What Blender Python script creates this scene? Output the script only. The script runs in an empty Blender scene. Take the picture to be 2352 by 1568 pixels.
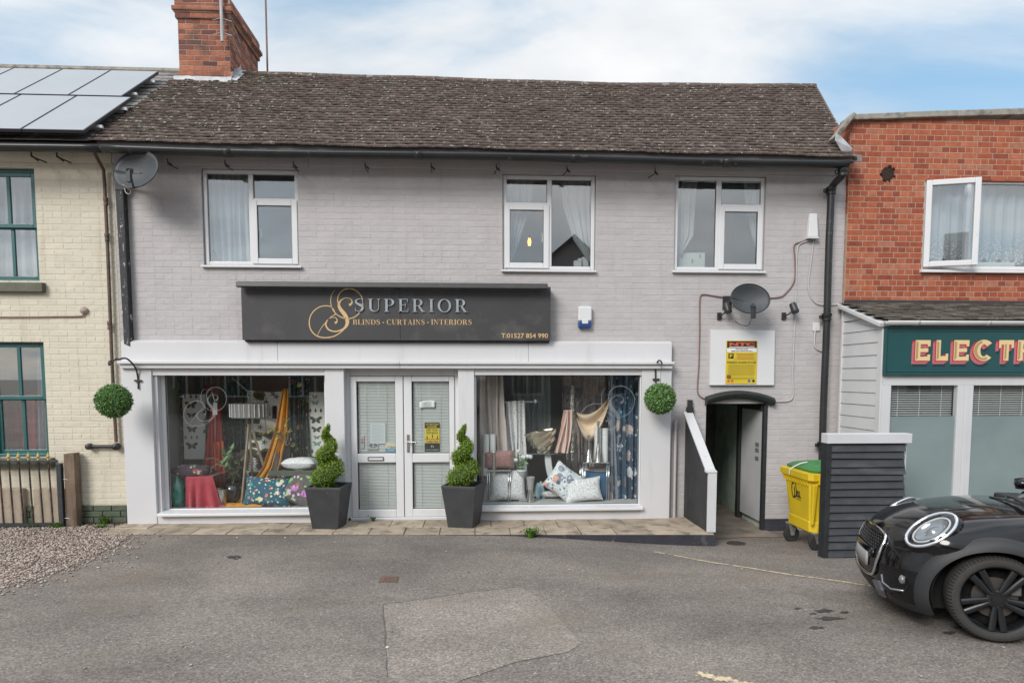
import bpy, math, random
import numpy as np
from mathutils import Matrix, Vector, noise as mnoise
R = math.radians
rng = random.Random(7)
nrs = np.random.RandomState(11)
sc = bpy.context.scene
col = sc.collection

# ------------------------------------------------------------------ camera
CAM = np.array([0.0, -9.05, 1.97]); FOC = 1520.0; YAW = R(3.0); PIT = R(4.2); PPX = 1176.0; PPY = 977.0
cd = bpy.data.cameras.new('camera'); cam = bpy.data.objects.new('camera', cd); col.objects.link(cam)
cd.sensor_width = 36; cd.lens = FOC / 2352 * 36; cd.shift_y = (PPY - 784) / 2352
cd.clip_start = 0.05; cd.clip_end = 3000
cam.location = CAM; cam.rotation_euler = (math.pi / 2 - PIT, 0, -YAW)
sc.camera = cam

# ------------------------------------------------------------------ sky and sun
SUN_EL, SUN_AZ = 34.0, 216.0      # azimuth: degrees clockwise from +Y (the facade looks to 180)
w = bpy.data.worlds.new('World'); sc.world = w; w.use_nodes = True
nt = w.node_tree; N = nt.nodes; L = nt.links; N.clear()
out = N.new('ShaderNodeOutputWorld'); bg = N.new('ShaderNodeBackground')
sky = N.new('ShaderNodeTexSky'); sky.sky_type = 'NISHITA'; sky.sun_disc = False
sky.sun_elevation = R(SUN_EL); sky.sun_rotation = R(SUN_AZ)
sky.air_density = 1.0; sky.dust_density = 1.5; sky.ozone_density = 1.2
bg.inputs['Strength'].default_value = 0.12
tc = N.new('ShaderNodeTexCoord'); sep = N.new('ShaderNodeSeparateXYZ'); L.new(tc.outputs['Generated'], sep.inputs[0])
mz = N.new('ShaderNodeMath'); mz.operation = 'MAXIMUM'; mz.inputs[1].default_value = 0.0; L.new(sep.outputs['Z'], mz.inputs[0])
den = N.new('ShaderNodeMath'); den.operation = 'ADD'; den.inputs[1].default_value = 0.22; L.new(mz.outputs[0], den.inputs[0])
inv = N.new('ShaderNodeMath'); inv.operation = 'DIVIDE'; inv.inputs[0].default_value = 1.0; L.new(den.outputs[0], inv.inputs[1])
vs = N.new('ShaderNodeVectorMath'); vs.operation = 'SCALE'; L.new(tc.outputs['Generated'], vs.inputs[0]); L.new(inv.outputs[0], vs.inputs['Scale'])
mp = N.new('ShaderNodeMapping'); mp.inputs['Scale'].default_value = (0.75, 1.15, 0.0); mp.inputs['Location'].default_value = (0.6, 1.9, 0)
mp.inputs['Rotation'].default_value = (0, 0, R(-18)); L.new(vs.outputs[0], mp.inputs['Vector'])
nz = N.new('ShaderNodeTexNoise'); nz.inputs['Scale'].default_value = 1.15; nz.inputs['Detail'].default_value = 9
nz.inputs['Roughness'].default_value = 0.55; nz.inputs['Distortion'].default_value = 0.55; L.new(mp.outputs[0], nz.inputs['Vector'])
cr = N.new('ShaderNodeValToRGB'); cr.color_ramp.elements[0].position = 0.26; cr.color_ramp.elements[1].position = 0.57
cr.color_ramp.interpolation = 'EASE'; L.new(nz.outputs['Fac'], cr.inputs[0])
nz2 = N.new('ShaderNodeTexNoise'); nz2.inputs['Scale'].default_value = 1.6; nz2.inputs['Detail'].default_value = 6
L.new(mp.outputs[0], nz2.inputs['Vector'])
shade = N.new('ShaderNodeValToRGB'); e = shade.color_ramp.elements
e[0].position = 0.34; e[0].color = (3.05, 3.40, 3.75, 1); e[1].position = 0.62; e[1].color = (4.8, 4.85, 4.9, 1)
L.new(nz2.outputs['Fac'], shade.inputs[0])
# an overcast sky is brighter overhead than at the horizon
el = N.new('ShaderNodeMapRange'); el.inputs['From Min'].default_value = 0.45; el.inputs['From Max'].default_value = 1.0
el.inputs['To Min'].default_value = 1.0; el.inputs['To Max'].default_value = 2.4; L.new(mz.outputs[0], el.inputs['Value'])
vs2 = N.new('ShaderNodeVectorMath'); vs2.operation = 'SCALE'; L.new(shade.outputs[0], vs2.inputs[0]); L.new(el.outputs[0], vs2.inputs['Scale'])
bl = N.new('ShaderNodeVectorMath'); bl.operation = 'MULTIPLY_ADD'; L.new(sky.outputs[0], bl.inputs[0])
bl.inputs[1].default_value = (0.40, 0.42, 0.42); bl.inputs[2].default_value = (0.95, 1.65, 2.2)
mx = N.new('ShaderNodeMix'); mx.data_type = 'RGBA'; L.new(cr.outputs[0], mx.inputs['Factor']); L.new(bl.outputs[0], mx.inputs[6]); L.new(vs2.outputs[0], mx.inputs[7])
L.new(mx.outputs[2], bg.inputs['Color']); L.new(bg.outputs[0], out.inputs[0])
sl = bpy.data.lights.new('sun', 'SUN'); sl.energy = 1.65; sl.angle = R(24); sl.color = (1.0, 0.965, 0.92)
so = bpy.data.objects.new('sun', sl); col.objects.link(so)
sd = Vector((math.sin(R(SUN_AZ)) * math.cos(R(SUN_EL)), math.cos(R(SUN_AZ)) * math.cos(R(SUN_EL)), math.sin(R(SUN_EL))))
so.rotation_euler = sd.to_track_quat('Z', 'Y').to_euler(); so.location = (0, -20, 30)
vw = sc.view_settings; vw.view_transform = 'Standard'; vw.look = 'None'; vw.exposure = 0.76; vw.gamma = 1; vw.use_curve_mapping = False
sc.cycles.use_denoising = True
sc.cycles.max_bounces = 8; sc.cycles.transparent_max_bounces = 16; sc.cycles.caustics_reflective = False; sc.cycles.caustics_refractive = False
sc.cycles.sample_clamp_indirect = 6

# ------------------------------------------------------------------ picture <-> place (2352 x 1568 reading of the photo)
_f = np.array([math.sin(YAW) * math.cos(PIT), math.cos(YAW) * math.cos(PIT), -math.sin(PIT)])
_r = np.array([math.cos(YAW), -math.sin(YAW), 0.0]); _u = np.cross(_r, _f)
def ray(x, y): return (x - PPX) / FOC * _r - (y - PPY) / FOC * _u + _f
def at(x, y, Y=0.0):
    d = ray(x, y); return CAM + (Y - CAM[1]) / d[1] * d
def AX(x, y, Y=0.0): return float(at(x, y, Y)[0])
def AZ(x, y, Y=0.0): return float(at(x, y, Y)[2])
def ss(a, b, t):
    t = min(1, max(0, (t - a) / (b - a))); return t * t * (3 - 2 * t)
def gz(x, y):      # height of the yard: lowest by the passage, rising to the street
    k = ss(-0.1, 3.2, x); d = min(max(-y, 0.0), 4.7)
    z = (1 - k) * 0.02 * max(0.0, d - 0.7) + k * (-0.2 + 0.06 * d)
    return z + 0.02 * min(max(-4.7 - y, 0.0), 7.0)
def on_ground(x, y, off=0.0):
    z = 0.0
    for _ in range(12):
        d = ray(x, y); p = CAM + (z - CAM[2]) / d[2] * d; z = gz(p[0], p[1]) + off
    return np.array([p[0], p[1], z])
def on_plane(x, y, p0, n):
    d = ray(x, y); n = np.array(n, float); return CAM + d * (((np.array(p0) - CAM) @ n) / (d @ n))

# ------------------------------------------------------------------ things, parts, meshes
ORG = {}
def link(o): col.objects.link(o); return o
def tag(o, label=None, cat=None, group=None, kind=None):
    if label: o['label'] = label
    if cat: o['category'] = cat
    if group: o['group'] = group
    if kind: o['kind'] = kind
    return o
def thing(name, label, cat, loc=(0, 0, 0), rot=0, group=None):
    o = link(bpy.data.objects.new(name, None)); o.empty_display_size = 0.1
    o.location = loc; o.rotation_euler = (0, 0, rot)
    ORG[o.name] = np.array(loc, float) if rot == 0 else np.zeros(3)
    return tag(o, label, cat, group)

class MB:
    def __init__(s): s.v = []; s.f = []; s.m = []; s.r = []
    def add(s, v, f, m=0, r=0.0):
        b = len(s.v); s.v.extend([tuple(map(float, p)) for p in v])
        for q in f: s.f.append(tuple(i + b for i in q)); s.m.append(m); s.r.append(r)
        return s
    def box(s, x0, x1, y0, y1, z0, z1, m=0, r=0.0):
        x0, x1 = min(x0, x1), max(x0, x1); y0, y1 = min(y0, y1), max(y0, y1); z0, z1 = min(z0, z1), max(z0, z1)
        v = [(x, y, z) for z in (z0, z1) for y in (y0, y1) for x in (x0, x1)]
        return s.add(v, [(0, 2, 3, 1), (4, 5, 7, 6), (0, 1, 5, 4), (2, 6, 7, 3), (0, 4, 6, 2), (1, 3, 7, 5)], m, r)
    def hexa(s, p, m=0, r=0.0):    # bottom ring 0-3, top ring 4-7
        return s.add(p, [(3, 2, 1, 0), (4, 5, 6, 7), (0, 1, 5, 4), (1, 2, 6, 5), (2, 3, 7, 6), (3, 0, 4, 7)], m, r)
    def bar(s, a, b, w, h, up=(0, 0, 1), m=0):
        a = np.array(a, float); b = np.array(b, float); d = b - a; d /= np.linalg.norm(d)
        x = np.cross(d, up)
        if np.linalg.norm(x) < 1e-6: x = np.cross(d, (1, 0, 0))
        x /= np.linalg.norm(x); y = np.cross(x, d); x = x * w / 2; y = y * h / 2
        return s.hexa([a - x - y, a + x - y, a + x + y, a - x + y, b - x - y, b + x - y, b + x + y, b - x + y], m)
    def tube(s, pts, rad, n=8, m=0, cap=True, flat=1.0):
        P = [np.array(p, float) for p in pts]; k = len(P)
        rr = [rad] * k if np.isscalar(rad) else list(rad)
        T = [P[min(i + 1, k - 1)] - P[max(i - 1, 0)] for i in range(k)]
        T = [t / (np.linalg.norm(t) + 1e-12) for t in T]
        up = np.array((0, 0, 1.0)) if abs(T[0][2]) < 0.9 else np.array((1.0, 0, 0))
        x = np.cross(T[0], up); x /= np.linalg.norm(x); V = []
        for i in range(k):
            x = x - T[i] * (x @ T[i]); x /= np.linalg.norm(x); y = np.cross(T[i], x)
            for j in range(n):
                a = 2 * math.pi * j / n; V.append(P[i] + rr[i] * (math.cos(a) * x + math.sin(a) * y * flat))
        Fc = [(i * n + j, i * n + (j + 1) % n, (i + 1) * n + (j + 1) % n, (i + 1) * n + j) for i in range(k - 1) for j in range(n)]
        if cap: Fc += [tuple(range(n - 1, -1, -1)), tuple((k - 1) * n + j for j in range(n))]
        return s.add(V, Fc, m)
    def lathe(s, prof, c=(0, 0, 0), n=20, m=0, axis='z', sx=1, sy=1, cap=True):
        V = []; k = len(prof)
        for (r, z) in prof:
            for j in range(n):
                a = 2 * math.pi * j / n; p = (r * math.cos(a) * sx, r * math.sin(a) * sy, z)
                if axis == 'y': p = (p[0], p[2], p[1])
                if axis == 'x': p = (p[2], p[0], p[1])
                V.append((p[0] + c[0], p[1] + c[1], p[2] + c[2]))
        Fc = [(i * n + j, i * n + (j + 1) % n, (i + 1) * n + (j + 1) % n, (i + 1) * n + j) for i in range(k - 1) for j in range(n)]
        if cap and prof[0][0] > 1e-5: Fc.append(tuple(range(n - 1, -1, -1)))
        if cap and prof[-1][0] > 1e-5: Fc.append(tuple((k - 1) * n + j for j in range(n)))
        return s.add(V, Fc, m)
    def prism(s, poly, y0, y1, m=0, plane='xz'):   # polygon in x,z swept along y
        k = len(poly); f = (lambda p, t: (p[0], t, p[1])) if plane == 'xz' else ((lambda p, t: (t, p[0], p[1])) if plane == 'yz' else (lambda p, t: (p[0], p[1], t)))
        V = [f(p, y0) for p in poly] + [f(p, y1) for p in poly]
        return s.add(V, [tuple(range(k)), tuple(range(2 * k - 1, k - 1, -1))] + [(i, i + k, (i + 1) % k + k, (i + 1) % k) for i in range(k)], m)
    def grid(s, P, m=0):
        nu, nv = len(P), len(P[0])
        return s.add([p for row in P for p in row], [(i * nv + j, i * nv + j + 1, (i + 1) * nv + j + 1, (i + 1) * nv + j) for i in range(nu - 1) for j in range(nv - 1)], m)
    def quad(s, a, b, c, d, m=0): return s.add([a, b, c, d], [(0, 1, 2, 3)], m)
    def build(s, name, mats, parent=None, smooth=False, bevel=0, seg=2, kind=None, label=None, attr=False, origin=None, solid=0, subd=0, autosm=None, loc=None):
        if not isinstance(mats, (list, tuple)): mats = [mats]
        v = np.array(s.v, float).reshape(-1, 3)
        if parent is not None: org = ORG[parent.name]
        elif origin is not None: org = np.array(origin, float)
        else: org = np.array([(v[:, 0].min() + v[:, 0].max()) / 2, (v[:, 1].min() + v[:, 1].max()) / 2, v[:, 2].min()])
        me = bpy.data.meshes.new(name); me.from_pydata((v - org).tolist(), [], s.f)
        for mt in mats: me.materials.append(mt)
        if len(mats) > 1: me.polygons.foreach_set('material_index', s.m)
        if attr:
            a = me.attributes.new('rnd', 'FLOAT', 'FACE'); a.data.foreach_set('value', s.r)
        me.validate(); 
        o = link(bpy.data.objects.new(name, me)); ORG[o.name] = org
        import bmesh
        bm = bmesh.new(); bm.from_mesh(me); bmesh.ops.recalc_face_normals(bm, faces=bm.faces) if not attr else None
        if not attr: bm.to_mesh(me)
        bm.free()
        if smooth or autosm:
            me.polygons.foreach_set('use_smooth', [True] * len(me.polygons))
            if autosm: me.set_sharp_from_angle(angle=R(autosm))
        if parent is not None: o.parent = parent
        else: o.location = org
        if loc is not None: o.location = loc
        if solid:
            md = o.modifiers.new('solid', 'SOLIDIFY'); md.thickness = solid; md.offset = 0
        if bevel:
            md = o.modifiers.new('bevel', 'BEVEL'); md.width = bevel; md.segments = seg; md.limit_method = 'ANGLE'; md.angle_limit = R(40)
        if subd:
            md = o.modifiers.new('subd', 'SUBSURF'); md.levels = subd; md.render_levels = subd
        if kind: o['kind'] = kind
        if label: o['label'] = label
        return o

def copy_tree(o, parent=None):
    c = o.copy(); col.objects.link(c); ORG[c.name] = ORG.get(o.name, np.zeros(3))
    if parent is not None: c.parent = parent
    for ch in list(o.children): copy_tree(ch, c)
    return c

# ------------------------------------------------------------------ materials
MATS = {}
def newmat(name):
    m = bpy.data.materials.new(name); m.use_nodes = True; t = m.node_tree
    b = t.nodes['Principled BSDF']; return m, t, b
def nmix(t, blend, fac, a, b):
    n = t.nodes.new('ShaderNodeMix'); n.data_type = 'RGBA'; n.blend_type = blend
    for sock, val in ((n.inputs['Factor'], fac), (n.inputs[6], a), (n.inputs[7], b)):
        if hasattr(val, 'is_output'): t.links.new(val, sock)
        elif isinstance(val, (tuple, list)): sock.default_value = (*val[:3], 1)
        else: sock.default_value = val
    return n.outputs[2]
def ntex(t, kind, scale, vec=None, detail=4, rough=0.5, dist=0.0, sc3=None, out='Fac'):
    n = t.nodes.new(kind)
    if vec is None:
        g = t.nodes.new('ShaderNodeNewGeometry'); vec = g.outputs['Position']
    if sc3:
        mpn = t.nodes.new('ShaderNodeMapping'); mpn.inputs['Scale'].default_value = sc3; t.links.new(vec, mpn.inputs['Vector']); vec = mpn.outputs[0]
    t.links.new(vec, n.inputs['Vector']); n.inputs['Scale'].default_value = scale
    if 'Detail' in n.inputs and kind == 'ShaderNodeTexNoise': n.inputs['Detail'].default_value = detail; n.inputs['Roughness'].default_value = rough; n.inputs['Distortion'].default_value = dist
    return n.outputs[out]
def ramp(t, src, stops):
    n = t.nodes.new('ShaderNodeValToRGB'); cr = n.color_ramp
    while len(cr.elements) < len(stops): cr.elements.new(0.5)
    for e, (p, c) in zip(cr.elements, stops):
        e.position = p; e.color = (c, c, c, 1) if np.isscalar(c) else (*c[:3], 1)
    t.links.new(src, n.inputs[0]); return n.outputs[0]
def nmath(t, op, a, b=0.5):
    n = t.nodes.new('ShaderNodeMath'); n.operation = op
    for i, val in enumerate((a, b)):
        if hasattr(val, 'is_output'): t.links.new(val, n.inputs[i])
        else: n.inputs[i].default_value = val
    return n.outputs[0]
def nbump(t, b, h, dist, strength=1.0, prev=None):
    n = t.nodes.new('ShaderNodeBump'); n.inputs['Distance'].default_value = dist; n.inputs['Strength'].default_value = strength
    t.links.new(h, n.inputs['Height'])
    if prev is not None: t.links.new(prev, n.inputs['Normal'])
    t.links.new(n.outputs[0], b.inputs['Normal']); return n.outputs[0]
def M(name, c, rough=0.6, metal=0.0, nz=None, bump=None, coat=0.0, spec=0.5, stain=None, stain2=None, rv=None, grain=None, sheen=0):
    """c colour; nz=(scale, amount); bump=(scale, metres); stain=(colour, scale, lo, hi[, stretch]); rv='obj'|'attr' adds a value spread per piece"""
    if name in MATS: return MATS[name]
    m, t, b = newmat(name)
    colr = tuple(c)
    if rv:
        src = t.nodes.new('ShaderNodeObjectInfo').outputs['Random'] if rv[0] == 'obj' else None
        if src is None:
            an = t.nodes.new('ShaderNodeAttribute'); an.attribute_name = 'rnd'; src = an.outputs['Fac']
        colr = ramp(t, src, rv[1])
    if nz:
        f = ntex(t, 'ShaderNodeTexNoise', nz[0], detail=6)
        g = ramp(t, f, [(0.25, 1 - nz[1]), (0.75, 1 + nz[1])])
        colr = nmix(t, 'MULTIPLY', 1.0, colr, g)
    for st in (stain, stain2):
        if st:
            f = ntex(t, 'ShaderNodeTexNoise', st[1], detail=7, rough=0.62, sc3=st[4] if len(st) > 4 else None)
            g = ramp(t, f, [(st[2], 0.0), (st[3], 1.0)])
            colr = nmix(t, 'MIX', g, colr, st[0])
    if hasattr(colr, 'is_output'): t.links.new(colr, b.inputs['Base Color'])
    else: b.inputs['Base Color'].default_value = (*colr, 1)
    b.inputs['Roughness'].default_value = rough; b.inputs['Metallic'].default_value = metal
    b.inputs['Specular IOR Level'].default_value = spec
    if coat: b.inputs['Coat Weight'].default_value = coat; b.inputs['Coat Roughness'].default_value = 0.03
    if sheen: b.inputs['Sheen Weight'].default_value = sheen
    if bump:
        h = ntex(t, 'ShaderNodeTexNoise', bump[0], detail=5, rough=0.6); nbump(t, b, h, bump[1])
    MATS[name] = m; return m
def glass(name, f0=0.09, tint=(0.93, 0.97, 0.96), rough=0.0):
    m = bpy.data.materials.new(name); m.use_nodes = True; t = m.node_tree; t.nodes.clear()
    o = t.nodes.new('ShaderNodeOutputMaterial'); mixs = t.nodes.new('ShaderNodeMixShader')
    tr = t.nodes.new('ShaderNodeBsdfTransparent'); tr.inputs[0].default_value = (*tint, 1)
    gl = t.nodes.new('ShaderNodeBsdfGlossy'); gl.inputs['Roughness'].default_value = rough; gl.inputs[0].default_value = (1, 1, 1, 1)
    g = t.nodes.new('ShaderNodeNewGeometry'); dt = t.nodes.new('ShaderNodeVectorMath'); dt.operation = 'DOT_PRODUCT'
    t.links.new(g.outputs['Incoming'], dt.inputs[0]); t.links.new(g.outputs['Normal'], dt.inputs[1])
    a = nmath(t, 'ABSOLUTE', dt.outputs['Value']); p = nmath(t, 'POWER', nmath(t, 'SUBTRACT', 1.0, a), 5.0)
    f = nmath(t, 'ADD', nmath(t, 'MULTIPLY', p, 1 - f0), f0)
    t.links.new(f, mixs.inputs[0]); t.links.new(tr.outputs[0], mixs.inputs[1]); t.links.new(gl.outputs[0], mixs.inputs[2]); t.links.new(mixs.outputs[0], o.inputs[0])
    return m

UPVC = M('white_upvc', (0.67, 0.67, 0.68), 0.32, nz=(3, 0.03), stain=((0.5, 0.5, 0.48), 5, 0.62, 0.9))
WHITEP = M('white_panel', (0.61, 0.605, 0.615), 0.42, nz=(1.2, 0.04), stain=((0.50, 0.49, 0.475), 2.2, 0.58, 0.85, (2.5, 1, 0.35)), bump=(9, 0.0012))
BLACKP = M('black_plastic', (0.028, 0.029, 0.032), 0.42, nz=(8, 0.25))
IRON = M('black_iron', (0.022, 0.021, 0.02), 0.5, nz=(20, 0.3), stain=((0.10, 0.045, 0.022), 18, 0.55, 0.75))
LEAD = M('lead_flashing', (0.50, 0.51, 0.53), 0.55, 0.0, nz=(7, 0.25), bump=(12, 0.006))
CHROME = M('chrome', (0.72, 0.72, 0.73), 0.08, 1.0)
SILVER = M('silver_metal', (0.62, 0.61, 0.59), 0.25, 1.0, nz=(30, 0.1), bump=(60, 0.003))
DARKGAP = M('dark_gap', (0.012, 0.012, 0.012), 0.9)
CONC = M('stone_coping', (0.27, 0.25, 0.215), 0.9, nz=(9, 0.25), stain=((0.09, 0.085, 0.07), 6, 0.5, 0.7), bump=(30, 0.006))
PANE = glass('window_glass', 0.19, (0.92, 0.94, 0.945))
SHOPGL = glass('shop_glass', 0.045, (0.97, 0.985, 0.98))
CARGL = glass('car_glass', 0.06, (0.35, 0.4, 0.38))
# ------------------------------------------------------------------ ground
def tarmac(name, base, dark, light, bs=0.0026, big=None):
    m, t, b = newmat(name)
    f = ntex(t, 'ShaderNodeTexNoise', 1.1, detail=7, rough=0.6)
    c = nmix(t, 'MIX', ramp(t, f, [(0.3, 0.0), (0.7, 1.0)]), dark, base)
    v = ntex(t, 'ShaderNodeTexVoronoi', 85, out='Color')
    sp = t.nodes.new('ShaderNodeSeparateColor'); t.links.new(v, sp.inputs[0])
    c = nmix(t, 'MULTIPLY', 1.0, c, ramp(t, sp.outputs[0], [(0.0, 0.62), (0.5, 0.97), (1.0, 1.38)]))
    c = nmix(t, 'MIX', ramp(t, sp.outputs[1], [(0.984, 0.0), (0.99, 1.0)]), c, light)
    st = ntex(t, 'ShaderNodeTexNoise', 0.55, detail=5, rough=0.6, sc3=(1, 1.6, 1), dist=0.4)
    c = nmix(t, 'MULTIPLY', 1.0, c, ramp(t, st, [(0.35, 0.72), (0.55, 1.0), (0.8, 1.12)]))
    if big:
        st2 = ntex(t, 'ShaderNodeTexNoise', 0.8, detail=3, sc3=(1, 1.2, 1))
        c = nmix(t, 'MIX', ramp(t, st2, [(0.55, 0.0), (0.75, 0.55)]), c, big)
    t.links.new(c, b.inputs['Base Color']); b.inputs['Roughness'].default_value = 0.88; b.inputs['Specular IOR Level'].default_value = 0.3
    h = ntex(t, 'ShaderNodeTexVoronoi', 85, out='Distance'); n1 = nbump(t, b, h, bs)
    h2 = ntex(t, 'ShaderNodeTexNoise', 30, detail=5, rough=0.7); nbump(t, b, h2, bs * 2.5, prev=n1)
    return m
TARMAC = tarmac('tarmac', (0.235, 0.204, 0.179), (0.186, 0.164, 0.146), (0.36, 0.34, 0.31), big=(0.185, 0.148, 0.112))
PATCH = tarmac('tarmac_patch', (0.285, 0.248, 0.216), (0.23, 0.20, 0.175), (0.44, 0.41, 0.38), 0.003, big=(0.20, 0.175, 0.13))
xs = np.concatenate([[-400, -150, -60, -30, -16], np.arange(-10, 10.01, 0.25), [16, 30, 60, 150, 400]])
ys = np.concatenate([[-400, -150, -60, -35, -25, -18, -14], np.arange(-12, 0.01, 0.25), [1, 3, 8, 30, 150, 400]])
def gzz(x, y): return gz(x, min(y, 0.0))
g = MB().grid([[(x, y, gzz(x, y)) for y in ys] for x in xs])
tag(g.build('tarmac_yard', TARMAC, smooth=True), 'grey worn tarmac yard in front of the shops', None, kind='structure')

def ground_sheet(name, px, mat, off, label, world=None, kind='structure', cat=None, thick=0):
    P = [on_ground(x, y, off) for x, y in px] if world is None else [np.array((x, y, gzz(x, y) + off)) for x, y in world]
    # fan of small triangles so that it follows the ground
    c = sum(P) / len(P); m = MB(); n = len(P); K = 14
    rows = []
    for k in range(K + 1):
        row = []
        for i in range(n + 1):
            p = c + (P[i % n] - c) * (k / K); row.append((p[0], p[1], gzz(p[0], p[1]) + off))
        rows.append(row)
    m.grid(rows); return tag(m.build(name, mat, smooth=True), label, cat, kind=kind)
def dense(px, st=20):
    o = []
    for i, p in enumerate(px):
        q = px[(i + 1) % len(px)]; k = max(1, int(math.hypot(q[0] - p[0], q[1] - p[1]) / st))
        for j in range(k): o.append((p[0] + (q[0] - p[0]) * j / k + rng.uniform(-2, 2), p[1] + (q[1] - p[1]) * j / k + rng.uniform(-0.8, 0.8)))
    return o
ground_sheet('tarmac_patch', dense([(880, 1388), (975, 1374), (1120, 1354), (1197, 1347), (1235, 1372), (1285, 1420), (1335, 1478), (1300, 1497), (1180, 1520), (1040, 1568), (890, 1568), (886, 1470)]), PATCH, 0.004, 'lighter repaired patch in the tarmac')
CREAMLINE = M('worn_line_paint', (0.58, 0.47, 0.30), 0.8, nz=(30, 0.15), stain=((0.14, 0.13, 0.12), 22, 0.48, 0.62))
def paint_line(a, b, w, label):
    A = on_ground(*a); B = on_ground(*b); d = (B - A); d /= np.linalg.norm(d); n = np.array((-d[1], d[0], 0)); rows = []
    for k in range(41):
        p = A + (B - A) * k / 40 + n * math.sin(k * 0.55) * 0.012; rows.append([(q[0], q[1], gzz(q[0], q[1]) + 0.004) for q in (p - n * w / 2 * (0.75 + 0.25 * math.sin(k * 2.1)), p + n * w / 2 * (0.75 + 0.25 * math.cos(k * 1.7)))])
    m = MB().grid(rows); return tag(m.build('painted_line', CREAMLINE), label, None, kind='structure')
SEAMM = M('tar_seam', (0.095, 0.086, 0.078), .8, nz=(20, .3))
for pts in ([(880, 1388), (975, 1374), (1120, 1354), (1197, 1347)], [(880, 1388), (886, 1470), (890, 1566)]):
    Q_ = [np.array(a) + (np.array(b) - np.array(a)) * k / 8 for a, b in zip(pts, pts[1:]) for k in range(8)]
    P_ = [on_ground(x + rng.uniform(-1, 1), y + rng.uniform(-.6, .6), .006) for x, y in Q_]
    rows_ = []
    for i, p in enumerate(P_):
        d = P_[min(i + 1, len(P_) - 1)] - P_[max(i - 1, 0)]; d /= np.linalg.norm(d) + 1e-9; q = np.array((-d[1], d[0], 0)) * rng.uniform(.001, .006); rows_.append([p - q, p + q])
    tag(MB().grid(rows_).build('patch_seam', SEAMM), 'dark tar seam along the edge of the tarmac patch', None, kind='structure')
paint_line((1503, 1267), (2240, 1380), 0.055, 'long faded cream bay line running to the car')
paint_line((1600, 1546), (1800, 1592), 0.10, 'short wide faded line at the near edge of the yard')

# ------------------------------------------------------------------ pavement in front of the shop: two rows of flags
SLABM = [M('paving_%d' % i, c, 0.9, nz=(5, 0.22), stain=((0.13, 0.11, 0.085), 4.5, 0.5, 0.72), stain2=((0.10, 0.09, 0.06), 11, 0.62, 0.75), bump=(40, 0.004)) for i, c in enumerate([(0.37, 0.30, 0.225), (0.41, 0.335, 0.25), (0.34, 0.275, 0.205)])]
pave = MB()
def pf(x): return -0.655 - 0.054 * (x + 4.31)
pave.add([(-4.75, 0.25, 0.006), (2.96, 0.25, 0.006), (2.96, pf(2.96), 0.006), (-4.75, pf(-4.75), 0.006)] + [(-4.75, 0.25, -0.4), (2.96, 0.25, -0.4), (2.96, pf(2.96), -0.4), (-4.75, pf(-4.75), -0.4)], [(0, 1, 2, 3), (3, 2, 6, 7), (2, 1, 5, 6), (0, 3, 7, 4)])
pave = pave.build('pavement', M('joint_sand', (0.12, 0.10, 0.075), 0.95, nz=(30, 0.3), bump=(60, 0.004)))
tag(pave, 'narrow paved strip of buff flags along the shopfront', None, kind='structure')
for row in range(2):
    x = -4.72 - row * 0.21
    while x < 2.94:
        wd = 0.445; xa, xb = max(x, -4.73) + 0.004, min(x + wd, 2.955) - 0.004
        if xb - xa > 0.08:
            def yy(xx, k):
                back, front = -0.03, pf(xx); return back + (front - back) * (0, 0.53, 1.0)[k]
            dz = rng.uniform(-0.006, 0.004); tl = rng.uniform(-0.004, 0.004)
            dz += 0.016; z = [dz + tl, dz - tl, dz - tl, dz + tl]
            a = [(xa, yy(xa, row + 1) + 0.004), (xb, yy(xb, row + 1) + 0.004), (xb, yy(xb, row) - 0.004), (xa, yy(xa, row) - 0.004)]
            MB().hexa([(p[0], p[1], -0.06) for p in a] + [(p[0], p[1], q) for p, q in zip(a, z)]).build('paving_slab', SLABM[rng.randrange(3)], pave, bevel=0.006, seg=1)
        x += wd
NAVY = M('dark_masonry_paint', (0.030, 0.030, 0.040), 0.75, nz=(4, 0.3), stain=((0.10, 0.10, 0.10), 7, 0.6, 0.8), bump=(14, 0.008))
m = MB(); rows = []
for k in range(25):
    x = -0.4 + 3.36 * k / 24; rows.append([(x, pf(x) - 0.03, -0.4), (x, pf(x) - 0.03, 0.004), (x, pf(x) + 0.03, 0.004)])
m.grid(rows); m.build('edging', NAVY, pave)
# concrete sheet into the passage
CONCF = M('passage_concrete', (0.25, 0.205, 0.165), 0.9, nz=(4, 0.3), stain=((0.08, 0.075, 0.07), 3, 0.5, 0.75), bump=(40, 0.004))
m = MB(); m.grid([[(x, y, gzz(x, y) + (0.006 if y < 0 else 0.006 + 0.015 * y)) for y in (-0.52 + 0.02 * math.sin(x * 9), -0.3, 0, 1, 2.5, 5)] for x in np.linspace(2.98, 4.08, 8)])
tag(m.build('passage_floor', CONCF, smooth=True), 'pale concrete floor running into the passage', None, kind='structure')

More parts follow.
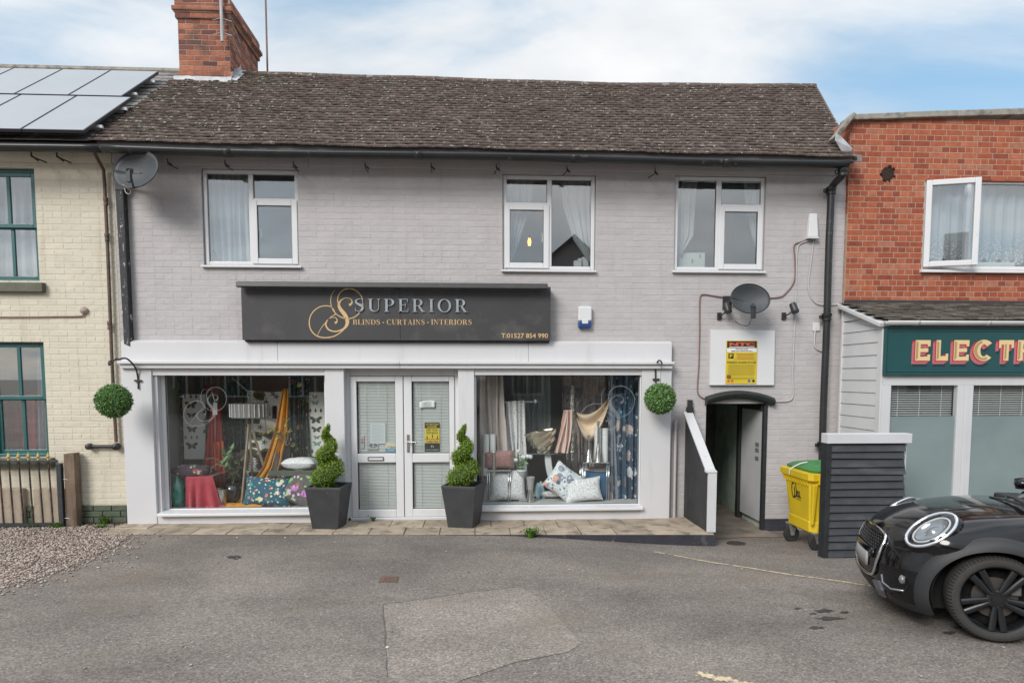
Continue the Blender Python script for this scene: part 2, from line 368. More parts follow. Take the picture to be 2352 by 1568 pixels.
# ------------------------------------------------------------------ bricks
BV = {}
def brick_mesh(T3, l, h, dp, bev, jit, mat, seed, inset=0.03):
    r = random.Random(seed); v = []
    for (d, sh) in ((-inset, 0), (dp - bev, 0.0), (dp, bev)):
        for (a, b) in ((-1, -1), (1, -1), (1, 1), (-1, 1)):
            v.append(T3(a * (l / 2 - sh * .4) + r.uniform(-jit, jit), d + r.uniform(-jit, jit) * 0.7, b * (h / 2 - sh) + r.uniform(-jit, jit)))
    f = [(8, 9, 10, 11)] + [(i + k, (i + 1) % 4 + k, (i + 1) % 4 + 4 + k, i + 4 + k) for k in (0, 4) for i in range(4)]
    return v, f
def brickwork(parent, u0, u1, w0, w1, T, Ldir, holes, bl, ch, joint, dp, bev, jit, mo, ma, nind, bond='stretcher', name='brick', skip=None, joint_v=None):
    """T(u,d,w)->world; Ldir linear part; individual bricks for the nind nearest the camera, the rest in one mesh"""
    joint_v = joint if joint_v is None else joint_v
    items = []; k = 0; w = w0
    while w < w1 - 0.02:
        wt = min(w + ch, w1); wc = (w + wt) / 2
        cut = sorted([(h[0], h[1]) for h in holes if h[2] < wc < h[3]])
        if bond == 'english': lens = bl if k % 2 == 0 else bl / 2; off = (0 if k % 2 == 0 else -bl / 4)
        elif bond == 'mixed': lens = bl if k % 4 != 3 else bl / 2; off = -(bl / 2) * (k % 2)
        else: lens = bl; off = -(bl / 2) * (k % 2)
        u = u0 + off
        while u < u1:
            segs = [(max(u, u0), min(u + lens, u1))]
            for (a, b) in cut:
                ns = []
                for (p, q) in segs:
                    if b <= p or a >= q: ns.append((p, q)); continue
                    if p < a: ns.append((p, a))
                    if q > b: ns.append((b, q))
                segs = ns
            for (p, q) in segs:
                if q - p > 0.03 and not (skip and skip((p + q) / 2, wc)):
                    items.append(((p + q) / 2, wc, q - p - joint_v, wt - w - joint, abs(q - p - lens) < 1e-4 and wt - w > ch * 0.95))
            u += lens
        w += ch; k += 1
    full = [i for i, it in enumerate(items) if it[4]]
    cen = {i: np.array(T(items[i][0], 0, items[i][1])) for i in full}
    full.sort(key=lambda i: np.linalg.norm(cen[i] - CAM)); ind = set(full[:nind])
    bulk = MB(); T0 = ORG[parent.name]
    for i, (u, wc, l, h, fu) in enumerate(items):
        if i in ind:
            key = (parent.name, name, round(l, 3), round(h, 3), tuple(Ldir(1, 0, 0)), i % 10)
            if key not in BV:
                v, f = brick_mesh(Ldir, l, h, dp, bev, jit, mo, hash(key[2:]) % 9999 + i)
                me = bpy.data.meshes.new(name); me.from_pydata(v, [], f); me.materials.append(mo); BV[key] = me
            o = link(bpy.data.objects.new(name, BV[key])); o.parent = parent; o.location = cen[i] - T0; ORG[o.name] = cen[i]
        else:
            v, f = brick_mesh(Ldir, l, h, dp, bev, jit, mo, i * 7 + 3)
            c = np.array(T(u, 0, wc)); bulk.add([tuple(np.array(p) + c) for p in v], f, 0, rng.random())
    if bulk.v: bulk.build('brickwork', ma, parent, attr=True, kind='stuff')
def wall_sheet(mb, u0, u1, w0, w1, T, holes, reveal=0.12, m=0, mr=0):
    us = sorted(set([u0, u1] + [min(max(h[i], u0), u1) for h in holes for i in (0, 1)])); ws = sorted(set([w0, w1] + [min(max(h[i], w0), w1) for h in holes for i in (2, 3)]))
    for a, b in zip(us, us[1:]):
        for c, d in zip(ws, ws[1:]):
            if any(h[0] <= (a + b) / 2 <= h[1] and h[2] <= (c + d) / 2 <= h[3] for h in holes): continue
            mb.quad(T(a, 0, c), T(b, 0, c), T(b, 0, d), T(a, 0, d), m)
    for h in holes:
        r = h[4] if len(h) > 4 else reveal
        if r <= 0: continue
        a, b, c, d = h[:4]
        for p, q in (((a, c), (b, c)), ((b, c), (b, d)), ((b, d), (a, d)), ((a, d), (a, c))):
            mb.quad(T(p[0], 0, p[1]), T(q[0], 0, q[1]), T(q[0], -r, q[1]), T(p[0], -r, p[1]), mr)
def FT(Y): return lambda u, d, w: (u, Y - d, w)
FL = lambda u, d, w: (u, -d, w)
def paintmat(name, c, kind, dirt=(0.33, 0.30, 0.27), spread=0.025):
    base = [(0.0, tuple(x * (1 - spread) for x in c)), (1.0, tuple(x * (1 + spread) for x in c))]
    return M(name, c, 0.62, rv=(kind, base) if kind else None, nz=(3.5, 0.06), stain=(dirt, 2.4, 0.57, 0.90, (3.2, 1, 0.28)), stain2=(tuple(x * 0.8 for x in c), 14, 0.62, 0.8), bump=(13, 0.007))
GREY = (0.45, 0.424, 0.422)
GP_O, GP_A, GP = paintmat('grey_paint_brick', GREY, 'obj'), paintmat('grey_paint_bulk', GREY, 'attr'), paintmat('grey_paint', GREY, None)
CRM = (0.60, 0.55, 0.44)
CP_O, CP_A, CP = paintmat('cream_paint_brick', CRM, 'obj', (0.36, 0.29, 0.2)), paintmat('cream_paint_bulk', CRM, 'attr', (0.36, 0.29, 0.2)), paintmat('cream_paint', CRM, None, (0.36, 0.29, 0.2))

# ------------------------------------------------------------------ the grey shop building
shop = thing('shop_building', 'long two storey building of grey painted brick with a white shopfront and brown tiled roof', 'building', (0.2, 2.0, 0.0))
WX0, WX1, WZ1 = -4.70, 5.07, 4.72
def px_rect(x0, x1, y0, y1, Y=0.0):
    ym, xm = (y0 + y1) / 2, (x0 + x1) / 2
    return (AX(x0, ym, Y), AX(x1, ym, Y), AZ(xm, y1, Y), AZ(xm, y0, Y))
WIN = [px_rect(465, 686, 388, 609.5), px_rect(1154.5, 1368, 401, 620), px_rect(1549.5, 1758, 404, 622)]
PASS = (3.18, 4.03, -0.3, 1.60)
SHOP_H = (-4.35, 2.45, -0.1, 2.14)
holes = [(*h, 0.10) for h in WIN] + [(*PASS, 0.0), (*SHOP_H, 0.0)]
ARC = (3.605, 0.46, 1.60, 0.15)
def in_arch(u, w): return w > 1.56 and ((u - ARC[0]) / (ARC[1] + 0.10)) ** 2 + ((w - 1.55) / (ARC[3] + 0.14)) ** 2 < 1
mb = MB(); wall_sheet(mb, WX0, WX1, -0.3, WZ1 + 0.2, FT(0), holes)
# gable ends and back
mb.quad((WX0, 0, -0.3), (WX0, 5.2, -0.3), (WX0, 5.2, 4.9), (WX0, 0, 4.9)); mb.quad((WX1, 0, -0.3), (WX1, 5.2, -0.3), (WX1, 5.2, 4.9), (WX1, 0, 4.9))
mb.quad((WX0, 5.2, -0.3), (WX1, 5.2, -0.3), (WX1, 5.2, 4.9), (WX0, 5.2, 4.9))
mb.build('wall', GP, shop)
brickwork(shop, WX0, WX1, -0.22, WZ1, FT(0), FL, [h[:4] for h in holes] + [(-4.70, 2.70, -0.3, 2.43)], 0.235, 0.0805, 0.006, 0.0022, 0.007, 0.0018, GP_O, GP_A, 300, 'mixed', skip=in_arch, joint_v=0.001)
# flat band under the eaves with its lintel shadow line
m = MB(); z0 = 4.715
for a, b in ((WX0, -2.2), (-2.2, 0.3), (0.3, 2.4), (2.4, WX1)):
    m.box(a + 0.002, b - 0.002, -0.028, 0.02, z0, 4.97)
m.build('eaves_band', GP, shop, bevel=0.006)
m = MB()
m.box(WX0 + 0.02, AX(1800, 1210), -0.012, 0.0, -0.3, -0.28); m.box(3.99 + 0.06, 4.42, -0.035, 0.02, -0.3, -0.03)
m.build('plinth', NAVY, shop, bevel=0.01)
# roof: sagging clay tiles
EY, EZ, RY, RZ = -0.36, 4.885, 2.42, 6.93
SGU = np.linspace(0, 1, 41); SGV = np.convolve(np.interp(np.linspace(-.1, 1.1, 49), [0, .1, .385, .66, 1], [0, -.012, -.026, -.058, .006]), np.ones(9) / 9, 'valid')
def roof_pt(s, u, n=0.0):      # s 0..1 up the slope, u 0..1 along
    xl = -4.78; xr = 4.95 + 0.85 * s
    x = xl + (xr - xl) * u
    sag = -0.03 * u * (1 - s) + s * float(np.interp(u, SGU, SGV)) + 0.006 * math.sin(u * 31 + s * 9) - 0.02 * math.sin(math.pi * s) * math.sin(math.pi * u)
    a = math.atan2(RZ - EZ, RY - EY)
    return np.array((x, EY + (RY - EY) * s - math.sin(a) * n, EZ + (RZ - EZ) * s + math.cos(a) * n + sag))
CLAYC = [(0.0, (0.058, 0.038, 0.031)), (0.35, (0.074, 0.048, 0.039)), (0.7, (0.092, 0.062, 0.050)), (1.0, (0.115, 0.082, 0.068))]
TILE_O = M('clay_tile', (0.1, 0.06, 0.05), 0.88, rv=('obj', CLAYC), nz=(14, 0.3), stain=((0.40, 0.39, 0.36), 26, 0.60, 0.68), stain2=((0.06, 0.055, 0.03), 6, 0.56, 0.7), bump=(50, 0.006))
TILE_A = M('clay_tile_far', (0.1, 0.06, 0.05), 0.88, rv=('attr', CLAYC), nz=(14, 0.3), stain=((0.40, 0.39, 0.36), 26, 0.60, 0.68), stain2=((0.06, 0.055, 0.03), 6, 0.56, 0.7), bump=(50, 0.006))
m = MB(); rows = [[tuple(roof_pt(s, u, -0.03)) for u in np.linspace(0, 1, 41)] for s in np.linspace(0, 1, 9)]
m.grid(rows)
back = [[(p[0], 2 * RY - p[1] + 0.0, p[2]) for p in r] for r in rows]; m.grid(back)
roof = m.build('roof', M('roof_felt', (0.03, 0.025, 0.022), 0.9), shop)
NR, NTL = 28, 60
tiles = []
for r in range(NR):
    s0 = r / NR - 0.012; s1 = s0 + 1.45 / NR
    for c in range(-1, NTL + 1):
        u0 = (c + 0.5 * (r % 2)) / NTL; u1 = u0 + 1 / NTL - 0.0003
        u0, u1 = max(0, u0), min(1, u1)
        if u1 - u0 < 0.004: continue
        tiles.append((r, s0, s1, u0, u1))
chim_u = lambda x: (x + 4.78) / 9.9
def tile_geo(r, s0, s1, u0, u1, rg):
    lift = 0.034 + rg.uniform(0, 0.005); t = 0.020; sk = rg.uniform(-0.0016, 0.0016); V = []
    cam_ = 0.004
    for (s, n) in ((s0 + sk, lift), (s1, 0.003)):
        for k, u in enumerate((u0, (u0 + u1) / 2, u1)):
            V.append(roof_pt(s + (0.0012 * rg.uniform(-1, 1)), u, n + (cam_ if k == 1 else 0) + rg.uniform(-0.002, 0.002)))
    top = V; bot = [p - np.array((0, 0, t)) for p in V[:3]]
    v = top + bot
    return v, [(0, 1, 4, 3), (1, 2, 5, 4), (6, 7, 1, 0), (7, 8, 2, 1), (6, 0, 3), (8, 5, 2)]
tiles_c = [roof_pt(t_[1], (t_[3] + t_[4]) / 2) for t_ in tiles]
order = sorted(range(len(tiles)), key=lambda i: np.linalg.norm(tiles_c[i] - CAM)); indt = set(order[:300])
bulk = MB()
for i, t_ in enumerate(tiles):
    # no tiles where the chimney stands
    c = tiles_c[i]
    if c[0] < -3.86 and c[1] > 1.97: continue
    v, f = tile_geo(*t_, rng)
    if i in indt:
        o = MB().add(v, f).build('roof_tile', TILE_O, roof)
    else: bulk.add(v, f, 0, rng.random())
bulk.build('tiling', TILE_A, roof, attr=True, kind='stuff')
# ridge tiles
RIDGE = M('ridge_tile', (0.10, 0.072, 0.06), 0.9, nz=(12, 0.3), stain=((0.33, 0.33, 0.29), 14, 0.55, 0.66), bump=(40, 0.006))
nrt = 24
for i in range(nrt):
    a, b = roof_pt(1.0, 0.092 + 0.908 * i / nrt), roof_pt(1.0, 0.092 + 0.908 * (i + 0.985) / nrt)
    V = []
    for p, e in ((a, 0.0), (b, 0.004)):
        for k in range(7):
            t = math.pi * k / 6; V.append((p[0], p[1] - math.cos(t) * (0.10 + e), p[2] - 0.035 + math.sin(t) * (0.075 + e)))
    MB().add(V, [(k, k + 1, k + 8, k + 7) for k in range(6)] + [tuple(range(7)), tuple(range(13, 6, -1))]).build('ridge_tile', RIDGE, roof)
# moss cushions over the upper left of the roof
MOSS = M('moss', (0.050, 0.052, 0.022), 0.95, nz=(30, 0.4), bump=(60, 0.02))
m = MB()
for i in range(420):
    s = rng.uniform(0.12, 0.95); u = abs(rng.gauss(0, 0.11)) if i % 5 else rng.random(); 
    if u > 1: continue
    s = round(s * NR) / NR + 0.004; p = roof_pt(s, u, 0.02); q = rng.uniform(0.012, 0.04) * (1.2 - 0.4 * u)
    if p[0] < -3.86 and p[1] > 1.95: continue
    m.lathe([(0, -q * .4), (q, 0), (q * .8, q * .4), (0, q * .62)], p, 6, sx=rng.uniform(.7, 1.6))
m.build('moss', MOSS, roof, kind='stuff', smooth=True)
m = MB()
for i in range(600):
    r = rng.randrange(NR); s = r / NR - 0.012; u = rng.random() ** (1.5 if i % 2 else 1); p = roof_pt(s, u, 0.038)
    if p[0] < -3.86 and p[1] > 1.9: continue
    l = rng.uniform(.015, .05); d = rng.uniform(.006, .013); n_ = roof_pt(s + .006, u, 0.040) - p
    m.add([p + np.array((0, -.004, -d)), p + np.array((l, -.004, -d * rng.uniform(.3, 1))), p + np.array((l, -.002, .001)) + n_ * .3, p + n_ + np.array((l * .5, 0, .002)), p + np.array((0, -.002, .001)) + n_ * .3], [(0, 1, 2, 4), (4, 2, 3)])
m.build('lichen', M('lichen_crust', (0.22, 0.215, 0.19), .95, nz=(30, .3)), roof, kind='stuff')
# verge of the right hand end
m = MB(); P = [roof_pt(s, 1.0, 0.01) for s in np.linspace(0, 1, 9)]
m.tube([p + np.array((0.02, 0, -0.03)) for p in P], 0.03, 6); m.build('verge', RIDGE, roof)
# ------------------------------------------------------------------ gutter, downpipe, chimney
GUT = M('gutter_black', (0.020, 0.021, 0.022), 0.38, nz=(6, 0.3), stain=((0.16, 0.15, 0.13), 9, 0.64, 0.74))
g0, g1 = at(236, 341, -0.44), at(1946, 376, -0.44)
def gut_at(t): return g0 + (g1 - g0) * t + np.array((0, 0, -0.012 * math.sin(t * 9) - 0.01 * math.sin(t * 3.1)))
m = MB(); rows = []
for k in range(41):
    p = gut_at(k / 40); rows.append([(p[0], p[1] - math.cos(a) * 0.062, p[2] - math.sin(a) * 0.06 + 0.012) for a in np.linspace(-0.25, math.pi + 0.25, 11)])
m.grid(rows)
gutter = m.build('gutter', GUT, shop, smooth=True, solid=0.006)
for t in (0.16, 0.41, 0.62, 0.83):
    p = gut_at(t); mm = MB(); r = [[(p[0] + dx, p[1] - math.cos(a) * 0.068, p[2] - math.sin(a) * 0.066 + 0.012) for a in np.linspace(-0.25, math.pi + 0.25, 11)] for dx in (-0.05, 0.05)]
    mm.grid(r).build('gutter_joint', GUT, gutter, smooth=True, solid=0.005)
m = MB(); m.box(WX0, WX1, -0.33, 0.02, 4.845, 4.872); m.box(WX0, WX1, -0.352, -0.33, 4.80, 4.885)
m.build('soffit', M('soffit_paint', (0.20, 0.19, 0.185), 0.7), shop)
for x in (384, 516, 673, 838, 990, 1140, 1302, 1505):
    p = at(x, 356, -0.30); zt = gut_at((x - 236) / 1710)[2]
    b = MB(); b.tube([(p[0], -0.30, zt - 0.05), (p[0] + .004, -0.30, zt - 0.10)], 0.007, 6); b.bar((p[0] - .004, -0.30, zt - 0.09), (p[0] + 0.045, -0.27, zt - 0.125), 0.018, 0.018); b.bar((p[0], -.30, zt - .12), (p[0] - .01, -.003, zt - .085), .010, .010)
    b.build('gutter_bracket', IRON, shop)
def downpipe(name, pts, r, parent, mat, collars=(), bracket_x=0.0):
    m = MB(); m.tube(pts, r, 12); dp = m.build(name, mat, parent, smooth=True, autosm=50)
    for c in collars:
        q = MB(); c = np.array(c); q.lathe([(r * 1.02, -0.055), (r * 1.3, -0.05), (r * 1.3, -0.02), (r * 1.12, -0.012), (r * 1.28, 0.0), (r * 1.42, 0.02), (r * 1.42, 0.045), (r * 1.05, 0.055)], c, 14)
        if bracket_x: q.bar(c + (bracket_x * 1.0, 0.02, 0), c + (-bracket_x * 0.2, 0.02, 0), 0.02, 0.05); q.lathe([(0, -0.03), (0.022, -0.02), (0.022, 0.02), (0, 0.03)], c + (bracket_x, 0.0, 0), 8)
        q.build('pipe_collar', mat, dp, smooth=True, autosm=40)
    return dp
pX = AX(1906, 520, -0.10)
P = [at(1936, 384, -0.40), at(1936, 398, -0.40), at(1934, 404, -0.36), at(1918, 420, -0.18), at(1912, 428, -0.11), (pX, -0.10, AZ(1911, 440, -0.1))] + [(pX + 0.004 * math.sin(z * 3), -0.10, z) for z in np.linspace(AZ(1909, 470, -.1), 0.55, 9)] + [(pX, -0.10, -0.12)]
downpipe('downpipe', P, 0.047, shop, GUT, [(pX, -0.10, AZ(1908, 438, -.1)), (pX, -0.10, AZ(1900, 728, -.1)), (pX, -0.10, AZ(1893, 1022, -.1)), tuple(at(1936, 395, -0.40))], -0.085)
# flaking black timber on the left corner
def flaky():
    m, t, b = newmat('flaking_black_paint')
    f = ntex(t, 'ShaderNodeTexNoise', 9, detail=8, rough=0.7, sc3=(2.2, 1, 0.8), dist=0.5)
    c = nmix(t, 'MIX', ramp(t, f, [(0.60, 0), (0.62, 1)]), (0.030, 0.031, 0.034), (0.42, 0.40, 0.38))
    f2 = ntex(t, 'ShaderNodeTexNoise', 25, detail=4); c = nmix(t, 'MULTIPLY', 1, c, ramp(t, f2, [(0.3, 0.6), (0.7, 1.3)]))
    t.links.new(c, b.inputs['Base Color']); b.inputs['Roughness'].default_value = 0.6; nbump(t, b, f, 0.01); return m
FLAKY = flaky()
xa, xb = AX(263, 400, -0.09), AX(282, 400, -0.09)
MB().hexa([(xa + 0.03, -0.10, 2.40), (xb + 0.01, -0.10, 2.36), (xb + 0.01, 0.01, 2.36), (xa + 0.03, 0.01, 2.40), (xa, -0.10, 4.58), (xb, -0.10, 4.58), (xb, 0.01, 4.58), (xa, 0.01, 4.58)]).build('corner_timber', FLAKY, shop, bevel=0.008)

RB_STOPS = [(0.0, (0.24, 0.056, 0.029)), (0.3, (0.31, 0.074, 0.035)), (0.6, (0.36, 0.094, 0.043)), (0.85, (0.40, 0.125, 0.062)), (1.0, (0.35, 0.142, 0.088))]
CH_STOPS = [(0.0, (0.12, 0.05, 0.04)), (0.35, (0.24, 0.085, 0.055)), (0.7, (0.36, 0.13, 0.075)), (1.0, (0.42, 0.17, 0.10))]
soot = ((0.085, 0.06, 0.05), 2.6, 0.52, 0.72)
CH_O = M('chimney_brick', (0.3, 0.1, 0.06), 0.9, rv=('obj', CH_STOPS), nz=(12, 0.25), stain=soot, bump=(40, 0.006))
CH_A = M('chimney_brick_far', (0.3, 0.1, 0.06), 0.9, rv=('attr', CH_STOPS), nz=(12, 0.25), stain=soot, bump=(40, 0.006))
CH_M = M('chimney_mortar', (0.40, 0.30, 0.24), 0.95, nz=(20, 0.2), stain=((0.14, 0.10, 0.085), 3, 0.5, 0.7))
cx0, cx1, cy0, cy1 = -4.66, -3.87, 2.0, 3.36
ztop = AZ(470, -1, 2.0); zc1a, zc1b, zc2a, zc2b = AZ(470, 44, 2), AZ(470, 32, 2), AZ(470, 28, 2), AZ(470, 19, 2)
zp0, zp1 = AZ(470, 176, 2), AZ(470, 164, 2)
chim = MB()
bands = [(6.0, zp0, 0.0), (zp0, zp1, 0.012), (zp1, zc1a, 0.0), (zc1a, zc1b, 0.03), (zc1b, zc2a, 0.045), (zc2a, zc2b, 0.065), (zc2b, ztop, 0.03)]
for (a, b, o) in bands: chim.box(cx0 - o, cx1 + o, cy0 - o, cy1 + o, a, b - 0.0005)
chim = chim.build('chimney', CH_M, shop)
for k, (a, b, o) in enumerate(bands):
    a_ = a if k else zp0 - 0.083 * 4
    n = max(1, round((b - a_) / 0.082)); ch = (b - a_) / n
    big = k == 2
    brickwork(chim, cx0 - o, cx1 + o, a_, b, FT(cy0 - o), FL, [], 0.235, ch, 0.010, 0.004, 0.003, 0.002, CH_O, CH_A, 110 if big else 12, 'stretcher')
    brickwork(chim, cy0 - o, cy1 + o, a_, b, (lambda X: (lambda u, d, w_: (X + d, u, w_)))(cx1 + o), lambda u, d, w_: (d, u, w_), [], 0.235, ch, 0.010, 0.004, 0.003, 0.002, CH_O, CH_A, 60 if big else 8, 'stretcher')
m = MB(); m.box(cx0 - 0.02, cx1 + 0.02, cy0 - 0.02, cy1 + 0.02, ztop, ztop + 0.03); m.build('chimney_top', CONC, chim)
# lead at its foot: apron and stepped teeth
m = MB(); ap = [(cx0 - 0.10, cy0 - 0.012), (cx1 + 0.02, cy0 - 0.012)]
zf = 6.63
rows = []
for k in range(13):
    x = cx0 - 0.09 + (cx1 - cx0 + 0.10) * k / 12; j = rng.uniform(-0.012, 0.012)
    rows.append([(x, cy0 - 0.012, zf + 0.06 + j * .5), (x, cy0 - 0.02, zf - 0.02), (x, cy0 - 0.09 + j, zf - 0.075 + j), (x, cy0 - 0.17 + j, zf - 0.135 + j)])
m.grid(rows)
for k in range(9):
    y = cy0 - 0.04 + k * 0.055; zz = EZ + (y - EY) / (RY - EY) * (RZ - EZ) + 0.0
    if y > RY: break
    m.add([(cx1 + 0.012, y, zz - 0.03), (cx1 + 0.012, y + 0.055, zz + 0.01), (cx1 + 0.016, y + 0.035, zz + 0.16 + rng.uniform(-.02, .03)), (cx1 + 0.016, y + 0.012, zz + 0.14 + rng.uniform(-.02, .03))], [(0, 1, 2, 3)])
    m.add([(cx1 + 0.012, y, zz + 0.05), (cx1 + 0.012, y + 0.06, zz + 0.09), (cx1 + 0.10, y + 0.06, zz + 0.075), (cx1 + 0.10, y, zz + 0.03)], [(0, 1, 2, 3)])
m.build('flashing', LEAD, chim, solid=0.004)
m = MB(); xp = cx1 - 0.02; m.tube([(xp - 0.06, cy0 - 0.10, AZ(516, 96, 1.9)), (xp - 0.06, cy0 - 0.10, ztop + 0.9)], 0.024, 8)
for zz in (AZ(520, 42, 1.9), AZ(520, 75, 1.9)):
    m.tube([(xp - 0.09, cy0 - 0.10, zz), (cx1 + 0.05, cy0 - 0.05, zz - 0.02), (cx1 + 0.04, cy0 + 0.35, zz - 0.16)], 0.008, 5); m.tube([(xp - 0.06, cy0 - 0.10, zz), (cx0 + .55, cy0 - 0.03, zz)], 0.004, 5)
m.build('aerial_bracket', M('galvanised', (.42, .43, .44), .55, nz=(9, .15)), chim)
mast = thing('aerial_mast', 'thin upright aerial pole standing just right of the brick chimney', 'aerial', (AX(614, 150, 3.6), 3.6, 6.2))
m = MB(); m.tube([(AX(614, 150, 3.6), 3.6, 6.2), (AX(614, 150, 3.6), 3.6, AZ(614, -40, 3.6))], 0.017, 8); m.build('mast', M('rusty_steel', (0.20, 0.12, 0.10), 0.6, nz=(20, .3)), mast)

# ------------------------------------------------------------------ upstairs windows
def frame_ring(m, x0, x1, z0, z1, y0, y1, wd, mi=0, chamf=0.012):
    for (a, b, c, d) in ((x0, x0 + wd, z0, z1), (x1 - wd, x1, z0, z1), (x0 + wd, x1 - wd, z0, z0 + wd), (x0 + wd, x1 - wd, z1 - wd, z1)):
        m.box(a, b, y0, y1, c, d, mi)
GASK = M('black_gasket', (0.03, 0.03, 0.03), 0.6)
def gasket(x0, x1, z0, z1, y, parent):
    m = MB(); frame_ring(m, x0, x1, z0, z1, y, y + 0.008, 0.007); m.build('gasket', GASK, parent)
def upvc_window(rect, mxa, mxb, tza, tzb, side, sillx, label):
    x0, x1, z0, z1 = rect; Yf = 0.035
    m = MB(); wd = 0.052
    frame_ring(m, x0 + .004, x1 - .004, z0 + .004, z1 - .004, Yf, Yf + 0.06, wd)
    m.box(mxa, mxb, Yf, Yf + 0.06, z0 + wd, z1 - wd)
    ca, cb = (mxb, x1 - wd) if side == 'r' else (x0 + wd, mxa)
    m.box(ca, cb, Yf + 0.001, Yf + 0.06, tza, tzb)
    win = m.build('window', UPVC, shop, bevel=0.010, label=label)
    fixed = (x0 + wd, mxa) if side == 'r' else (mxb, x1 - wd)
    # casement
    e = 0.028; c0, c1, d0, d1 = ca - e, cb + e, z0 + wd - e, tza + e * 0.4
    m = MB(); frame_ring(m, c0, c1, d0, d1, Yf - 0.018, Yf - 0.001, 0.075); m.build('casement', UPVC, win, bevel=0.008)
    def pane(a, b, c, d, y):
        MB().box(a, b, y, y + 0.006, c, d).build('pane', PANE, win); gasket(a - .003, b + .003, c - .003, d + .003, y - 0.012, win)
    pane(*fixed, z0 + wd, z1 - wd, Yf + 0.03); pane(ca, cb, tzb, z1 - wd, Yf + 0.03); pane(c0 + 0.075, c1 - 0.075, d0 + 0.075, d1 - 0.075, Yf + 0.008)
    m = MB(); m.hexa([(sillx[0], -0.055, z0 - 0.034), (sillx[1], -0.055, z0 - 0.034), (sillx[1], 0.09, z0 - 0.034), (sillx[0], 0.09, z0 - 0.034), (sillx[0], -0.055, z0 - 0.008), (sillx[1], -0.055, z0 - 0.008), (sillx[1], 0.09, z0 + 0.002), (sillx[0], 0.09, z0 + 0.002)])
    m.build('sill', UPVC, win, bevel=0.006)
    m = MB(); hx = c0 + 0.09 if side == 'r' else c1 - 0.09; hz = (d0 + d1) / 2; m.tube([(hx, Yf + 0.05, hz + 0.06), (hx + 0.01, Yf + 0.06, hz), (hx + 0.004, Yf + 0.05, hz - 0.06)], 0.011, 6); m.build('handle', UPVC, win)
    return win
def wpx(r, y): return AX(r, y, 0.03)
upvc_window(WIN[0], wpx(571.5, 500), wpx(583, 500), AZ(630, 461.5, .03), AZ(630, 455, .03), 'r', (AX(461, 611, -.05), AX(692, 611, -.05)), 'window with its tall pane on the left and a drawn white curtain')
upvc_window(WIN[1], wpx(1256.5, 510), wpx(1267.5, 510), AZ(1205, 471.5, .03), AZ(1205, 464, .03), 'l', (AX(1152, 622, -.05), AX(1370, 622, -.05)), 'window with its tall pane on the right and tied back curtains')
upvc_window(WIN[2], wpx(1644.5, 510), wpx(1656.5, 510), AZ(1706, 476, .03), AZ(1706, 469, .03), 'r', (AX(1545, 624, -.05), AX(1760, 624, -.05)), 'window with a white box on its sill')
ROOMM = M('room_plaster', (0.42, 0.44, 0.45), 0.9)
for k, r in enumerate(WIN):
    m = MB(); x0, x1, z0, z1 = r; a, b, c, d, y0, y1 = x0 - 0.5, x1 + 0.5, z0 - 0.7, z1 + 0.12, 0.11, 2.4
    for q in (((a, y1, c), (b, y1, c), (b, y1, d), (a, y1, d)), ((a, y0, c), (a, y1, c), (a, y1, d), (a, y0, d)), ((b, y0, c), (b, y1, c), (b, y1, d), (b, y0, d)), ((a, y0, d), (b, y0, d), (b, y1, d), (a, y1, d)), ((a, y0, c), (b, y0, c), (b, y1, c), (a, y1, c)),
              ((a, y0, c), (x0, y0, c), (x0, y0, d), (a, y0, d)), ((x1, y0, c), (b, y0, c), (b, y0, d), (x1, y0, d)), ((x0, y0, c), (x1, y0, c), (x1, y0, z0), (x0, y0, z0)), ((x0, y0, z1), (x1, y0, z1), (x1, y0, d), (x0, y0, d))):
        m.quad(*q)
    m.box(x0 + .01, x1 - .01, 0.10, 0.30, z0 - 0.03, z0 + 0.045)
    m.build('room_shell', ROOMM, shop)
def cloth(fn, nu, nv, name, mat, label=None, cat=None, group=None, thick=0.004, parent=None):
    P = [[fn(i / (nu - 1), j / (nv - 1)) for j in range(nv)] for i in range(nu)]
    o = MB().grid(P).build(name, mat, parent, smooth=True, solid=thick)
    return tag(o, label, cat, group) if label else o
def fold(u, n, amp, ph=0.0, seed=1.0):
    return amp * (math.sin(2 * math.pi * n * u + ph) + 0.35 * math.sin(2 * math.pi * n * 1.73 * u + seed * 3.1 + ph) + 0.2 * math.sin(2 * math.pi * n * 2.9 * u + seed))
def sheer(name, c, tr=0.35):
    m = bpy.data.materials.new(name); m.use_nodes = True; t = m.node_tree; b = t.nodes['Principled BSDF']
    b.inputs['Base Color'].default_value = (*c, 1); b.inputs['Roughness'].default_value = 0.8; b.inputs['Alpha'].default_value = 1 - tr; return m
VOILE = sheer('white_voile', (0.60, 0.61, 0.62), 0.12)
def px_curtain(pl, pr, Y, n, amp, mat, label, group, name='curtain', cat='curtain', seed=1.0, nu=70, nv=26, thick=0.004):
    """pl, pr: left and right edges as lists of photo points from top to bottom"""
    def edge(pts, v):
        k = v * (len(pts) - 1); i = min(int(k), len(pts) - 2); f = k - i; f = f * f * (3 - 2 * f) if len(pts) > 2 else f
        a = np.array(pts[i], float) * (1 - f) + np.array(pts[i + 1], float) * f; return at(a[0], a[1], Y)
    def fn(u, v):
        a, b = edge(pl, v), edge(pr, v); p = a + (b - a) * u
        p[1] += fold(u, n, amp, 0.6 * math.sin(v * 3 + seed), seed) * (0.7 + 0.3 * v); p[0] += 0.3 * amp * math.sin(9 * u + 4 * v + seed); return p
    return cloth(fn, nu, nv, name, mat, label, cat, group, thick)
px_curtain([(478, 384), (482, 500), (486, 607)], [(572, 384), (574, 500), (577, 607)], 0.22, 6, 0.03, VOILE, 'white curtain drawn across the upstairs window nearest the satellite dish', 'upstairs curtains')
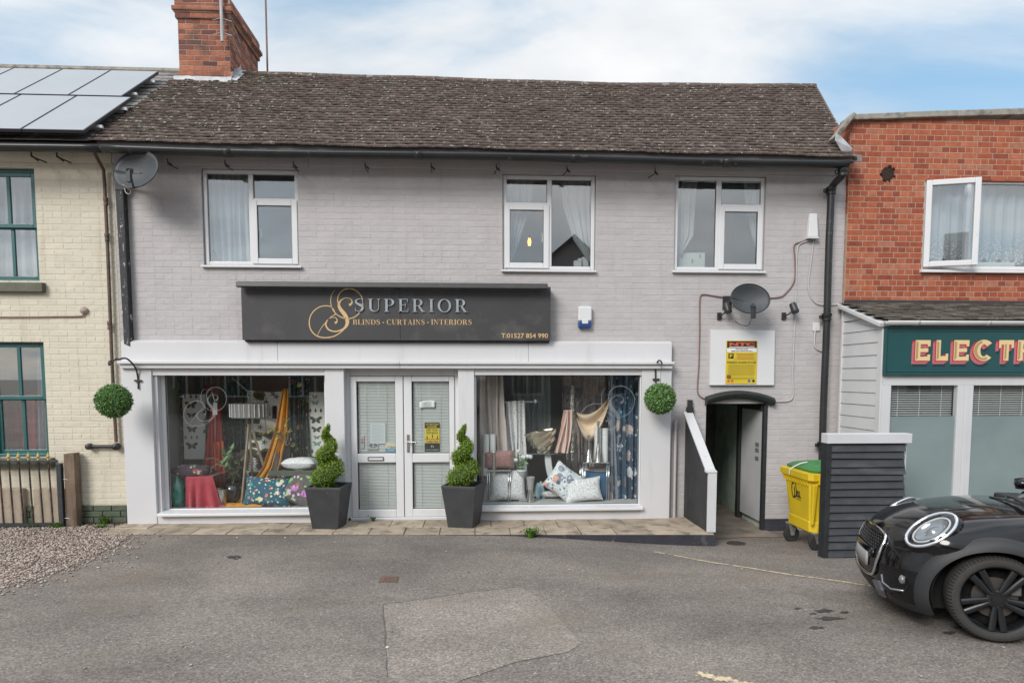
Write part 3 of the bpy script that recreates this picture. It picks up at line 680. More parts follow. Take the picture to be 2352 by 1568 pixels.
px_curtain([(1160, 384), (1163, 470), (1164, 560), (1163, 605)], [(1232, 384), (1222, 470), (1195, 550), (1172, 600)], 0.20, 4, 0.025, VOILE, 'white curtain on the lamp bulb side of the middle upstairs window', 'upstairs curtains')
px_curtain([(1284, 384), (1292, 470), (1318, 550), (1352, 600)], [(1358, 384), (1359, 470), (1360, 560), (1360, 605)], 0.20, 4, 0.025, VOILE, 'white curtain swept to the boiler-box side of the middle upstairs window', 'upstairs curtains')
px_curtain([(1556, 388), (1557, 470), (1558, 540), (1558, 590)], [(1606, 388), (1598, 470), (1592, 540), (1562, 585)], 0.20, 3, 0.025, VOILE, 'white curtain above the white box in the upstairs window by the downpipe', 'upstairs curtains')
px_curtain([(1705, 388), (1712, 470), (1728, 540), (1748, 590)], [(1750, 388), (1751, 470), (1752, 540), (1754, 600)], 0.20, 3, 0.025, VOILE, 'thin white curtain behind the opening casement by the downpipe', 'upstairs curtains')
bulb = thing('pendant_bulb', 'glowing orange filament bulb hanging inside the middle upstairs window', 'light bulb', tuple(at(1216, 563, 0.8)))
p = at(1216, 556, 0.8); GLOW = bpy.data.materials.new('filament_glow'); GLOW.use_nodes = True
b_ = GLOW.node_tree.nodes['Principled BSDF']; b_.inputs['Emission Color'].default_value = (1, 0.30, 0.04, 1); b_.inputs['Emission Strength'].default_value = 5; b_.inputs['Base Color'].default_value = (0.6, 0.25, 0.06, 1)
MB().lathe([(0, -0.055), (0.018, -0.05), (0.025, 0), (0.02, 0.04), (0.012, 0.055)], p, 10).build('glass_envelope', GLOW, bulb, smooth=True)
m = MB(); m.lathe([(0.013, 0.056), (0.014, 0.10), (0.004, 0.11)], p, 8); m.tube([p + (0, 0, 0.1), (p[0], p[1], WIN[1][3] + 0.10)], 0.004, 5); m.build('flex', BLACKP, bulb)
PAPER = M('white_card', (0.78, 0.79, 0.76), 0.7); PAPER2 = M('pale_green_card', (0.66, 0.70, 0.62), 0.6)
bx = thing('cardboard_box', 'flat white box standing on the sill of the upstairs window by the downpipe', 'box', tuple(at(1588, 614, 0.24)))
a, b = at(1560, 580, 0.24), at(1619, 614, 0.24); MB().box(a[0], b[0], 0.24, 0.30, b[2], a[2]).build('carton', PAPER2, bx, bevel=0.004)
m = MB()
for x, y in ((1566, 588), (1608, 588), (1590, 600)): q = at(x, y, 0.238); m.box(q[0] - 0.012, q[0] + 0.012, 0.2355, 0.2385, q[2] - 0.03, q[2] + 0.03)
m.build('print', M('grey_print', (0.25, 0.3, 0.28), 0.7), bx)
bk = thing('book_stack', 'small white books and cards stacked in the corner of the middle upstairs window', 'books', tuple(at(1328, 612, 0.22)))
for (x0, y0, x1, y1, Y) in ((1319, 598, 1336, 612, 0.20), (1328, 593, 1338, 598, 0.22), (1338, 590, 1352, 612, 0.23)):
    a, b = at(x0, y0, Y), at(x1, y1, Y); MB().box(a[0], b[0], Y, Y + 0.09, b[2], a[2]).build('book', PAPER, bk, bevel=0.003)
hd = thing('folded_flag', 'crumpled red and white cloth on the sill of the leftmost upstairs window', 'cloth', tuple(at(497, 606, 0.16)))
m = MB(); m.add([at(489, 574, .16), at(494, 578, .15), at(503, 596, .145), at(511, 606, .15), at(489, 606, .16), at(500, 606, .13)], [(0, 1, 2, 4), (2, 3, 5, 4)]); m.build('cloth', M('red_cloth', (0.45, 0.05, 0.05), 0.8), hd, solid=0.006)

# ------------------------------------------------------------------ the white shopfront
Yp = -0.10
def PXr(x0, x1, y0, y1, Y): return px_rect(x0, x1, y0, y1, Y)
zb = -0.03; z_led = AZ(900, 846, Yp)
for (a, b) in ((284, 353), (748.5, 792), (1053, 1089.5), (1473, 1540.5)):
    xa, xb = AX(a, 1000, Yp), AX(b, 1000, Yp)
    m = MB(); m.box(xa, xb, Yp, 0.10, zb + (0.02 if a > 1400 else 0), z_led); 
    m.build('pilaster', WHITEP, shop, bevel=0.005)
xl, xr = AX(277, 800, Yp), AX(1544, 800, Yp)
zt, zl = AZ(900, 787, Yp), AZ(900, 831, Yp)
m = MB(); xc = [xl, AX(637, 800, Yp), AX(1214, 800, Yp), xr]
for a, b in zip(xc, xc[1:]): m.box(a + 0.0015, b - 0.0015, Yp + 0.005, -0.002, zl + 0.002, zt)
m.hexa([(xl, Yp + 0.005, zt + 0.001), (xr, Yp + 0.005, zt + 0.001), (xr, -0.004, zt + 0.001), (xl, -0.004, zt + 0.001), (xl, -0.03, zt + 0.03), (xr, -0.03, zt + 0.03), (xr, -0.004, zt + 0.03), (xl, -0.004, zt + 0.03)])
m.build('fascia', WHITEP, shop, bevel=0.004)
m = MB(); xa, xb = AX(268, 832, -0.18), AX(1550, 832, -0.18); xm = AX(918, 832, -.18)
for a, b in ((xa, xm), (xm, xb)):
    m.box(a + .001, b - .001, -0.185, -0.003, AZ(900, 836, -.185), AZ(900, 829.5, -.185)); m.box(a + (.02 if a == xa else .001), b - (.02 if b == xb else .001), -0.15, -0.003, AZ(900, 846, -.15), AZ(900, 836, -.185) - .001)
m.build('ledge', WHITEP, shop, bevel=0.006)
WIND = []
def shop_window(gx0, gx1, gy0, gy1, Yg, jl, jr):
    x0, x1, z0, z1 = PXr(gx0, gx1, gy0, gy1, Yg)
    wl, wr = jl, jr
    m = MB(); fw = 0.05
    m.box(x0 - fw, x0, Yg - 0.04, Yg + 0.04, z0 - fw, z_led - .01); m.box(x1, x1 + fw, Yg - 0.04, Yg + 0.04, z0 - fw, z_led - .01)
    m.box(x0, x1, Yg - 0.04, Yg + 0.04, z0 - fw, z0); m.box(x0, x1, Yg - 0.04, Yg + 0.04, z1, z1 + fw)
    m.box(x0 - fw - 0.3 if jl is None else jl, x1 + fw + .02, Yp + 0.02, Yg - 0.041, z1 + 0.0, z_led - 0.002)
    win = m.build('shop_window', UPVC, shop, bevel=0.006)
    MB().box(x0, x1, Yg, Yg + 0.008, z0, z1).build('pane', SHOPGL, win)
    gasket(x0 - .002, x1 + .002, z0 - .002, z1 + .002, Yg - 0.012, win)
    return win, (x0, x1, z0, z1)
YG = 0.08
# left window: jambs and stall riser
winL, GL = shop_window(386, 748.5, 862, 1165, YG, AX(353, 1000, Yp), None)
winR, GR = shop_window(1094.6, 1466.7, 861.4, 1156.8, 0.0, AX(1089.5, 1000, Yp), None)
for (a, b, win, Gx, Yg, ya) in ((353, 748.5, winL, GL, YG, 1170), (1089.5, 1473, winR, GR, 0.0, 1161)):
    xa, xb = AX(a, 1100, Yp), AX(b, 1100, Yp); zs = Gx[2] - 0.02
    MB().box(xa + .001, xb - .001, Yp + 0.012, 0.10, zb, zs - 0.03).build('stall_riser', WHITEP, shop, bevel=0.004)
    sx0 = AX(a + 6, 1170, -0.17); sx1 = AX(b, 1170, -0.17) + (0.03 if a > 1000 else 0)
    m = MB(); m.hexa([(sx0, -0.165, zs - 0.045), (sx1, -0.165, zs - 0.045), (sx1, Yg - .041, zs - 0.029), (sx0, Yg - .041, zs - 0.029), (sx0, -0.165, zs - 0.008), (sx1, -0.165, zs - 0.008), (sx1, Yg - .041, zs + 0.01), (sx0, Yg - .041, zs + 0.01)])
    m.build('sill', UPVC, win, bevel=0.006)
xa = AX(353, 1000, Yp); m = MB(); m.box(xa + .001, GL[0] - 0.05, Yp + 0.05, YG + 0.04, GL[2] - 0.05, z_led - 0.004); m.build('jamb', WHITEP, shop, bevel=0.004)
# doors
Yd = 0.06
dx0, dx1, dz0, dz1 = PXr(794.6, 1052.7, 850.7, 1188, Yd)
m = MB(); fl = AX(806.5, 1000, Yd); fr = AX(1045, 1000, Yd); ft = AZ(920, 863, Yd)
m.box(dx0 - .03, fl, Yd - 0.01, Yd + 0.06, dz0, dz1 + .06); m.box(fr, dx1 + .05, Yd - 0.01, Yd + 0.06, dz0, dz1 + .06); m.box(fl, fr, Yd - 0.01, Yd + 0.06, ft, dz1 + .06)
m.box(fl - .02, fr + .02, Yd - 0.05, Yd + 0.06, dz0 - 0.03, dz0 + 0.012)
m.build('door_frame', UPVC, shop, bevel=0.008)
MB().box(dx0 - 0.02, dx1 + 0.03, -0.05, 0.3, -0.09, dz0 - 0.032).build('threshold', M('threshold_brick', (0.20, 0.145, 0.075), 0.9, nz=(8, 0.4), stain=((0.06, 0.06, 0.05), 5, .45, .6), bump=(20, 0.01)), shop)
DOORS = []
for (l, r, gl, gr, side) in ((807, 927.5, 821.5, 909.5, 'l'), (929, 1044.6, 947.5, 1032.6, 'r')):
    x0, x1 = AX(l, 1020, Yd), AX(r, 1020, Yd); z0, z1 = dz0 + 0.014, ft - 0.004; g0_, g1_ = AX(gl, 1020, Yd), AX(gr, 1020, Yd)
    za, zb_, zc, zd = AZ(900, 1041, Yd), AZ(900, 876, Yd), AZ(900, 1168, Yd), AZ(900, 1061.5, Yd)
    m = MB(); y0, y1 = Yd - 0.03, Yd + 0.035
    m.box(x0, g0_, y0, y1, z0, z1); m.box(g1_, x1, y0, y1, z0, z1); m.box(g0_, g1_, y0, y1, z0, zc); m.box(g0_, g1_, y0 + .001, y1, zd, za); m.box(g0_, g1_, y0, y1, zb_, z1)
    leaf = m.build('door_leaf', UPVC, shop, bevel=0.010); DOORS.append((leaf, g0_, g1_, za, zb_, zc, zd))
    for (a, b) in ((za, zb_), (zc, zd)):
        MB().box(g0_, g1_, Yd + 0.0, Yd + 0.006, a, b).build('pane', SHOPGL, leaf); gasket(g0_ - .002, g1_ + .002, a - .002, b + .002, Yd - 0.01, leaf)
    if side == 'l':
        a = at(845, 1049, Yd - .035); b = at(881, 1057, Yd - .035); q = MB(); frame_ring(q, a[0], b[0], b[2], a[2], Yd - 0.045, Yd - 0.03, 0.008, 1); q.box(a[0] + .008, b[0] - .008, Yd - 0.04, Yd - .03, b[2] + .008, a[2] - .008); q.build('letterbox', [UPVC, BLACKP], leaf)
    else:
        c = at(937.5, 1018, Yd - .04); q = MB(); q.box(c[0] - .016, c[0] + .016, Yd - 0.042, Yd - 0.029, c[2] - .12, c[2] + .12); q.tube([(c[0], Yd - .04, c[2] + .025), (c[0], Yd - .085, c[2] + .025), (c[0] + .02, Yd - .09, c[2] + .025), (c[0] + .13, Yd - .085, c[2] + .02)], 0.009, 8); q.tube([(c[0], Yd - .044, c[2] - .07), (c[0], Yd - .05, c[2] - .07)], 0.012, 8); q.build('handle', SILVER, leaf, smooth=True, autosm=40)
# ------------------------------------------------------------------ lettering
def text_geo(s, size=1.0, bold=0.0, spacing=1.0):
    cu = bpy.data.curves.new('t', 'FONT'); cu.body = s; cu.size = size; cu.offset = bold; cu.resolution_u = 3; cu.space_character = spacing; cu.fill_mode = 'FRONT'
    o = bpy.data.objects.new('t', cu); col.objects.link(o); dg = bpy.context.evaluated_depsgraph_get()
    me = bpy.data.meshes.new_from_object(o.evaluated_get(dg)); v = np.array([tuple(x.co) for x in me.vertices]); f = [tuple(p.vertices) for p in me.polygons]
    bpy.data.objects.remove(o); bpy.data.curves.remove(cu); bpy.data.meshes.remove(me); return v, f
def text_box(mb, s, x0, x1, z0, z1, fr, m=0, bold=0.0, y=0.0):
    """fit the caps of s into the rectangle; fr(a, b, y) -> world"""
    v, f = text_geo(s, 1.0, bold); mn, mx = v.min(0), v.max(0)
    sx = (x1 - x0) / (mx[0] - mn[0]); sz = (z1 - z0) / (mx[1] - mn[1])
    mb.add([fr(x0 + (p[0] - mn[0]) * sx, z0 + (p[1] - mn[1]) * sz, y) for p in v], f, m)
def arcstrip(cx, cy, rx, ry, a0, a1, th, tv, n=18):
    """ring piece, stroke th thick where it runs upright and tv thick where it runs level"""
    P = []
    for k in range(n + 1):
        a = R(a0 + (a1 - a0) * k / n); c, s = math.cos(a), math.sin(a)
        P.append(((cx + rx * c, cy + ry * s), (cx + (rx - th) * c, cy + (ry - tv) * s)))
    return [[P[k][0], P[k + 1][0], P[k + 1][1], P[k][1]] for k in range(n)]
def rc(x0, y0, x1, y1): return [[(x0, y0), (x1, y0), (x1, y1), (x0, y1)]]
TK, TN, SF, SE = 0.155, 0.045, 0.045, 0.085       # thick, thin, serif height, serif reach
def stem(x, y0=0, y1=1, t=TK, top=True, bot=True):
    p = rc(x, y0, x + t, y1)
    if top: p += rc(x - SE, y1 - SF, x + t + SE, y1)
    if bot: p += rc(x - SE, y0, x + t + SE, y0 + SF)
    return p
def slant(x0, y0, x1, y1, t): return [[(x0, y0), (x0 + t, y0), (x1 + t, y1), (x1, y1)]]
def serif_letter(c):
    if c == 'I': return stem(SE), TK + 2 * SE
    if c in 'EL':
        p = stem(SE, top=True, bot=True); w = 0.66 if c == 'E' else 0.64
        p += rc(SE, 0, w, TN) + [[(w - 0.05, TN), (w, TN), (w + 0.02, 0.27), (w - 0.015, 0.27)]]
        if c == 'E':
            p += rc(SE, 1 - TN, w - 0.03, 1) + [[(w - 0.08, 1 - TN), (w - 0.03, 1 - TN), (w - 0.02, 0.75), (w - 0.05, 0.75)]] + rc(SE + TK, 0.5, 0.48, 0.5 + TN) + rc(0.46, 0.38, 0.495, 0.66)
        return p, w + 0.02
    if c in 'PRB':
        p = stem(SE); x = SE + TK; r = 0.30
        p += rc(x, 1 - TN, 0.40, 1) + rc(x, 0.46, 0.40, 0.46 + TN) + arcstrip(0.40, 0.73, 0.27, 0.27, -90, 90, TK, TN, 12); w = 0.68
        if c == 'R': p += [[(0.36, 0.46), (0.50, 0.47), (0.76, 0.04), (0.60, 0.02)]] + rc(0.60, 0, 0.84, SF); w = 0.84
        if c == 'B': p += rc(x, 0, 0.42, TN) + arcstrip(0.42, 0.24, 0.30, 0.25, -90, 90, TK, TN, 12); w = 0.73
        return p, w
    if c == 'U':
        p = stem(SE, 0.3, 1, bot=False) + rc(0.68, 0.3, 0.68 + TN, 1) + rc(0.60, 1 - SF, 0.80, 1) + arcstrip(SE + 0.32, 0.32, 0.32, 0.33, 180, 360, 0, 0, 14)
        a = []
        for k in range(14):
            t0, t1 = math.pi + math.pi * k / 14, math.pi + math.pi * (k + 1) / 14
            f = lambda t: (SE + 0.32 + 0.32 * math.cos(t), 0.32 + 0.33 * math.sin(t)); 
            gi = lambda t: (SE + 0.32 + (0.055 if 1 else 0) + (0.32 - 0.10) * math.cos(t), 0.32 + 0.27 * math.sin(t))
            a.append([f(t0), f(t1), gi(t1), gi(t0)])
        return stem(SE, 0.3, 1, bot=False) + rc(0.68, 0.3, 0.68 + TN, 1) + rc(0.60, 1 - SF, 0.80, 1) + a, 0.80
    if c == 'O': return arcstrip(0.45, 0.5, 0.45, 0.52, 0, 360, TK, TN, 32), 0.90
    if c == 'D': return stem(SE) + rc(SE, 0, 0.40, TN) + rc(SE, 1 - TN, 0.40, 1) + arcstrip(0.40, 0.5, 0.42, 0.5, -90, 90, TK, TN, 18), 0.82
    if c == 'C': return arcstrip(0.45, 0.5, 0.45, 0.52, 50, 310, TK, TN, 24) + [[(0.70, 0.86), (0.745, 0.92), (0.76, 0.68), (0.725, 0.68)]] + [[(0.72, 0.10), (0.74, 0.06), (0.80, 0.22), (0.77, 0.24)]], 0.80
    if c == 'T': return stem(0.30, top=False) + rc(0.02, 1 - TN, 0.74, 1) + rc(0.02, 0.74, 0.055, 1) + rc(0.705, 0.74, 0.74, 1), 0.76
    if c == 'N': return rc(0.10, 0, 0.10 + TN, 1) + rc(0, 0, 0.25, SF) + rc(0.68, 0, 0.68 + TN, 1) + rc(0.58, 1 - SF, 0.84, 1) + rc(0, 1 - SF, 0.2, 1) + [[(0.06, 1), (0.24, 1), (0.72, 0), (0.66, 0)]], 0.84
    if c == 'A': return [[(0.08, 0), (0.13, 0), (0.40, 1), (0.36, 1)]] + [[(0.58, 0), (0.75, 0), (0.44, 1), (0.36, 1)]] + rc(0, 0, 0.24, SF) + rc(0.5, 0, 0.84, SF) + rc(0.2, 0.32, 0.60, 0.32 + TN), 0.84
    if c == 'S':
        P = []; ctr = [(0.56, 0.76), (0.53, 0.90), (0.40, 0.975), (0.24, 0.96), (0.12, 0.86), (0.12, 0.72), (0.24, 0.60), (0.40, 0.50), (0.53, 0.38), (0.54, 0.22), (0.44, 0.07), (0.28, 0.02), (0.13, 0.08), (0.06, 0.24)]
        wd = [0.03, 0.035, 0.045, 0.06, 0.10, 0.13, 0.16, 0.17, 0.15, 0.12, 0.08, 0.05, 0.04, 0.03]
        return ribbon2(ctr, wd) + rc(0.535, 0.70, 0.575, 0.98) + rc(0.04, 0.02, 0.08, 0.32), 0.64
    if c == '.': return arcstrip(0.1, 0.42, 0.1, 0.1, 0, 360, 0.1, 0.1, 10), 0.2
    return [], 0.35
def catmull(pts, n=6):
    P = [np.array(p, float) for p in pts]; P = [2 * P[0] - P[1]] + P + [2 * P[-1] - P[-2]]; o = []
    for i in range(1, len(P) - 2):
        for k in range(n):
            t = k / n; a, b, c, d = P[i - 1:i + 3]; o.append(0.5 * (2 * b + (c - a) * t + (2 * a - 5 * b + 4 * c - d) * t * t + (3 * b - a - 3 * c + d) * t ** 3))
    o.append(P[-2]); return o
def ribbon2(pts, wd, n=4):
    q = catmull([(p[0], p[1], w_) for p, w_ in zip(pts, wd)], n); L_, Rr = [], []
    for i in range(len(q)):
        d = q[min(i + 1, len(q) - 1)][:2] - q[max(i - 1, 0)][:2]; d = d / (np.linalg.norm(d) + 1e-9); nrm = np.array((-d[1], d[0])) * q[i][2] / 2
        L_.append(tuple(q[i][:2] + nrm)); Rr.append(tuple(q[i][:2] - nrm))
    return [[L_[i], L_[i + 1], Rr[i + 1], Rr[i]] for i in range(len(q) - 1)]
def polys_to(mb, polys, fr, y0, y1, m=0, sharp=0.0002):
    for k, pl in enumerate(polys):
        e = (k % 3) * sharp
        V = [fr(p[0], p[1], y0 + e) for p in pl] + [fr(p[0], p[1], y1) for p in pl]; n = len(pl)
        mb.add(V, [tuple(range(n))] + [(i, i + n, (i + 1) % n + n, (i + 1) % n) for i in range(n)], m)

# ------------------------------------------------------------------ the shop sign
SGN = M('sign_charcoal', (0.046, 0.044, 0.045), 0.55, nz=(3, 0.12), stain=((0.10, 0.095, 0.09), 2.2, 0.55, 0.8), bump=(90, 0.001))
GOLD = M('sign_gold', (0.62, 0.42, 0.20), 0.5, nz=(20, 0.06))
STEEL = M('brushed_letters', (0.66, 0.72, 0.75), 0.28, 0.85, nz=(12, 0.2))
YS = -0.185
sx0, sx1 = AX(555, 722, YS), AX(1264.5, 722, YS); sz0, sz1 = AZ(910, 781.5, YS), AZ(910, 656, YS)
sign = thing('shop_sign', 'long charcoal shop sign with gold and silver lettering above the white shopfront', 'shop sign', ((sx0 + sx1) / 2, YS / 2, sz0))
m = MB(); xm = AX(919, 720, YS)
m.box(sx0, xm - .001, YS, -0.02, sz0, sz1); m.box(xm + .001, sx1, YS, -0.02, sz0, sz1); m.box(sx0 + .02, sx1 - .01, -0.15, -0.005, sz0 - 0.022, sz0 - .001)
m.build('sign_box', SGN, sign, bevel=0.004)
tz = AZ(900, 655, -0.30); tx0, tx1 = AX(543, 655, -0.30), AX(1258, 655, -0.30)
m = MB(); m.hexa([(tx0, -0.335, tz - .035), (tx1, -0.335, tz - .035), (tx1, -0.26, tz - .042), (tx0, -0.26, tz - .042), (tx0, -0.325, tz + .03), (tx1, -0.325, tz + .03), (tx1, -0.25, tz + .045), (tx0, -0.25, tz + .045)])
for x in np.linspace(tx0 + .15, tx1 - .15, 5): m.bar((x, -0.26, tz), (x, -0.02, sz1 - 0.01), 0.03, 0.02)
m.build('light_trough', M('trough_dark', (0.055, 0.052, 0.052), 0.4, nz=(6, .2)), sign, bevel=0.012, seg=3)
fr = lambda x, z, y: (x, y, z)
def serif_line(mb, s, px0, px1, py0, py1, Y, y0, y1, gap=0.10, m=0):
    xa, xb = AX(px0, (py0 + py1) / 2, Y), AX(px1, (py0 + py1) / 2, Y); za, zb_ = AZ((px0 + px1) / 2, py1, Y), AZ((px0 + px1) / 2, py0, Y)
    G = [serif_letter(c) for c in s]; tot = sum(g[1] for g in G) + gap * (len(G) - 1); sx = (xb - xa) / tot; sz = zb_ - za; x = 0; out = []
    for pl, wd in G:
        mm = mb if mb is not None else MB(); x_ = x
        polys_to(mm, [[(xa + (p[0] + x_) * sx, za + p[1] * sz) for p in q] for q in pl], fr, y0, y1, m); x += wd + gap
        if mb is None and pl: out.append(mm)
    return out
for mm in serif_line(None, 'SUPERIOR', 814.5, 1074, 687, 716.5, YS, YS - 0.020, YS - 0.004, 0.26): mm.build('letter', STEEL, sign)
mb = MB(); serif_line(mb, 'BLINDS', 810.5, 873, 733.5, 745.5, YS, YS - .003, YS - .0005, 0.13); mb.build('lettering', GOLD, sign)
mb = MB(); serif_line(mb, 'CURTAINS', 888.5, 975.5, 733.5, 745.5, YS, YS - .003, YS - .0005, 0.13); mb.build('lettering', GOLD, sign)
mb = MB(); serif_line(mb, 'INTERIORS', 990.5, 1083.5, 733.5, 745.5, YS, YS - .003, YS - .0005, 0.13)
for x in (880.5, 983): serif_line(mb, '.', x - 1.7, x + 1.7, 733, 746, YS, YS - .003, YS - .0005)
mb.build('lettering', GOLD, sign)
mb = MB(); a, b = at(1151.5, 776, YS), at(1258.5, 765.5, YS); text_box(mb, 'T:01527 854 990', a[0], b[0], a[2], b[2], fr, 0, 0.012, YS - .002); mb.build('lettering', GOLD, sign)
EMB_MAIN = [(835, 236), (852, 222), (850, 200), (828, 188), (800, 190), (775, 208), (765, 235), (778, 265), (800, 292), (818, 325), (822, 355), (808, 385), (780, 403), (740, 412), (705, 404), (684, 385), (678, 360), (690, 335), (712, 320), (738, 318), (753, 332), (750, 350), (738, 354)]
EMB_W = [16, 10, 5, 4, 5, 9, 16, 22, 25, 25, 22, 15, 10, 8, 9, 10, 9, 6, 4, 4, 6, 10, 16]
EMB_T1 = [(766, 240), (757, 200), (768, 160), (800, 132), (845, 125), (890, 145), (920, 185), (925, 235), (905, 285), (865, 318), (815, 326), (765, 308), (730, 275), (712, 230), (712, 185), (722, 155), (738, 136)]
EMB_T2 = [(740, 305), (736, 275), (715, 248), (680, 240), (640, 246), (600, 272), (572, 315), (567, 365), (580, 405), (608, 436), (645, 451), (690, 453), (735, 443), (775, 420), (800, 398)]
EMB_T3 = [(622, 436), (645, 392), (672, 358), (700, 325), (735, 300), (748, 298)]
def emblem(fn):
    ps = []
    for pts, wd in ((EMB_MAIN, EMB_W), (EMB_T1, [6] * 12 + [5, 5, 4, 3, 2]), (EMB_T2, [3, 4, 5, 6, 6, 6, 6, 7, 7, 7, 7, 7, 7, 6, 6]), (EMB_T3, [3, 4, 5, 5, 4, 3])): ps += ribbon2([fn(*p) for p in pts], [fn.s * w_ for w_ in wd])
    return ps
def em_sign(x, y): p = at(516.8 + x * .3418, 620.2 + y * .3418, YS); return (p[0], p[2])
em_sign.s = 0.3418 / 168
mb = MB(); polys_to(mb, emblem(em_sign), fr, YS - .0026, YS - .0005, 0, 0.00025); mb.build('emblem', GOLD, sign)

# ------------------------------------------------------------------ dishes, lamps, alarm, cable box
DISHM = M('dish_grey', (0.060, 0.066, 0.072), 0.6, nz=(5, 0.1), stain=((0.10, 0.10, 0.10), 5, 0.6, 0.8)); DDARK = M('dish_dark', (0.03, 0.032, 0.035), 0.45)
def dish(label, c, rx, rz, aim, lnb, mount, extra=None):
    """c centre, aim unit vector the bowl faces, lnb point where the feed head sits"""
    t = thing('satellite_dish', label, 'satellite dish', tuple(mount), group='satellite dishes on the grey wall')
    a = np.array(aim, float); a /= np.linalg.norm(a); x = np.cross(a, (0, 0, 1.0)); x /= np.linalg.norm(x); y = np.cross(x, a)
    m = MB(); rows = []
    for k in range(9):
        q = k / 8; rows.append([tuple(np.array(c) + x * rx * q * math.cos(s) + y * rz * q * math.sin(s) + a * (0.10 * q * q - 0.05)) for s in np.linspace(0, 2 * math.pi, 37)])
    m.grid(rows); bowl = m.build('bowl', DISHM, t, smooth=True, solid=0.006)
    rim = [tuple(np.array(c) + x * rx * math.cos(s) + y * rz * math.sin(s) + a * 0.05) for s in np.linspace(0, 2 * math.pi, 41)]
    MB().tube(rim, 0.008, 6, cap=False).build('rim', DDARK, bowl, smooth=True)
    foot = np.array(c) - y * rz * 0.96 + a * 0.04; l = np.array(lnb)
    m = MB(); m.bar(foot, l, 0.022, 0.032); m.build('feed_arm', DDARK, t, bevel=0.004)
    m = MB(); d = (np.array(c) - l); d /= np.linalg.norm(d); m.tube([l - d * 0.05, l + d * 0.005, l + d * 0.02, l + d * 0.05], [0.028, 0.030, 0.036, 0.036], 12); m.bar(l - d * 0.02, l - d * 0.02 + np.array((0, 0, -0.14)), 0.055, 0.05); m.build('feed_head', DDARK, t, bevel=0.004)
    m = MB(); back = np.array(c) - a * 0.06; m.tube([back, (back + np.array(mount)) / 2 + np.array((0, 0, .02)), mount], 0.02, 8); m.box(mount[0] - .06, mount[0] + .06, mount[1] - .012, mount[1] + .012, mount[2] - .09, mount[2] + .09); m.build('wall_bracket', DDARK, t)
    if extra:
        for pts, mt in extra: MB().tube(catmull(pts, 6), 0.0045, 6).build('cable', mt, t, smooth=True)
    return t
c = at(318, 394, -0.42); lx = at(297, 391, -0.86)
dish('grey satellite dish on the dark timber at the left end of the grey wall', c, 0.335, 0.24, (-0.30, -0.93, 0.20), lx, np.array((AX(275, 410, -.1), -0.10, c[2] - 0.05)), [([at(283, 424, -.6), at(292, 432, -.5), at(300, 438, -.4), at(296, 446, -.3), at(288, 440, -.2), at(286, 425, -.12)], M('white_flex', (0.7, 0.69, 0.66), 0.6))])
c = at(1720, 689, -0.34); lx = at(1730, 705, -0.74)
WIRE = M('dark_flex', (0.02, 0.02, 0.02), 0.5)
dish('grey satellite dish above the white parking notice board', c, 0.265, 0.205, (0.03, -0.96, 0.26), lx, np.array((AX(1670, 690, -.012), -0.012, c[2])), [([lx - (0.02, 0, .12), at(1724, 738, -.3), at(1716, 748, -.2), at(1700, 745, -.05), at(1688, 737, -.02)], WIRE)])
def spot(label, px, py, dirx):
    p = at(px, py, -0.012); t = thing('spotlight', label, 'spotlight', tuple(p), group='black spotlights over the notice board')
    m = MB(); m.box(p[0] - .03, p[0] + .03, -0.028, -0.003, p[2] - .05, p[2] + .05); m.tube([p + (0, -.02, 0), p + (dirx * .05, -0.07, 0.02), p + (dirx * .10, -.10, .06)], 0.012, 6); m.build('arm', BLACKP, t, bevel=0.006)
    q = p + np.array((dirx * .10 + .01, -.12, .10)); m = MB(); d = np.array((dirx * .15, -0.5, -0.85)); d /= np.linalg.norm(d)
    m.tube([q - d * .075, q - d * .065, q + d * .065, q + d * .07], [0.03, 0.046, 0.050, 0.046], 14); m.build('lamp_head', BLACKP, t, smooth=True, autosm=40)
spot('black cylinder spotlight left of the dish over the notice board', 1652, 726, 0.55)
spot('black cylinder spotlight right of the dish, under the cable box', 1800, 726, 0.75)
al = thing('alarm_box', 'white burglar alarm box with a blue base right of the shop sign', 'alarm box', tuple(at(1344, 752, -.03)))
a, b = at(1328.5, 752, -.09), at(1360, 703, -.09); zm = AZ(1344, 737, -.09)
MB().box(a[0], b[0], -0.085, -0.004, zm, b[2]).build('cover', UPVC, al, bevel=0.02, seg=3); MB().box(a[0] + .004, b[0] - .004, -0.08, -0.004, a[2], zm - .001).build('lens', M('blue_lens', (0.02, 0.06, 0.22), 0.3), al, bevel=0.015)
MB().box(a[0] + .05, b[0] - .05, -0.088, -0.08, zm - .035, zm + .025).build('label_plate', UPVC, al, bevel=0.006)
jb = thing('cable_box', 'tall white telephone cable box high on the wall by the downpipe', 'junction box', tuple(at(1867, 547, -.02)))
a, b = at(1854, 545, -.05), at(1879, 491, -.05); q = 0.02
MB().hexa([(a[0], -.085, a[2]), (b[0], -.085, a[2]), (b[0], -.004, a[2]), (a[0], -.004, a[2]), (a[0] + q, -.07, b[2]), (b[0] - q, -.07, b[2]), (b[0] - q, -.004, b[2]), (a[0] + q, -.004, b[2])]).build('cover', UPVC, jb, bevel=0.01)
MB().box(a[0] - .006, b[0] + .006, -.09, -.003, a[2] - .02, a[2] - .001).build('base', UPVC, jb, bevel=0.004)
BROWN = M('brown_cable', (0.22, 0.12, 0.10), 0.7); WCAB = M('painted_cable', (0.52, 0.49, 0.49), 0.6)
def cable(label, px, r, mat, Y=-0.016):
    P = catmull([at(x, y, Y) for x, y in px], 5); t = MB().tube(P, r, 6).build('wall_cable', mat, smooth=True); return tag(t, label, 'cable', 'cables clipped to the grey wall')
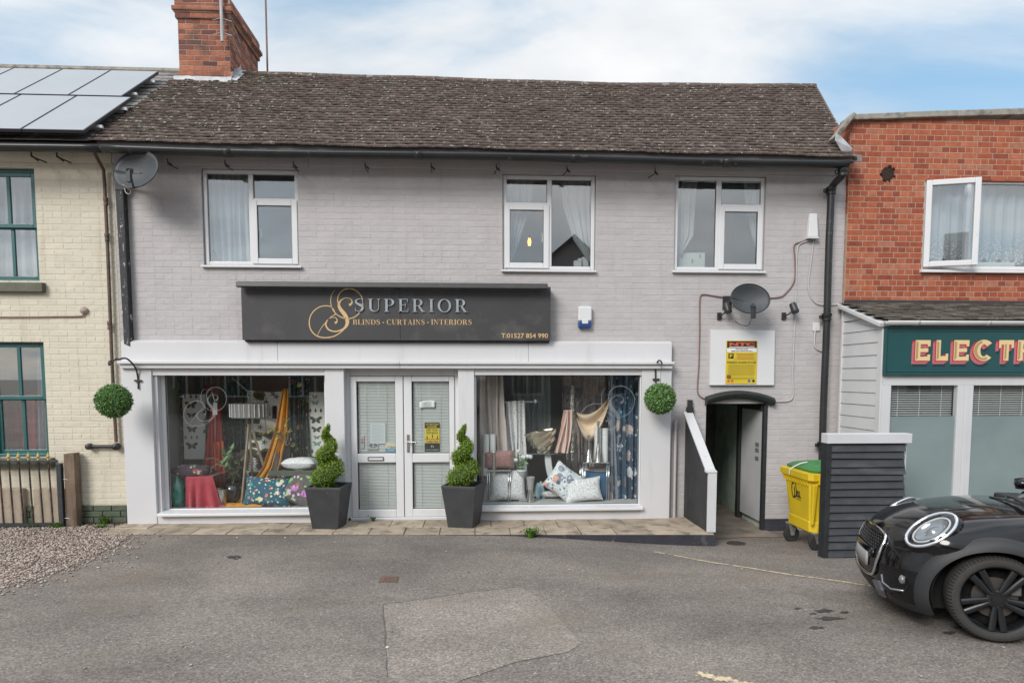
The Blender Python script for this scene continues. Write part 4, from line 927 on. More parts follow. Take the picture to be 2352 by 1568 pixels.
cable('brown cable looping from the dish down to the passage arch', [(1676, 683), (1650, 681), (1618, 676), (1609, 680), (1607, 700), (1607, 760), (1605, 840), (1602, 890), (1606, 908), (1622, 917)], 0.008, BROWN)
cable('brown cable from the dish up to the white cable box', [(1762, 684), (1786, 683), (1802, 676), (1824, 646), (1826, 600), (1824, 565), (1838, 556), (1862, 550)], 0.008, BROWN)
cable('grey painted cable running down from the cable box to the arch corner', [(1862, 552), (1842, 558), (1832, 570), (1829, 620), (1828, 700), (1824, 780), (1821, 860), (1822, 905), (1812, 920), (1780, 922)], 0.008, WCAB)
cable('thin grey cable dropping from the cable box and turning behind the downpipe', [(1868, 550), (1866, 580), (1858, 640), (1858, 668), (1868, 690), (1886, 700), (1936, 699)], 0.007, WCAB)
cable('short grey cable from a white plate to the downpipe', [(1873, 754), (1871, 775), (1872, 795), (1884, 805), (1905, 808)], 0.012, WCAB)
cable('thin grey cable crossing the cream wall to a small fitting', [(-30, 728), (60, 728), (130, 727), (185, 726), (192, 720), (194, 713)], 0.009, BROWN)
pl = tag(MB().box(AX(1866, 750, 0), AX(1882, 750, 0), -0.02, -0.004, AZ(1874, 760, 0), AZ(1874, 741, 0)).build('cable_plate', UPVC, bevel=0.004), 'small white cable entry plate beside the downpipe', 'cable plate')
rz = tag(MB().lathe([(0.05, 0), (0.05, -0.02), (0.03, -0.045), (0, -0.05)], at(194, 713, -.005), 10, axis='y').build('wall_rose', M('chipped_render', (0.42, 0.36, 0.29), 0.9, nz=(30, .4), bump=(60, .02)), smooth=True), 'chipped round fitting where the cable ends on the cream wall', 'wall fitting')
# rainwater stub by the ramp
st = MB(); x = AX(1550, 1100, -.05); st.tube([(x, -.05, 0.0), (x, -.05, AZ(1550, 985, -.05))], 0.022, 10); st.lathe([(0.03, -0.02), (0.03, 0.02)], (x, -.05, AZ(1550, 972, -.05)), 10); st.tube([(x, -.05, AZ(1550, 985, -.05)), (x, -.05, AZ(1550, 964, -.05))], 0.026, 10)
tag(st.build('waste_pipe', M('pipe_paint', (0.44, 0.41, 0.41), 0.5), smooth=True, autosm=40), 'short grey upright waste pipe at the right edge of the shopfront', 'pipe')

# ------------------------------------------------------------------ white board with the yellow parking notice
YB = -0.05
nb = thing('notice_board', 'large white wall panel above the passage arch carrying the yellow notice', 'board', tuple(at(1705, 884, -.03)))
p4_ = [at(1630.5, 884, YB), at(1778, 884, YB), at(1780, 758.5, YB), at(1633, 757, YB)]
m = MB(); m.add([tuple(p) for p in p4_] + [(p[0], -0.004, p[2]) for p in p4_], [(0, 1, 2, 3), (0, 4, 5, 1), (1, 5, 6, 2), (2, 6, 7, 3), (3, 7, 4, 0)]); m.build('panel', UPVC, nb)
YEL = M('notice_yellow', (0.62, 0.46, 0.03), 0.45, nz=(4, 0.06)); INK = M('black_ink', (0.02, 0.02, 0.02), 0.5); WINK = M('white_ink', (0.75, 0.75, 0.75), 0.5); REDI = M('red_ink', (0.62, 0.10, 0.045), 0.5); BLUEI = M('blue_ink', (0.05, 0.13, 0.40), 0.5); DYEL = M('olive_ink', (0.22, 0.16, 0.02), 0.5)
NT = [YEL, INK, WINK, REDI, BLUEI, DYEL]
nt_ = thing('parking_notice', 'yellow and black parking charge notice with a red heading on the white board', 'notice', tuple(at(1703, 881, YB)))
a, b = at(1666.5, 881, YB - .01), at(1740, 782, YB - .01); nw, nh = b[0] - a[0], b[2] - a[2]
mb = MB(); mb.box(a[0], b[0], YB - .010, YB - .001, a[2], b[2], 0); mb.build('plate', [YEL], nt_)
mb = MB()
def nf(u, v, y): return (a[0] + u * nw + 0.006 * (1 - v) * 0, YB - .0105 - y, b[2] - v * nh)
def nrect(u0, u1, v0, v1, mi, y=0.0): mb.add([nf(u0, v1, y), nf(u1, v1, y), nf(u1, v0, y), nf(u0, v0, y)], [(0, 1, 2, 3)], mi)
nrect(.02, .98, .015, .17, 1); nrect(.02, .98, .175, .265, 2)
def ntext(s, u0, u1, v0, v1, mi, y=0.002, bold=0.0): text_box(mb, s, u0, u1, -v1, -v0, lambda u, v, yy: nf(u, -v, yy), mi, bold, y)
ntext('NTC', .09, .91, .045, .125, 3, bold=.05)
nrect(.09, .91, .142, .156, 2, .001)
ntext('PRIVATE LAND', .30, .70, .185, .215, 1, bold=.02); ntext('TERMS AND CONDITIONS APPLY', .15, .85, .228, .255, 1, bold=.02)
nrect(.07, .24, .295, .42, 1); ntext('P', .11, .20, .312, .40, 0, bold=.03)
for k in range(6): nrect(.32 + .02 * (k % 3), .92 - .03 * (k % 2), .30 + k * .022, .309 + k * .022, 3 if 1 < k < 5 else 5, .001)
nrect(.25, .95, .43, .440, 5, .001)
nrect(.04, .96, .470, .474, 5, .001); ntext('PARKING CHARGE OF £100', .04, .96, .488, .53, 1, bold=.03)
for k in range(16):
    v = .555 + k * .0225
    if abs(k - 12) < .5: continue
    nrect(.06 + .03 * (k % 3 == 0), .95 - .04 * (k % 2), v, v + .008, 5, .001)
nrect(.04, .16, .80, .875, 1, .002); ntext('5+', .06, .14, .815, .86, 0, .003)
for u, mi in ((.09, 3), (.21, 3), (.76, 4), (.90, 1)):
    mb.add([nf(u + .045 * math.cos(t), .935 + .032 * math.sin(t), .0015) for t in np.linspace(0, 2 * math.pi, 13)[:-1]], [tuple(range(12))], mi)
mb.build('print', NT, nt_)
# dark hood over the passage mouth
HOODM = M('hood_dark_paint', (0.024, 0.030, 0.029), 0.5, nz=(6, 0.3), stain=((0.05, 0.056, 0.056), 8, 0.56, 0.74), bump=(24, 0.008))
m = MB(); rows = []
for k in range(25):
    t = k / 24; x = AX(1622 + 155.5 * t, 910, -.05); ytop = 912 - 15.5 * (1 - (2 * t - 0.97) ** 2); zt_ = AZ(1700, ytop, -.05); rows.append([(x, 0.02, zt_), (x, -0.085, zt_ - 0.005), (x, -0.115, zt_ - 0.04), (x, -0.10, zt_ - 0.09), (x, -0.06, zt_ - 0.115), (x, 0.03, zt_ - 0.12)])
m.grid(rows); m.add(rows[0], [(0, 1, 2, 3, 4, 5)]); m.add(rows[-1], [(5, 4, 3, 2, 1, 0)]); m.build('arch_hood', HOODM, shop, smooth=True, autosm=50)
# the passage: walls, vault, far end, frame and the open white gate
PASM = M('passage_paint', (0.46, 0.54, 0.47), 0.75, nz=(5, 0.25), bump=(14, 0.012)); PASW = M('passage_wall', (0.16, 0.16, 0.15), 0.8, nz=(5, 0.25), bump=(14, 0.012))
px0, px1, pz = 3.18, 4.06, 1.52
m = MB(); m.grid([[(px0, y, z) for y in np.linspace(0.0, 4.6, 10)] for z in (-0.3, 0.5, pz)]); m.grid([[(px1 + (0.10 if y > 0.9 else 0), y, z) for y in (0.0, 0.85, 0.9, 2, 3, 4.6)] for z in (-0.3, 0.5, pz)])
m.grid([[((px0 + px1) / 2 - math.cos(a) * 0.50, y, pz + math.sin(a) * 0.20) for y in np.linspace(0.0, 4.6, 10)] for a in np.linspace(0, math.pi, 13)])
m.quad((px0, 4.6, -.3), (px1 + .2, 4.6, -.3), (px1 + .2, 4.6, 2), (px0, 4.6, 2))
for z in (-.3,): pass
m.build('passage_walls', PASM, shop, smooth=False)
# inner arch rib with a dark end behind
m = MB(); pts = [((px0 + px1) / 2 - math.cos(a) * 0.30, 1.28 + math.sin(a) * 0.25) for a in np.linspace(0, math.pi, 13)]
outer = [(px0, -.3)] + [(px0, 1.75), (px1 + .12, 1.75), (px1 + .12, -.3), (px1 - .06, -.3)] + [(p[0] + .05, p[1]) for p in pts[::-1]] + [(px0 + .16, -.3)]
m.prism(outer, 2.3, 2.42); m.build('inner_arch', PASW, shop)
q0, q1 = at(1624, 1000, 2.28), at(1640, 956, 2.28); tag(MB().box(px0 + .004, px0 + .30, 2.20, 2.22, 0.95, 1.35).build('wall_panel', M('panel_grey', (0.30, 0.31, 0.28), 0.7)), 'pale rectangular board on the far left side inside the passage', 'board')
BLKW = M('black_timber_paint', (0.022, 0.024, 0.026), 0.55, nz=(9, 0.3))
m = MB(); m.box(4.005, 4.055, -0.012, 0.06, -0.2, 1.58); m.box(3.98, 4.06, 0.80, 0.90, -0.2, 1.56); m.box(3.99, 4.05, 0.06, 0.80, 1.50, 1.60)
m.build('passage_door_frame', BLKW, shop, bevel=0.004)
gt = thing('passage_gate', 'grey white panelled gate standing open inside the dark passage', 'gate', (4.03, 0.06, -0.1))
m = MB(); m.box(4.015, 4.045, 0.075, 0.79, -0.085, 1.50); m.build('panel', M('gate_white', (0.50, 0.50, 0.51), 0.5, nz=(4, .06)), gt, bevel=0.004)
m = MB()
for z in (1.00, 0.92, 0.80): m.box(4.0125, 4.0148, 0.16, 0.28, z - .03, z + .03)
m.build('nameplate', M('plate_grey', (0.16, 0.16, 0.16), .5), gt)
# ------------------------------------------------------------------ the cream house on the left
cream = thing('cream_house', 'cream painted brick house with teal sash windows and solar panels, cut by the picture edge', 'house', (-7.0, 2.0, 0.0))
TEAL = M('teal_paint', (0.028, 0.115, 0.112), 0.4, nz=(6, 0.12)); OLIVE = M('olive_sill', (0.115, 0.115, 0.082), 0.7, nz=(6, 0.2), bump=(30, .004)); GRNP = M('green_plinth', (0.085, 0.105, 0.07), 0.8, nz=(5, 0.25), stain=((0.05, 0.05, 0.03), 5, .5, .7), bump=(20, .008))
CX0 = -9.6
CW = [px_rect(-56, 84, 385, 648), px_rect(-28, 106, 781, 1050)]
mb = MB(); wall_sheet(mb, CX0, WX0 - .004, -0.3, 4.9, FT(0.004), [(*h, 0.12) for h in CW])
mb.quad((CX0, 0, -.3), (CX0, 5.2, -.3), (CX0, 5.2, 4.9), (CX0, 0, 4.9)); mb.quad((CX0, 5.2, -0.3), (WX0 - .01, 5.2, -0.3), (WX0 - .01, 5.2, 4.9), (CX0, 5.2, 4.9)); mb.build('wall', CP, cream)
brickwork(cream, CX0, WX0 - .004, 0.26, 4.72, FT(0.004), FL, CW, 0.235, 0.080, 0.006, 0.0028, 0.007, 0.0018, CP_O, CP_A, 300, 'mixed', joint_v=0.0015)
brickwork(cream, CX0, WX0 - .004, -0.14, 0.26, FT(0.004), FL, [], 0.235, 0.08, 0.008, 0.03, 0.007, 0.002, GRNP, GRNP, 30, 'stretcher', name='plinth_brick')
MB().box(CX0, WX0 - .006, -0.022, 0.02, 4.715, 4.96).build('eaves_band', CP, cream, bevel=0.006)
for r, ym, mx in ((CW[0], (508, 525), 14), (CW[1], (903, 919), 40)):
    x0, x1, z0, z1 = r; Yf = 0.06; xm = (x0 + x1) / 2; zr0, zr1 = AZ(60, ym[1], Yf), AZ(60, ym[0], Yf)
    m = MB(); frame_ring(m, x0 + .003, x1 - .003, z0 + .003, z1 - .003, Yf, Yf + .09, 0.04); win = m.build('window', TEAL, cream, bevel=0.006)
    for (a, b, y) in ((zr0 + .01, z1 - .04, Yf + .012), (z0 + .04, zr0 + .05, Yf + .05)):
        m = MB(); frame_ring(m, x0 + .04, x1 - .04, a, b, y, y + .035, 0.052); m.box(xm - .022, xm + .022, y + .002, y + .033, a + .052, b - .052); m.build('sash', TEAL, win, bevel=0.006)
        for (p, q) in ((x0 + .092, xm - .022), (xm + .022, x1 - .092)): MB().box(p, q, y + .016, y + .021, a + .05, b - .05).build('pane', PANE, win)
    sz = 0.13; MB().hexa([(x0 - .1, -.075, z0 - sz), (x1 + .075, -.075, z0 - sz), (x1 + .075, .1, z0 - sz), (x0 - .1, .1, z0 - sz), (x0 - .1, -.075, z0 - .01), (x1 + .075, -.075, z0 - .01), (x1 + .075, .1, z0), (x0 - .1, .1, z0)]).build('sill', OLIVE, win, bevel=0.008)
    m = MB(); a, b, c, d, y0, y1 = x0 - .6, x1 + .3, z0 - .8, z1 + .15, 0.16, 2.2
    for q in (((a, y1, c), (b, y1, c), (b, y1, d), (a, y1, d)), ((a, y0, c), (a, y1, c), (a, y1, d), (a, y0, d)), ((b, y0, c), (b, y1, c), (b, y1, d), (b, y0, d)), ((a, y0, d), (b, y0, d), (b, y1, d), (a, y1, d)), ((a, y0, c), (b, y0, c), (b, y1, c), (a, y1, c)),
              ((a, y0, c), (x0, y0, c), (x0, y0, d), (a, y0, d)), ((x1, y0, c), (b, y0, c), (b, y0, d), (x1, y0, d)), ((x0, y0, c), (x1, y0, c), (x1, y0, z0), (x0, y0, z0)), ((x0, y0, z1), (x1, y0, z1), (x1, y0, d), (x0, y0, d))): m.quad(*q)
    m.build('room_shell', ROOMM, cream)
LILAC = sheer('lilac_net', (0.42, 0.40, 0.48), 0.1); REDC = M('red_curtain_cloth', (0.30, 0.035, 0.04), 0.85)
px_curtain([(-60, 374), (-60, 640)], [(82, 374), (88, 640)], 0.26, 7, 0.02, LILAC, 'pale lilac net curtain behind the upper teal sash window', 'curtains in the cream house')
px_curtain([(-30, 905), (-30, 1046)], [(90, 905), (92, 1046)], 0.30, 5, 0.03, REDC, 'dark red curtain behind the lower teal sash window', 'curtains in the cream house')
px_curtain([(84, 772), (86, 920), (88, 1046)], [(104, 772), (108, 920), (112, 1046)], 0.24, 3, 0.02, LILAC, 'narrow pale net at the edge of the lower teal sash window', 'curtains in the cream house')
RUST = M('rusty_pipe', (0.12, 0.075, 0.055), 0.65, nz=(14, .3), stain=((0.05, 0.05, 0.05), 7, .5, .6))
pts = [(AX(236, 350, -.05) + .01, -.30, 4.80), (AX(238, 375, -.05), -.06, 4.62)] + [(float(q[0]), -.05, float(q[2])) for q in (at(240, 420, -.05), at(245, 520, -.05), at(250, 640, -.05), at(256, 800, -.05), at(262, 930, -.05), at(267, 1015, -.05))]
dp = downpipe('drainpipe', pts, 0.021, cream, RUST, [tuple(at(x, y, -.05)) for x, y in ((243, 463), (246, 545), (252, 747))], -0.0)
m = MB(); a, b = at(205, 1025, -.05), at(267, 1025, -.05); m.tube([a, b], 0.022, 10); m.lathe([(0, -.05), (.04, -.035), (.045, 0), (.04, .035), (0, .05)], a, 10, axis='y'); m.lathe([(0, -.055), (.045, -.035), (.05, 0), (.045, .035), (0, .055)], b, 10, axis='y'); m.build('elbow', IRON, cream, smooth=True, autosm=50)
g2, g3 = at(-160, 336, -0.44), at(234, 341, -0.44); m = MB()
m.grid([[(p[0], p[1] - math.cos(a) * 0.06, p[2] - math.sin(a) * 0.058 + 0.012) for a in np.linspace(-0.25, math.pi + 0.25, 11)] for p in (g2 + (g3 - g2) * k / 10 for k in range(11))])
m.build('gutter', GUT, cream, smooth=True, solid=0.006)
m = MB(); m.box(CX0, WX0 - .01, -0.33, 0.02, 4.845, 4.872); m.build('soffit', MATS['soffit_paint'], cream)
for x in (84, 142):
    p = at(x, 360, -.2); b = MB(); b.tube([(p[0], -.30, 4.78), (p[0], -.30, 4.70)], 0.010, 6); b.bar((p[0], -.30, 4.71), (p[0] + .06, -.26, 4.66), .02, .02); b.bar((p[0], -.30, 4.70), (p[0], -.003, 4.72), .014, .014); b.build('gutter_bracket', IRON, cream)
SL_STOPS = [(0, (0.15, 0.14, 0.135)), (0.5, (0.20, 0.185, 0.175)), (1, (0.26, 0.24, 0.225))]
SLATE = M('roof_slate', (0.2, 0.19, 0.18), 0.75, rv=('obj', SL_STOPS), nz=(8, 0.2), stain=((0.36, 0.34, 0.30), 12, 0.6, 0.72), stain2=((0.10, 0.10, 0.085), 4, .55, .75), bump=(30, .004))
sln = np.array((0, -(RZ - EZ), (RY - EY))); sln = sln / np.linalg.norm(sln); slv = np.array((0, RY - EY, RZ - EZ)); SLL = np.linalg.norm(slv); slv = slv / SLL
def slate_pt(x, s, n): return np.array((x, EY, EZ - 0.01)) + slv * s + sln * n
m = MB(); m.quad(slate_pt(CX0, 0, -.02), slate_pt(-4.79, 0, -.02), slate_pt(-4.79, SLL, -.02), slate_pt(CX0, SLL, -.02)); m.quad((CX0, RY, RZ - .03), (-4.79, RY, RZ - .03), (-4.79, 2 * RY + .4, EZ), (CX0, 2 * RY + .4, EZ))
sroof = m.build('roof', MATS['roof_felt'], cream)
gauge = 0.19; SB = {}
for r in range(18):
    s0 = r * gauge - 0.02
    k = 0; x = -4.79
    while x > CX0 + .1:
        wd = 0.30 if not (k == 0 and r % 2) else 0.15
        key = wd
        if key not in SB:
            V = []
            for (s, n) in ((0.0, 0.020), (0.29, 0.003)):
                for xx in (-wd + .003, -.003): V.append(slv * s + sln * n + np.array((xx, 0, 0)))
            V += [p - sln * 0.009 for p in V[:4]]
            me = bpy.data.meshes.new('slate'); me.from_pydata([tuple(p) for p in V], [], [(0, 1, 3, 2), (4, 5, 1, 0), (4, 0, 2, 6), (1, 5, 7, 3)]); me.materials.append(SLATE); SB[key] = me
        if s0 + .1 < SLL:
            o = link(bpy.data.objects.new('slate', SB[key])); o.parent = sroof; o.location = slate_pt(x, s0 + rng.uniform(-.004, .004), rng.uniform(0, .003)) - ORG[sroof.name]
        x -= wd; k += 1
MB().tube([slate_pt(x, SLL, 0.0) + np.array((0, 0, .0)) for x in np.linspace(CX0, -4.75, 6)], 0.07, 8).build('ridge', CONC, sroof)
# solar panels
SOLF = M('panel_frame', (0.03, 0.03, 0.033), 0.4); SOLG = M('solar_cells', (0.25, 0.26, 0.275), 0.28, spec=1.0, nz=(2, .05))
pl0 = slate_pt(-5, 0, 0.15)
def on_roof(x, y): return on_plane(x, y, pl0, sln)
def sol_s(p): return float((p - pl0) @ slv)
rowsP = []
for (top, bot, seams, lab) in ((161, 219.5, [370, 256.5, 142, 28], 'upper'), (221.5, 300, [306, 175, 45, -86], 'lower')):
    s1, s0 = sol_s(on_roof(200, top)), sol_s(on_roof(200, bot))
    xr = float(on_roof(seams[0], top)[0]); w_ = abs(float(on_roof(seams[0], top)[0] - on_roof(seams[1], top)[0])) 
    names = {'upper': ['rightmost solar panel of the upper row, next to the chimney', 'second solar panel from the chimney in the upper row', 'third solar panel from the chimney in the upper row', 'farthest solar panel from the chimney in the upper row'],
             'lower': ['rightmost solar panel of the lower row, above the house gutter', 'second solar panel from the tiled roof in the lower row', 'third solar panel from the tiled roof in the lower row', 'farthest solar panel from the tiled roof in the lower row']}[lab]
    for k in range(4):
        xb_, xa_ = xr - k * w_ - .006, xr - (k + 1) * w_ + .006
        P0 = lambda x, s, n: pl0 * (0, 1, 1) + np.array((x, 0, 0)) + slv * s + sln * n
        t = thing('solar_panel', names[k], 'solar panel', tuple(P0((xa_ + xb_) / 2, s0, -.03)), group='solar panels on the slate roof')
        m = MB(); c8 = lambda n: [P0(xa_, s0, n), P0(xb_, s0, n), P0(xb_, s1, n), P0(xa_, s1, n)]; m.hexa(c8(-.035) + c8(0)); m.build('frame', SOLF, t)
        e = .012; q = lambda n: [P0(xa_ + e, s0 + e, n), P0(xb_ - e, s0 + e, n), P0(xb_ - e, s1 - e, n), P0(xa_ + e, s1 - e, n)]; MB().hexa(q(.0005) + q(.004)).build('glass_face', SOLG, t)
        if k == 0:
            m = MB()
            for s in (s0 + .35, s1 - .35): m.bar(P0(xa_, s, -.06), P0(xb_ + .06, s, -.06), .035, .035)
            m.build('mounting_rail', LEAD, t, kind='stuff')

# ------------------------------------------------------------------ the red brick building on the right
red = thing('brick_building', 'flat roofed red brick building with a white window above a teal fronted shop', 'building', (7.4, 2.0, 0.0))
YR = -0.05; RX0, RX1 = 5.075, 10.2
rzt = AZ(2050, 270, YR); rwin = (AX(2121, 515, YR), AX(2121, 515, YR) + 2.35, AZ(2200, 619, YR), AZ(2200, 411, YR)); zlow = AZ(2100, 694, YR)
RED_O = M('red_brick', (0.36, 0.12, 0.07), 0.88, rv=('obj', RB_STOPS), nz=(14, 0.22), bump=(50, .005)); RED_A = M('red_brick_far', (0.36, 0.12, 0.07), 0.88, rv=('attr', RB_STOPS), nz=(14, 0.22), bump=(50, .005)); RMORT = M('pale_mortar', (0.40, 0.29, 0.22), 0.95, nz=(20, .15))
mb = MB(); wall_sheet(mb, RX0, RX1, -0.3, rzt, FT(YR), [(*rwin, 0.10)]); mb.quad((RX0, YR, -.3), (RX0, 7, -.3), (RX0, 7, rzt), (RX0, YR, rzt)); mb.quad((RX1, YR, -.3), (RX1, 7, -.3), (RX1, 7, rzt), (RX1, YR, rzt)); mb.quad((RX0, YR, rzt - .3), (RX1, YR, rzt - .3), (RX1, 7, rzt - .3), (RX0, 7, rzt - .3)); mb.build('wall', RMORT, red)
vc = at(2038, 399, YR)
brickwork(red, RX0, RX1, zlow, rzt - .002, FT(YR), FL, [rwin], 0.225, 0.0752, 0.010, 0.003, 0.002, 0.0010, RED_O, RED_A, 300, 'english', skip=lambda u, w_: math.hypot(u - vc[0], w_ - vc[2]) < .03)
brickwork(red, 0.0, 1.5, zlow + 1.2, rzt - .002, lambda u, d, w_: (RX0 - d, YR + u, w_), lambda u, d, w_: (-d, u, w_), [], 0.225, 0.0752, 0.011, 0.007, 0.004, 0.0012, RED_O, RED_A, 0, 'english')
m = MB(); m.lathe([(0.085, -0.012), (0.092, -.010), (0.09, 0.03), (0, 0.06)], vc, 14, axis='y'); 
for k in range(10):
    a = rng.uniform(0, 6.28); m.tube([vc + (math.cos(a) * .085, -.012, math.sin(a) * .085), vc + (math.cos(a) * .11, -.02, math.sin(a) * .11)], .012, 5)
m.build('vent', M('vent_hole_shade', (0.035, 0.02, 0.014), 0.95, nz=(40, .4), bump=(60, .02)), red)  # no hole is cut: the disc's dark colour paints the shade inside it
m = MB(); zc = [AZ(1945, y, YR - .06) for y in (275, 261)]; zd = [AZ(2352, y, YR - .06) for y in (263, 247)]; xa_ = RX0 - .02; xe = AX(2352, 255, YR - .06); k_ = (RX1 - xa_) / (xe - xa_)
ze = [zc[i] + (zd[i] - zc[i]) * k_ for i in (0, 1)]
for i in range(7):
    t0, t1 = i / 7, (i + .996) / 7; f = lambda t, j: zc[j] + (ze[j] - zc[j]) * t; X = lambda t: xa_ + (RX1 - xa_) * t; j = rng.uniform(-.004, .004)
    MB().hexa([(X(t0), YR - .07, f(t0, 0) + j), (X(t1), YR - .07, f(t1, 0) + j), (X(t1), YR + .25, f(t1, 0)), (X(t0), YR + .25, f(t0, 0)), (X(t0), YR - .06, f(t0, 1) + j), (X(t1), YR - .06, f(t1, 1) + j), (X(t1), YR + .25, f(t1, 1)), (X(t0), YR + .25, f(t0, 1))]).build('coping_stone', CONC, red, bevel=.012)
# raking edge and lead where it meets the tiled roof
m = MB(); a, b = np.array((RX0 - .02, YR - .05, zc[1] - .02)), at(1913, 322, -0.15); m.bar(a, b, 0.05, 0.16, up=(0, 1, 0)); m.build('raking_edge', CONC, red, bevel=.01)
m = MB(); m.add([at(1921, 306, -.35), at(1936, 318, -.28), at(1958, 342, -.22), at(1943, 366, -.22), at(1918, 322, -.36)], [(0, 1, 2, 3, 4)]); m.add([at(1936, 318, -.28), at(1958, 342, -.22), at(1950, 352, -.12), at(1938, 330, -.1)], [(0, 1, 2, 3)]); m.build('flashing', LEAD, red, solid=.006)
# its upstairs window with the open casement
x0, x1, z0, z1 = rwin; Yf = YR + .03; m = MB(); frame_ring(m, x0 + .004, x1 - .004, z0 + .004, z1 - .004, Yf, Yf + .06, .05); xm1 = x0 + .66; m.box(xm1 - .03, xm1 + .03, Yf, Yf + .06, z0 + .05, z1 - .05); rw = m.build('window', UPVC, red, bevel=.008, label='wide white window with its casement swung open')
MB().box(xm1 + .03, x1 - .05, Yf + .03, Yf + .036, z0 + .05, z1 - .05).build('pane', PANE, rw)
MB().hexa([(x0 - .03, YR - .06, z0 - .05), (x1 + .03, YR - .06, z0 - .05), (x1 + .03, Yf, z0 - .05), (x0 - .03, Yf, z0 - .05), (x0 - .03, YR - .06, z0 - .015), (x1 + .03, YR - .06, z0 - .015), (x1 + .03, Yf, z0 + .004), (x0 - .03, Yf, z0 + .004)]).build('sill', UPVC, rw, bevel=.006)
ang = R(-17); hx, hy = x0 + .025, Yf - .012
def cz(u, y, z): return (hx + u * math.cos(ang) - y * math.sin(ang), hy + u * math.sin(ang) + y * math.cos(ang), z)
m = MB(); W_, cz0, cz1, fw = .665, z0 + .03, z1 - .025, .075
for (a, b, c, d) in ((0, fw, cz0, cz1), (W_ - fw, W_, cz0, cz1), (fw, W_ - fw, cz0, cz0 + fw), (fw, W_ - fw, cz1 - fw, cz1)):
    m.hexa([cz(a, -.03, c), cz(b, -.03, c), cz(b, .03, c), cz(a, .03, c), cz(a, -.03, d), cz(b, -.03, d), cz(b, .03, d), cz(a, .03, d)])
cs = m.build('casement', UPVC, rw, bevel=.010)
MB().hexa([cz(fw, 0, cz0 + fw), cz(W_ - fw, 0, cz0 + fw), cz(W_ - fw, .006, cz0 + fw), cz(fw, .006, cz0 + fw), cz(fw, 0, cz1 - fw), cz(W_ - fw, 0, cz1 - fw), cz(W_ - fw, .006, cz1 - fw), cz(fw, .006, cz1 - fw)]).build('pane', PANE, rw)
m = MB(); m.tube([cz(W_ - .10, .05, (z0 + z1) / 2 - .03), cz(W_ - .15, .06, (z0 + z1) / 2 - .06)], .010, 6); m.build('handle', UPVC, rw)
m = MB(); a, b, c, d, y0, y1 = x0 - .4, x1 + .3, z0 - .6, z1 + .1, YR + .10, 2.2
for q in (((a, y1, c), (b, y1, c), (b, y1, d), (a, y1, d)), ((a, y0, c), (a, y1, c), (a, y1, d), (a, y0, d)), ((b, y0, c), (b, y1, c), (b, y1, d), (b, y0, d)), ((a, y0, d), (b, y0, d), (b, y1, d), (a, y1, d)), ((a, y0, c), (b, y0, c), (b, y1, c), (a, y1, c))): m.quad(*q)
m.build('room_shell', ROOMM, red)
LACE = bpy.data.materials.new('lace_net'); LACE.use_nodes = True; t_ = LACE.node_tree; b_ = t_.nodes['Principled BSDF']; b_.inputs['Base Color'].default_value = (.80, .83, .84, 1); b_.inputs['Roughness'].default_value = .8
v_ = ntex(t_, 'ShaderNodeTexVoronoi', 38, out='Distance'); gz_ = t_.nodes.new('ShaderNodeNewGeometry'); sx_ = t_.nodes.new('ShaderNodeSeparateXYZ'); t_.links.new(gz_.outputs['Position'], sx_.inputs[0])
low = ramp(t_, nmath(t_, 'SUBTRACT', sx_.outputs['Z'], z0), [(0.12, 1.0), (0.62, 0.0)]); holes_ = ramp(t_, v_, [(0.30, 1.0), (0.42, 0.35)])
t_.links.new(nmix(t_, 'MIX', low, (0.72, 0.72, 0.72), holes_), b_.inputs['Alpha'])
def lace(u, v):
    x = x0 + .05 + u * (x1 - x0 - .1); zz0 = z0 + .20 - .10 * abs(math.sin(u * math.pi * 11)); z = z1 - .05 + (zz0 - z1 + .05) * v; return (x, YR + .22 + fold(u, 14, .016), z)
cloth(lace, 170, 14, 'net_curtain', LACE, 'lace net curtain with a scalloped hem behind the open white window', 'curtain', thick=0)
rs = thing('ornament_row', 'low white tray on the sill behind the lace curtain', 'tray', tuple(at(2290, 612, .1))); a, b = at(2235, 612, .1), at(2330, 603, .1); MB().box(a[0], b[0], .08, .2, a[2], b[2]).build('tray', PAPER, rs, bevel=.01)

# lean-to shop in front
YFr = -1.0; lz = AZ(2030, 735, YFr); wz = AZ(1940, 697, YR)
ROOF2 = [(0, (0.055, 0.045, 0.038)), (.5, (0.095, 0.080, 0.066)), (1, (0.16, 0.14, 0.115))]
T2 = M('lean_to_tile', (.1, .08, .07), .9, rv=('obj', ROOF2), nz=(14, .35), stain=((0.30, 0.28, 0.22), 20, .6, .7), bump=(50, .006))
lx0 = RX0 - .02; a0 = np.array((0, YR - .01, wz)); a1 = np.array((0, YFr - .03, lz)); lv = a0 - a1; LL = np.linalg.norm(lv); lv = lv / LL; ln = np.array((0, -lv[2], lv[1]))
m = MB(); m.quad(a1 + (lx0, 0, 0), a1 + (RX1, 0, 0), a0 + (RX1, 0, 0), a0 + (lx0, 0, 0)); lroof = m.build('lean_to_roof', MATS['roof_felt'], red)
V = [lv * s + ln * n + np.array((x, 0, 0)) for (s, n) in ((0, .022), (.15, .004)) for x in (.002, .163)]; V += [p - ln * .012 for p in V[:2]]
me = bpy.data.meshes.new('roof_tile'); me.from_pydata([tuple(p) for p in V], [], [(0, 1, 3, 2), (4, 5, 1, 0), (4, 0, 2), (1, 5, 3)]); me.materials.append(T2)
nr_ = int(LL / .1)
for r in range(nr_):
    x = lx0 - (.08 if r % 2 else 0) + .02
    while x < 8.8:
        o = link(bpy.data.objects.new('roof_tile', me)); o.parent = lroof; o.location = a1 + lv * (r * .1 - .01) + np.array((x, 0, 0)) + ln * rng.uniform(0, .006) - ORG[red.name]; o.rotation_euler = (rng.uniform(-.02, .02), rng.uniform(-.012, .012), 0); x += .165
